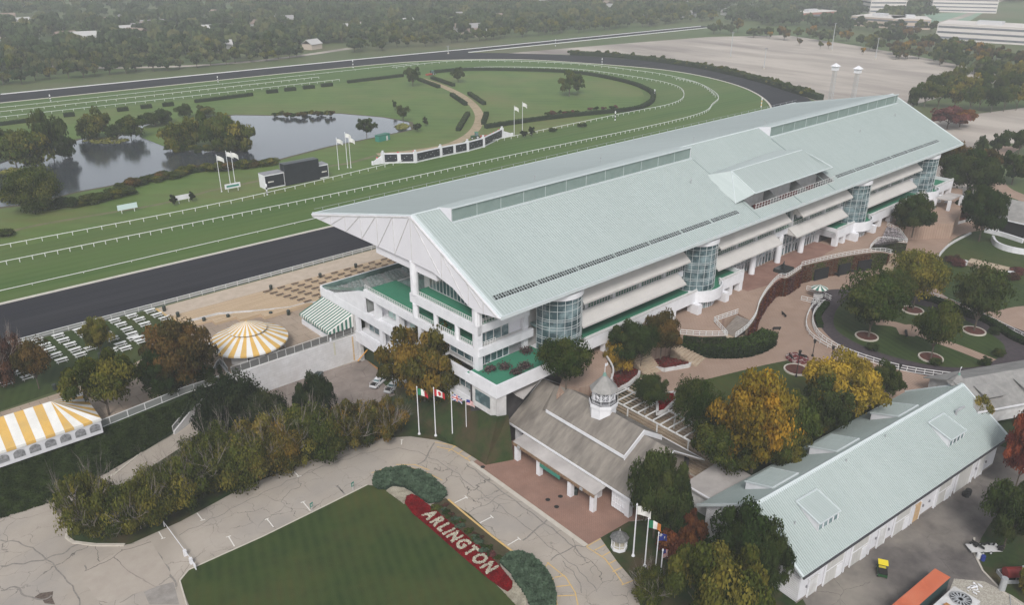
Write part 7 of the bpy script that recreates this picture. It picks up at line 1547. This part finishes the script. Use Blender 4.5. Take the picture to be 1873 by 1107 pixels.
# ------------------------------------------------------------------ vehicles and yard things
VS = .9
def wheels(t, xs, w, r=.36, nm='wheel'):
    for x in xs:
        for s in (-1, 1):
            b = MB().tube((x, s * w - s * .22, r), (x, s * w, r), r, n=14); o = b.build(nm, [blackM], t); MB().tube((x, s * w, r), (x, s * w + s * .02, r), r * .55, n=10).build('rim', [silver], o)
def loft(b, secs):
    """rounded body: list of (x, halfwidth, z0, z1)"""
    pr = []
    for x, w, z0_, z1_ in secs: pr.append([(x, -w, z0_ + .1), (x, -w * .96, z1_ - .12), (x, -w * .85, z1_), (x, w * .85, z1_), (x, w * .96, z1_ - .12), (x, w, z0_ + .1), (x, w * .9, z0_), (x, -w * .9, z0_)])
    n0 = len(b.v); n = 8
    for p in pr: b.v += p
    for i in range(len(pr) - 1):
        for j in range(n): b.f.append((n0 + i * n + j, n0 + i * n + (j + 1) % n, n0 + (i + 1) * n + (j + 1) % n, n0 + (i + 1) * n + j)); b.mi.append(b.cur)
    b.f.append(tuple(n0 + j for j in range(n))[::-1]); b.mi.append(b.cur); b.f.append(tuple(n0 + (len(pr) - 1) * n + j for j in range(n))); b.mi.append(b.cur); return b
def pickup(label, loc, rz, paint):
    t = thing('pickup_truck', label, 'pickup truck', loc, rz, None, (VS,) * 3)
    loft(MB(), [(-2.8, .9, .5, 1.02), (-1.0, .97, .42, 1.05), (1.0, .97, .42, 1.08), (2.0, .95, .42, 1.05), (2.75, .86, .5, .92)]).build('body', [paint], t)
    loft(MB(), [(-1.0, .82, 1.0, 1.1), (-.7, .8, 1.0, 1.72), (.7, .8, 1.0, 1.72), (1.35, .84, 1.0, 1.08)]).build('cab', [paint], t)
    MB().box(-.75, -.83, 1.12, .65, .83, 1.6).face([(1.3, -.74, 1.12), (1.3, .74, 1.12), (.78, .7, 1.66), (.78, -.7, 1.66)]).face([(-.98, .74, 1.14), (-.98, -.74, 1.14), (-.76, -.7, 1.64), (-.76, .7, 1.64)]).build('windows', [glassD], t)
    MB().box(-2.65, -.75, 1.0, -1.15, .75, 1.06).build('bed', [blackM], t); wheels(t, (-1.8, 1.85), .95, .4)
    for s in (-1, 1): MB().box(2.68, s * .65 - .16, .72, 2.8, s * .65 + .16, .88).build('headlight', [lineW], t)
    b = MB()
    for x in (-2.6, -1.15): b.box(x - .05, -.85, 1.02, x + .05, -.75, 1.5).box(x - .05, .75, 1.02, x + .05, .85, 1.5)
    b.box(-2.6, -.85, 1.45, -1.1, -.77, 1.52).box(-2.6, .77, 1.45, -1.1, .85, 1.52); b.build('rack', [silver], t); MB().box(-2.9, -.85, .5, -2.78, .85, .68).box(2.74, -.85, .45, 2.86, .85, .66).build('bumper', [galv], t); return t
pickup('white pickup truck with a bed rack parked in the service yard', G(693, 703, 0), R(28), white); pickup('silver grey pickup truck beside the white one', G(720, 712, 0), R(26), silver)
def car(label, loc, rz, paint):
    t = thing('parked_car', label, 'car', loc, rz, None, (VS,) * 3); loft(MB(), [(-2.1, .78, .45, .85), (-1.5, .88, .3, .95), (0, .9, .28, .98), (1.2, .88, .3, .9), (2.1, .78, .4, .72)]).build('body', [paint], t)
    loft(MB(), [(-1.7, .7, .85, .98), (-1.0, .7, .85, 1.4), (.3, .7, .85, 1.42), (1.1, .72, .85, .95)]).build('cabin', [glassD], t); MB().box(-.95, -.58, 1.41, .25, .58, 1.45).build('roof', [paint], t); wheels(t, (-1.35, 1.35), .86, .33)
    for s in (-1, 1): MB().box(2.0, s * .55 - .15, .55, 2.1, s * .55 + .15, .68).build('headlight', [lineW], t)
car('dark car half hidden behind the pine at the block wall', G(582, 692, 0), R(48), M('dark_green_paint', (.015, .03, .028), rough=.25, spec=.6)); car('red car just behind the dark one at the block wall', G(570, 702, 0), R(48), redM)
# utility cart with yellow roof
t = thing('utility_cart', 'green utility cart with a yellow roof parked by the barn', 'utility cart', G(1612, 1049, 0), R(30), None, (.95,) * 3); gd = M('cart_green', (.02, .07, .025), rough=.5)
loft(MB(), [(-1.4, .7, .4, .9), (.2, .72, .35, .8), (1.3, .6, .4, .9)]).build('body', [gd], t); MB().box(-1.4, -.65, .85, -.2, .65, 1.15).build('cargo_bed', [blackM], t); MB().box(-.25, -.72, 1.75, 1.0, .72, 1.85).build('roof', [M('cart_yellow', (.75, .60, .03), rough=.4)], t); MB().box(.0, -.5, .75, .5, .5, 1.05).build('seat', [M('cart_seat', (.6, .5, .05), rough=.6)], t)
for x in (-.2, .95):
    for s in (-1, 1): MB().tube((x, s * .66, .8), (x, s * .66, 1.76), .035, n=4).build('roof_post', [blackM], t)
wheels(t, (-.95, .95), .72, .28)
for x, y, l, rz in ((792, 137, 'green tractor at the gate in the far hedge', .3), (870, 254, 'green tractor on the path behind the results board', 2.6)):
    t = thing('tractor', l, 'tractor', G(x, y, HI), rz); loft(MB(), [(-1.2, .5, .9, 1.6), (.2, .5, .8, 1.7), (2.2, .45, .7, 1.5)]).build('body', [gd], t); MB().box(-1.1, -.7, 1.6, .4, .7, 2.9).build('cab', [glassD], t); MB().box(-1.2, -.8, 2.9, .5, .8, 3.05).build('cab_roof', [greenM], t); wheels(t, (-.8,), 1., .85); wheels(t, (1.6,), .9, .55); MB().box(-6.5, -1, .6, -2, 1, 1.4).build('trailer', [M('trailer_red', (.3, .06, .03), rough=.6)], t)
# container, fan unit, tank
c0 = G(1709.8, 1041.6, 2.6); t = thing('shipping_container', 'shipping container with a bright orange roof in the yard', 'container', (c0[0], c0[1] - 2.15, 0), R(180 - 3.2)); ct = M('container_dark', (.035, .065, .065), rough=.6)
b = MB().box(0, -2.15, 0, 12, 0, 2.52)
for q in np.arange(.2, 12, .4): b.box(q, 0, .15, q + .2, .05, 2.4).box(q, -2.2, .15, q + .2, -2.15, 2.4)
b.build('body', [ct], t); MB().box(-.02, -2.18, 2.52, 12, .03, 2.6).build('roof', [M('container_orange', (.52, .135, .065), (.44, .105, .05), scale=.8, c3=(.58, .20, .11), scale3=.4)], t); MB().box(-.06, -2.05, .1, -.02, -1.1, 2.4).box(-.06, -1.05, .1, -.02, -.1, 2.4).build('door', [ct], t)
t = thing('cooling_unit', 'big white cooling unit with a round fan beside the container', 'cooling unit', G(1742, 1128, 0), R(-3)); MB().box(-3.2, -1.8, 0, 3.2, 1.8, 2.2).build('housing', [whiteD], t); MB().cyl(1.3, 0, 2.2, 2.5, 1.35, n=28, cap=False).build('fan_ring', [galv], t); MB().cyl(1.3, 0, 2.2, 2.24, 1.3, n=28).build('fan_well', [darkO], t); b = MB()
for i in range(14): a = 2 * math.pi * i / 14; b.obox((1.3, 0, 2.3), (1.3 + 1.25 * math.cos(a), 1.25 * math.sin(a), 2.3), .2, .03)
b.build('fan_blades', [galv], t); MB().box(-2.4, -.9, 2.2, -.9, .9, 2.35).box(-1.8, -.9, 2.35, -1.6, .9, 2.6).build('rusty_frame', [rust], t)
p = G(1862, 1058, 0); t = thing('fuel_tank', 'dark red fuel tank lying in a grey metal cradle', 'tank', (p[0], p[1], 0), R(-38)); MB().tube((-2.2, 0, 1.1), (2.2, 0, 1.1), .8, n=18).build('tank', [M('tank_red', (.20, .025, .025), (.26, .04, .035), scale=1, rough=.4)], t); MB().box(-2.6, -1.2, .0, 2.6, -1.12, .7).box(-2.6, 1.12, 0, 2.6, 1.2, .7).box(-2.6, -1.2, 0, -2.5, 1.2, .7).box(2.5, -1.2, 0, 2.6, 1.2, .7).build('cradle', [galv], t); MB().cyl(.4, 0, 1.85, 2.1, .25, n=8).build('filler_cap', [white], t)
for x, y, c, l in ((1789, 1022, whiteD, 'white barrel at the edge of the yard'), (1797, 1026, blueM, 'blue barrel beside the white one')):
    t = thing('barrel', l, 'barrel', G(x, y, 0)); MB().cyl(0, 0, 0, .9, .32, n=12).cyl(0, 0, .28, .32, .34, n=12).cyl(0, 0, .6, .64, .34, n=12).build('drum', [c], t); MB().cyl(0, 0, .9, .93, .3, n=12).build('lid', [c], t)
t = thing('scrap_trailer', 'black and white trailer heaped with scrap under the right hand tree', 'trailer', G(1798, 1008, 0), R(-38)); MB().box(-2.4, -.9, .5, 2.4, .9, .62).build('bed', [whiteD], t); b = MB()
for i in range(14): x, y = rng.uniform(-2.2, 2), rng.uniform(-.8, .8); b.obox((x, y, .62 + rng.uniform(0, .4)), (x + rng.uniform(-.9, .9), y + rng.uniform(-.6, .6), .62 + rng.uniform(0, .6)), .25, .25)
b.build('scrap', [blackM], t); wheels(t, (-.6, .6), .95, .3)
b = MB(); p = Vector(G(1780, 1078, 0))
for i in range(16): q = p + Vector((rng.uniform(-1.4, 1.6), rng.uniform(-.6, .6), .08 + rng.uniform(0, .2))); b.tube(q, q + Vector((rng.uniform(-.8, 1.4), rng.uniform(-.7, .3), rng.uniform(-.1, .1))), .05 + .06 * (i % 2), n=6)
b.build('pipe_heap', [white], label='heap of white pipes and torn sheeting on the gravel', cat='scrap heap')
t = thing('standpipe', 'grey drum on a leaning post by the yard fence', 'pipe', G(1832, 1080, 0)); MB().cyl(0, 0, 0, 2.2, .45, n=12).build('drum', [galv], t); MB().tube((-.4, -1.2, .2), (-2.6, -2.2, .1), .06, n=5).build('post', [galv], t)
fence('yard_fence', 'thin wire fence at the bottom right corner', [G(x, y, 0) for x, y in ((1858, 1062), (1880, 1075), (1930, 1110))], 1.4, 2.5, mat=galv, cat='fence')
MB().cyl(*G(1770, 905, 0)[:2], 0, 1., .5, n=9).cyl(G(1766, 908, 0)[0], G(1766, 908, 0)[1], 0, .7, .6, n=7).build('rubbish_bags', [blackM], label='black rubbish bags against the barn wall', cat='rubbish')
# gazebo by the drive
t = thing('gazebo', 'small white octagonal gazebo with a dark shingle roof by the drive', 'gazebo', G(1132, 1003, 0)); MB().cyl(0, 0, 0, .55, 1.25, n=8).build('base', [white], t); MB().cyl(0, 0, 2.1, 3.3, 1.5, .12, 8).build('roof', [M('dark_shingles', (.085, .085, .085), (.16, .16, .155), scale=3, rough=.9)], t)
for i in range(8): a = i * math.pi / 4; MB().tube((1.15 * math.cos(a), 1.15 * math.sin(a), .5), (1.15 * math.cos(a), 1.15 * math.sin(a), 2.15), .07, n=5).build('post', [white], t)
b = MB()
for i in range(8): a, c = i * math.pi / 4, (i + 1) * math.pi / 4; [b.tube((1.15 * math.cos(a), 1.15 * math.sin(a), z), (1.15 * math.cos(c), 1.15 * math.sin(c), z), .05, n=4) for z in (.95, 2.05)]
b.build('railing', [white], t); MB().cyl(0, 0, .55, .6, 1.1, n=8).build('floor', [M('cream_floor', (.5, .46, .36), rough=.8)], t); MB().cyl(0, 0, 3.25, 3.7, .08, .03, 6).build('finial', [whiteD], t)
# road barrier, signs, manholes
a, c = Vector(G(299, 955, 1.)), Vector(G(357, 1034, 1.)); t = thing('road_barrier', 'long white barrier pole across the drive', 'barrier', (0, 0, 0)); MB().tube(a, c, .055, n=6).build('boom', [white], t); q = Vector(G(345, 1024, 0))
for f in (.68, .86): e = a.lerp(c, f); MB().box(e.x - .22, e.y - .22, 0, e.x + .22, e.y + .22, 1.05).build('pedestal', [white], t)
e = a.lerp(c, .97); MB().box(e.x - .06, e.y - .45, 0, e.x + .06, e.y + .45, .9).build('stand', [white], t); e = a; MB().tube((e.x, e.y, 0), (e.x, e.y, 1.1), .08, n=5).build('rest_post', [white], t)
for x, y, l in ((571, 936, 'small green parking sign at the lawn edge, left one'), (646, 898, 'small green parking sign nearest the juniper')):
    t = thing('parking_sign', l, 'sign', G(x, y, 0), R(20)); MB().tube((0, 0, 0), (0, 0, 1.2), .04, n=5).build('post', [whiteD], t); s_ = MB().box(-.32, -.03, .9, .32, .03, 1.7).build('panel', [signG], t); MB().box(-.22, -.05, 1.3, .22, -.034, 1.42).box(-.22, -.05, 1.1, .22, -.034, 1.18).build('small_white_lettering', [lineW], s_)
for x, y, l in ((883, 855, 'manhole cover at the upper left corner of the brick court'), (1002, 915, 'left of three manhole covers on the brick court'), (1025, 909, 'upper of three manhole covers on the brick court'), (1018, 928, 'lower of three manhole covers on the brick court')):
    p = G(x, y, 0); MB().cyl(p[0], p[1], .03, .055, .42, n=16).build('manhole_cover', [blackM], label=l, cat='manhole cover')
t = thing('litter_bin', 'dark bin beside a gatehouse column', 'litter bin', G(1053, 905, 0)); MB().cyl(0, 0, 0, 1., .35, .4, 10).build('body', [binM], t); MB().cyl(0, 0, 1., 1.2, .42, .3, 10).build('lid', [binM], t)
for x, y, l in ((1005, 722, 'x'),)[:0]: pass
t = thing('hydrant', 'small white hydrant on the shaded verge', 'hydrant', G(446, 888, 0)); MB().cyl(0, 0, 0, .8, .16, n=8).cyl(0, 0, .8, 1., .2, .05, 8).build('barrel', [white], t); MB().tube((-.28, 0, .55), (.28, 0, .55), .08, n=6).build('nozzle', [white], t)
t = thing('service_shed', 'small brown roofed shed below the block wall', 'shed', G(460, 745, 0), R(20)); MB().box(-1.6, -1.6, 0, 1.6, 1.6, 2.3).build('wall', [whiteD], t); MB().prism([(-2, 2.3), (0, 3.4), (2, 2.3)], 'x', -2, 2).build('roof', [M('brown_roof', (.12, .05, .04), rough=.8)], t)
MB().tube(G(655, 660, .6), G(672, 640, 3), .12, n=6).tube(G(655, 660, .0), G(655, 660, 1.2), .14, n=6).build('orange_handrail', [M('orange_bollard', (.62, .30, .05), rough=.6)], label='orange handrail at the foot of the block wall', cat='handrail')
for x, y, l in ((666, 656, 'orange bollard left of the garage door'), (699, 676, 'orange bollard right of the garage door')): t = thing('bollard', l, 'bollard', G(x, y, 0)); MB().cyl(0, 0, 0, 1.2, .22, n=10).build('post', [M('orange_bollard', (.62, .30, .05), rough=.6)], t)
MB().obox(G(674, 660, .02), G(708, 690, .02), .5, .03).build('drain_grate', [rust], label='long rusty drain grate before the garage', cat='drain', kind='structure')
t = thing('delivery_ramp', 'white low canopy box between terrace and gatehouse', 'canopy', (84, 92, 0)) if 0 else None
# ------------------------------------------------------------------ light, sky, air
w = bpy.data.worlds.new('World'); scn.world = w; w.use_nodes = True; nt = w.node_tree; bg = nt.nodes['Background']
sky = nt.nodes.new('ShaderNodeTexSky'); sky.sky_type = 'NISHITA'; sky.sun_disc = False; SE, SA = R(44), R(226)
sky.sun_elevation = SE; sky.sun_rotation = R(90) - SA; sky.air_density = 1.; sky.dust_density = 1.5; sky.ozone_density = 1.
hsv = nt.nodes.new('ShaderNodeHueSaturation'); hsv.inputs['Saturation'].default_value = .3
nt.links.new(sky.outputs[0], hsv.inputs['Color']); nt.links.new(hsv.outputs[0], bg.inputs['Color']); bg.inputs['Strength'].default_value = .135
sd = bpy.data.lights.new('sun', 'SUN'); sd.energy = 1.9; sd.angle = R(16); sd.color = (1., .965, .93); so = bpy.data.objects.new('sun', sd); col.objects.link(so)
v = Vector((math.cos(SE) * math.cos(SA), math.cos(SE) * math.sin(SA), math.sin(SE))); so.rotation_euler = (-v).to_track_quat('-Z', 'Y').to_euler()
hz = MB().box(-3200, -700, -1, 4200, 4300, 87).build('haze', []if 0 else [bpy.data.materials.new('haze_air')], label='pale damp haze hanging over the whole racecourse', cat='haze', kind='stuff')
hm = hz.data.materials[0]; hm.use_nodes = True; N = hm.node_tree.nodes; N.remove(N['Principled BSDF']); pv_ = N.new('ShaderNodeVolumePrincipled'); pv_.inputs['Density'].default_value = .00023; pv_.inputs['Color'].default_value = (.95, .98, 1., 1); pv_.inputs['Anisotropy'].default_value = -.15
hm.node_tree.links.new(pv_.outputs[0], N['Material Output'].inputs['Volume'])
scn.view_settings.view_transform = 'Standard'; scn.view_settings.look = 'None'; scn.view_settings.exposure = .4
scn.cycles.max_bounces = 5; scn.cycles.transparent_max_bounces = 6; scn.cycles.volume_bounces = 1; scn.cycles.use_denoising = True
scn.cycles.use_adaptive_sampling = True; scn.cycles.adaptive_threshold = .02
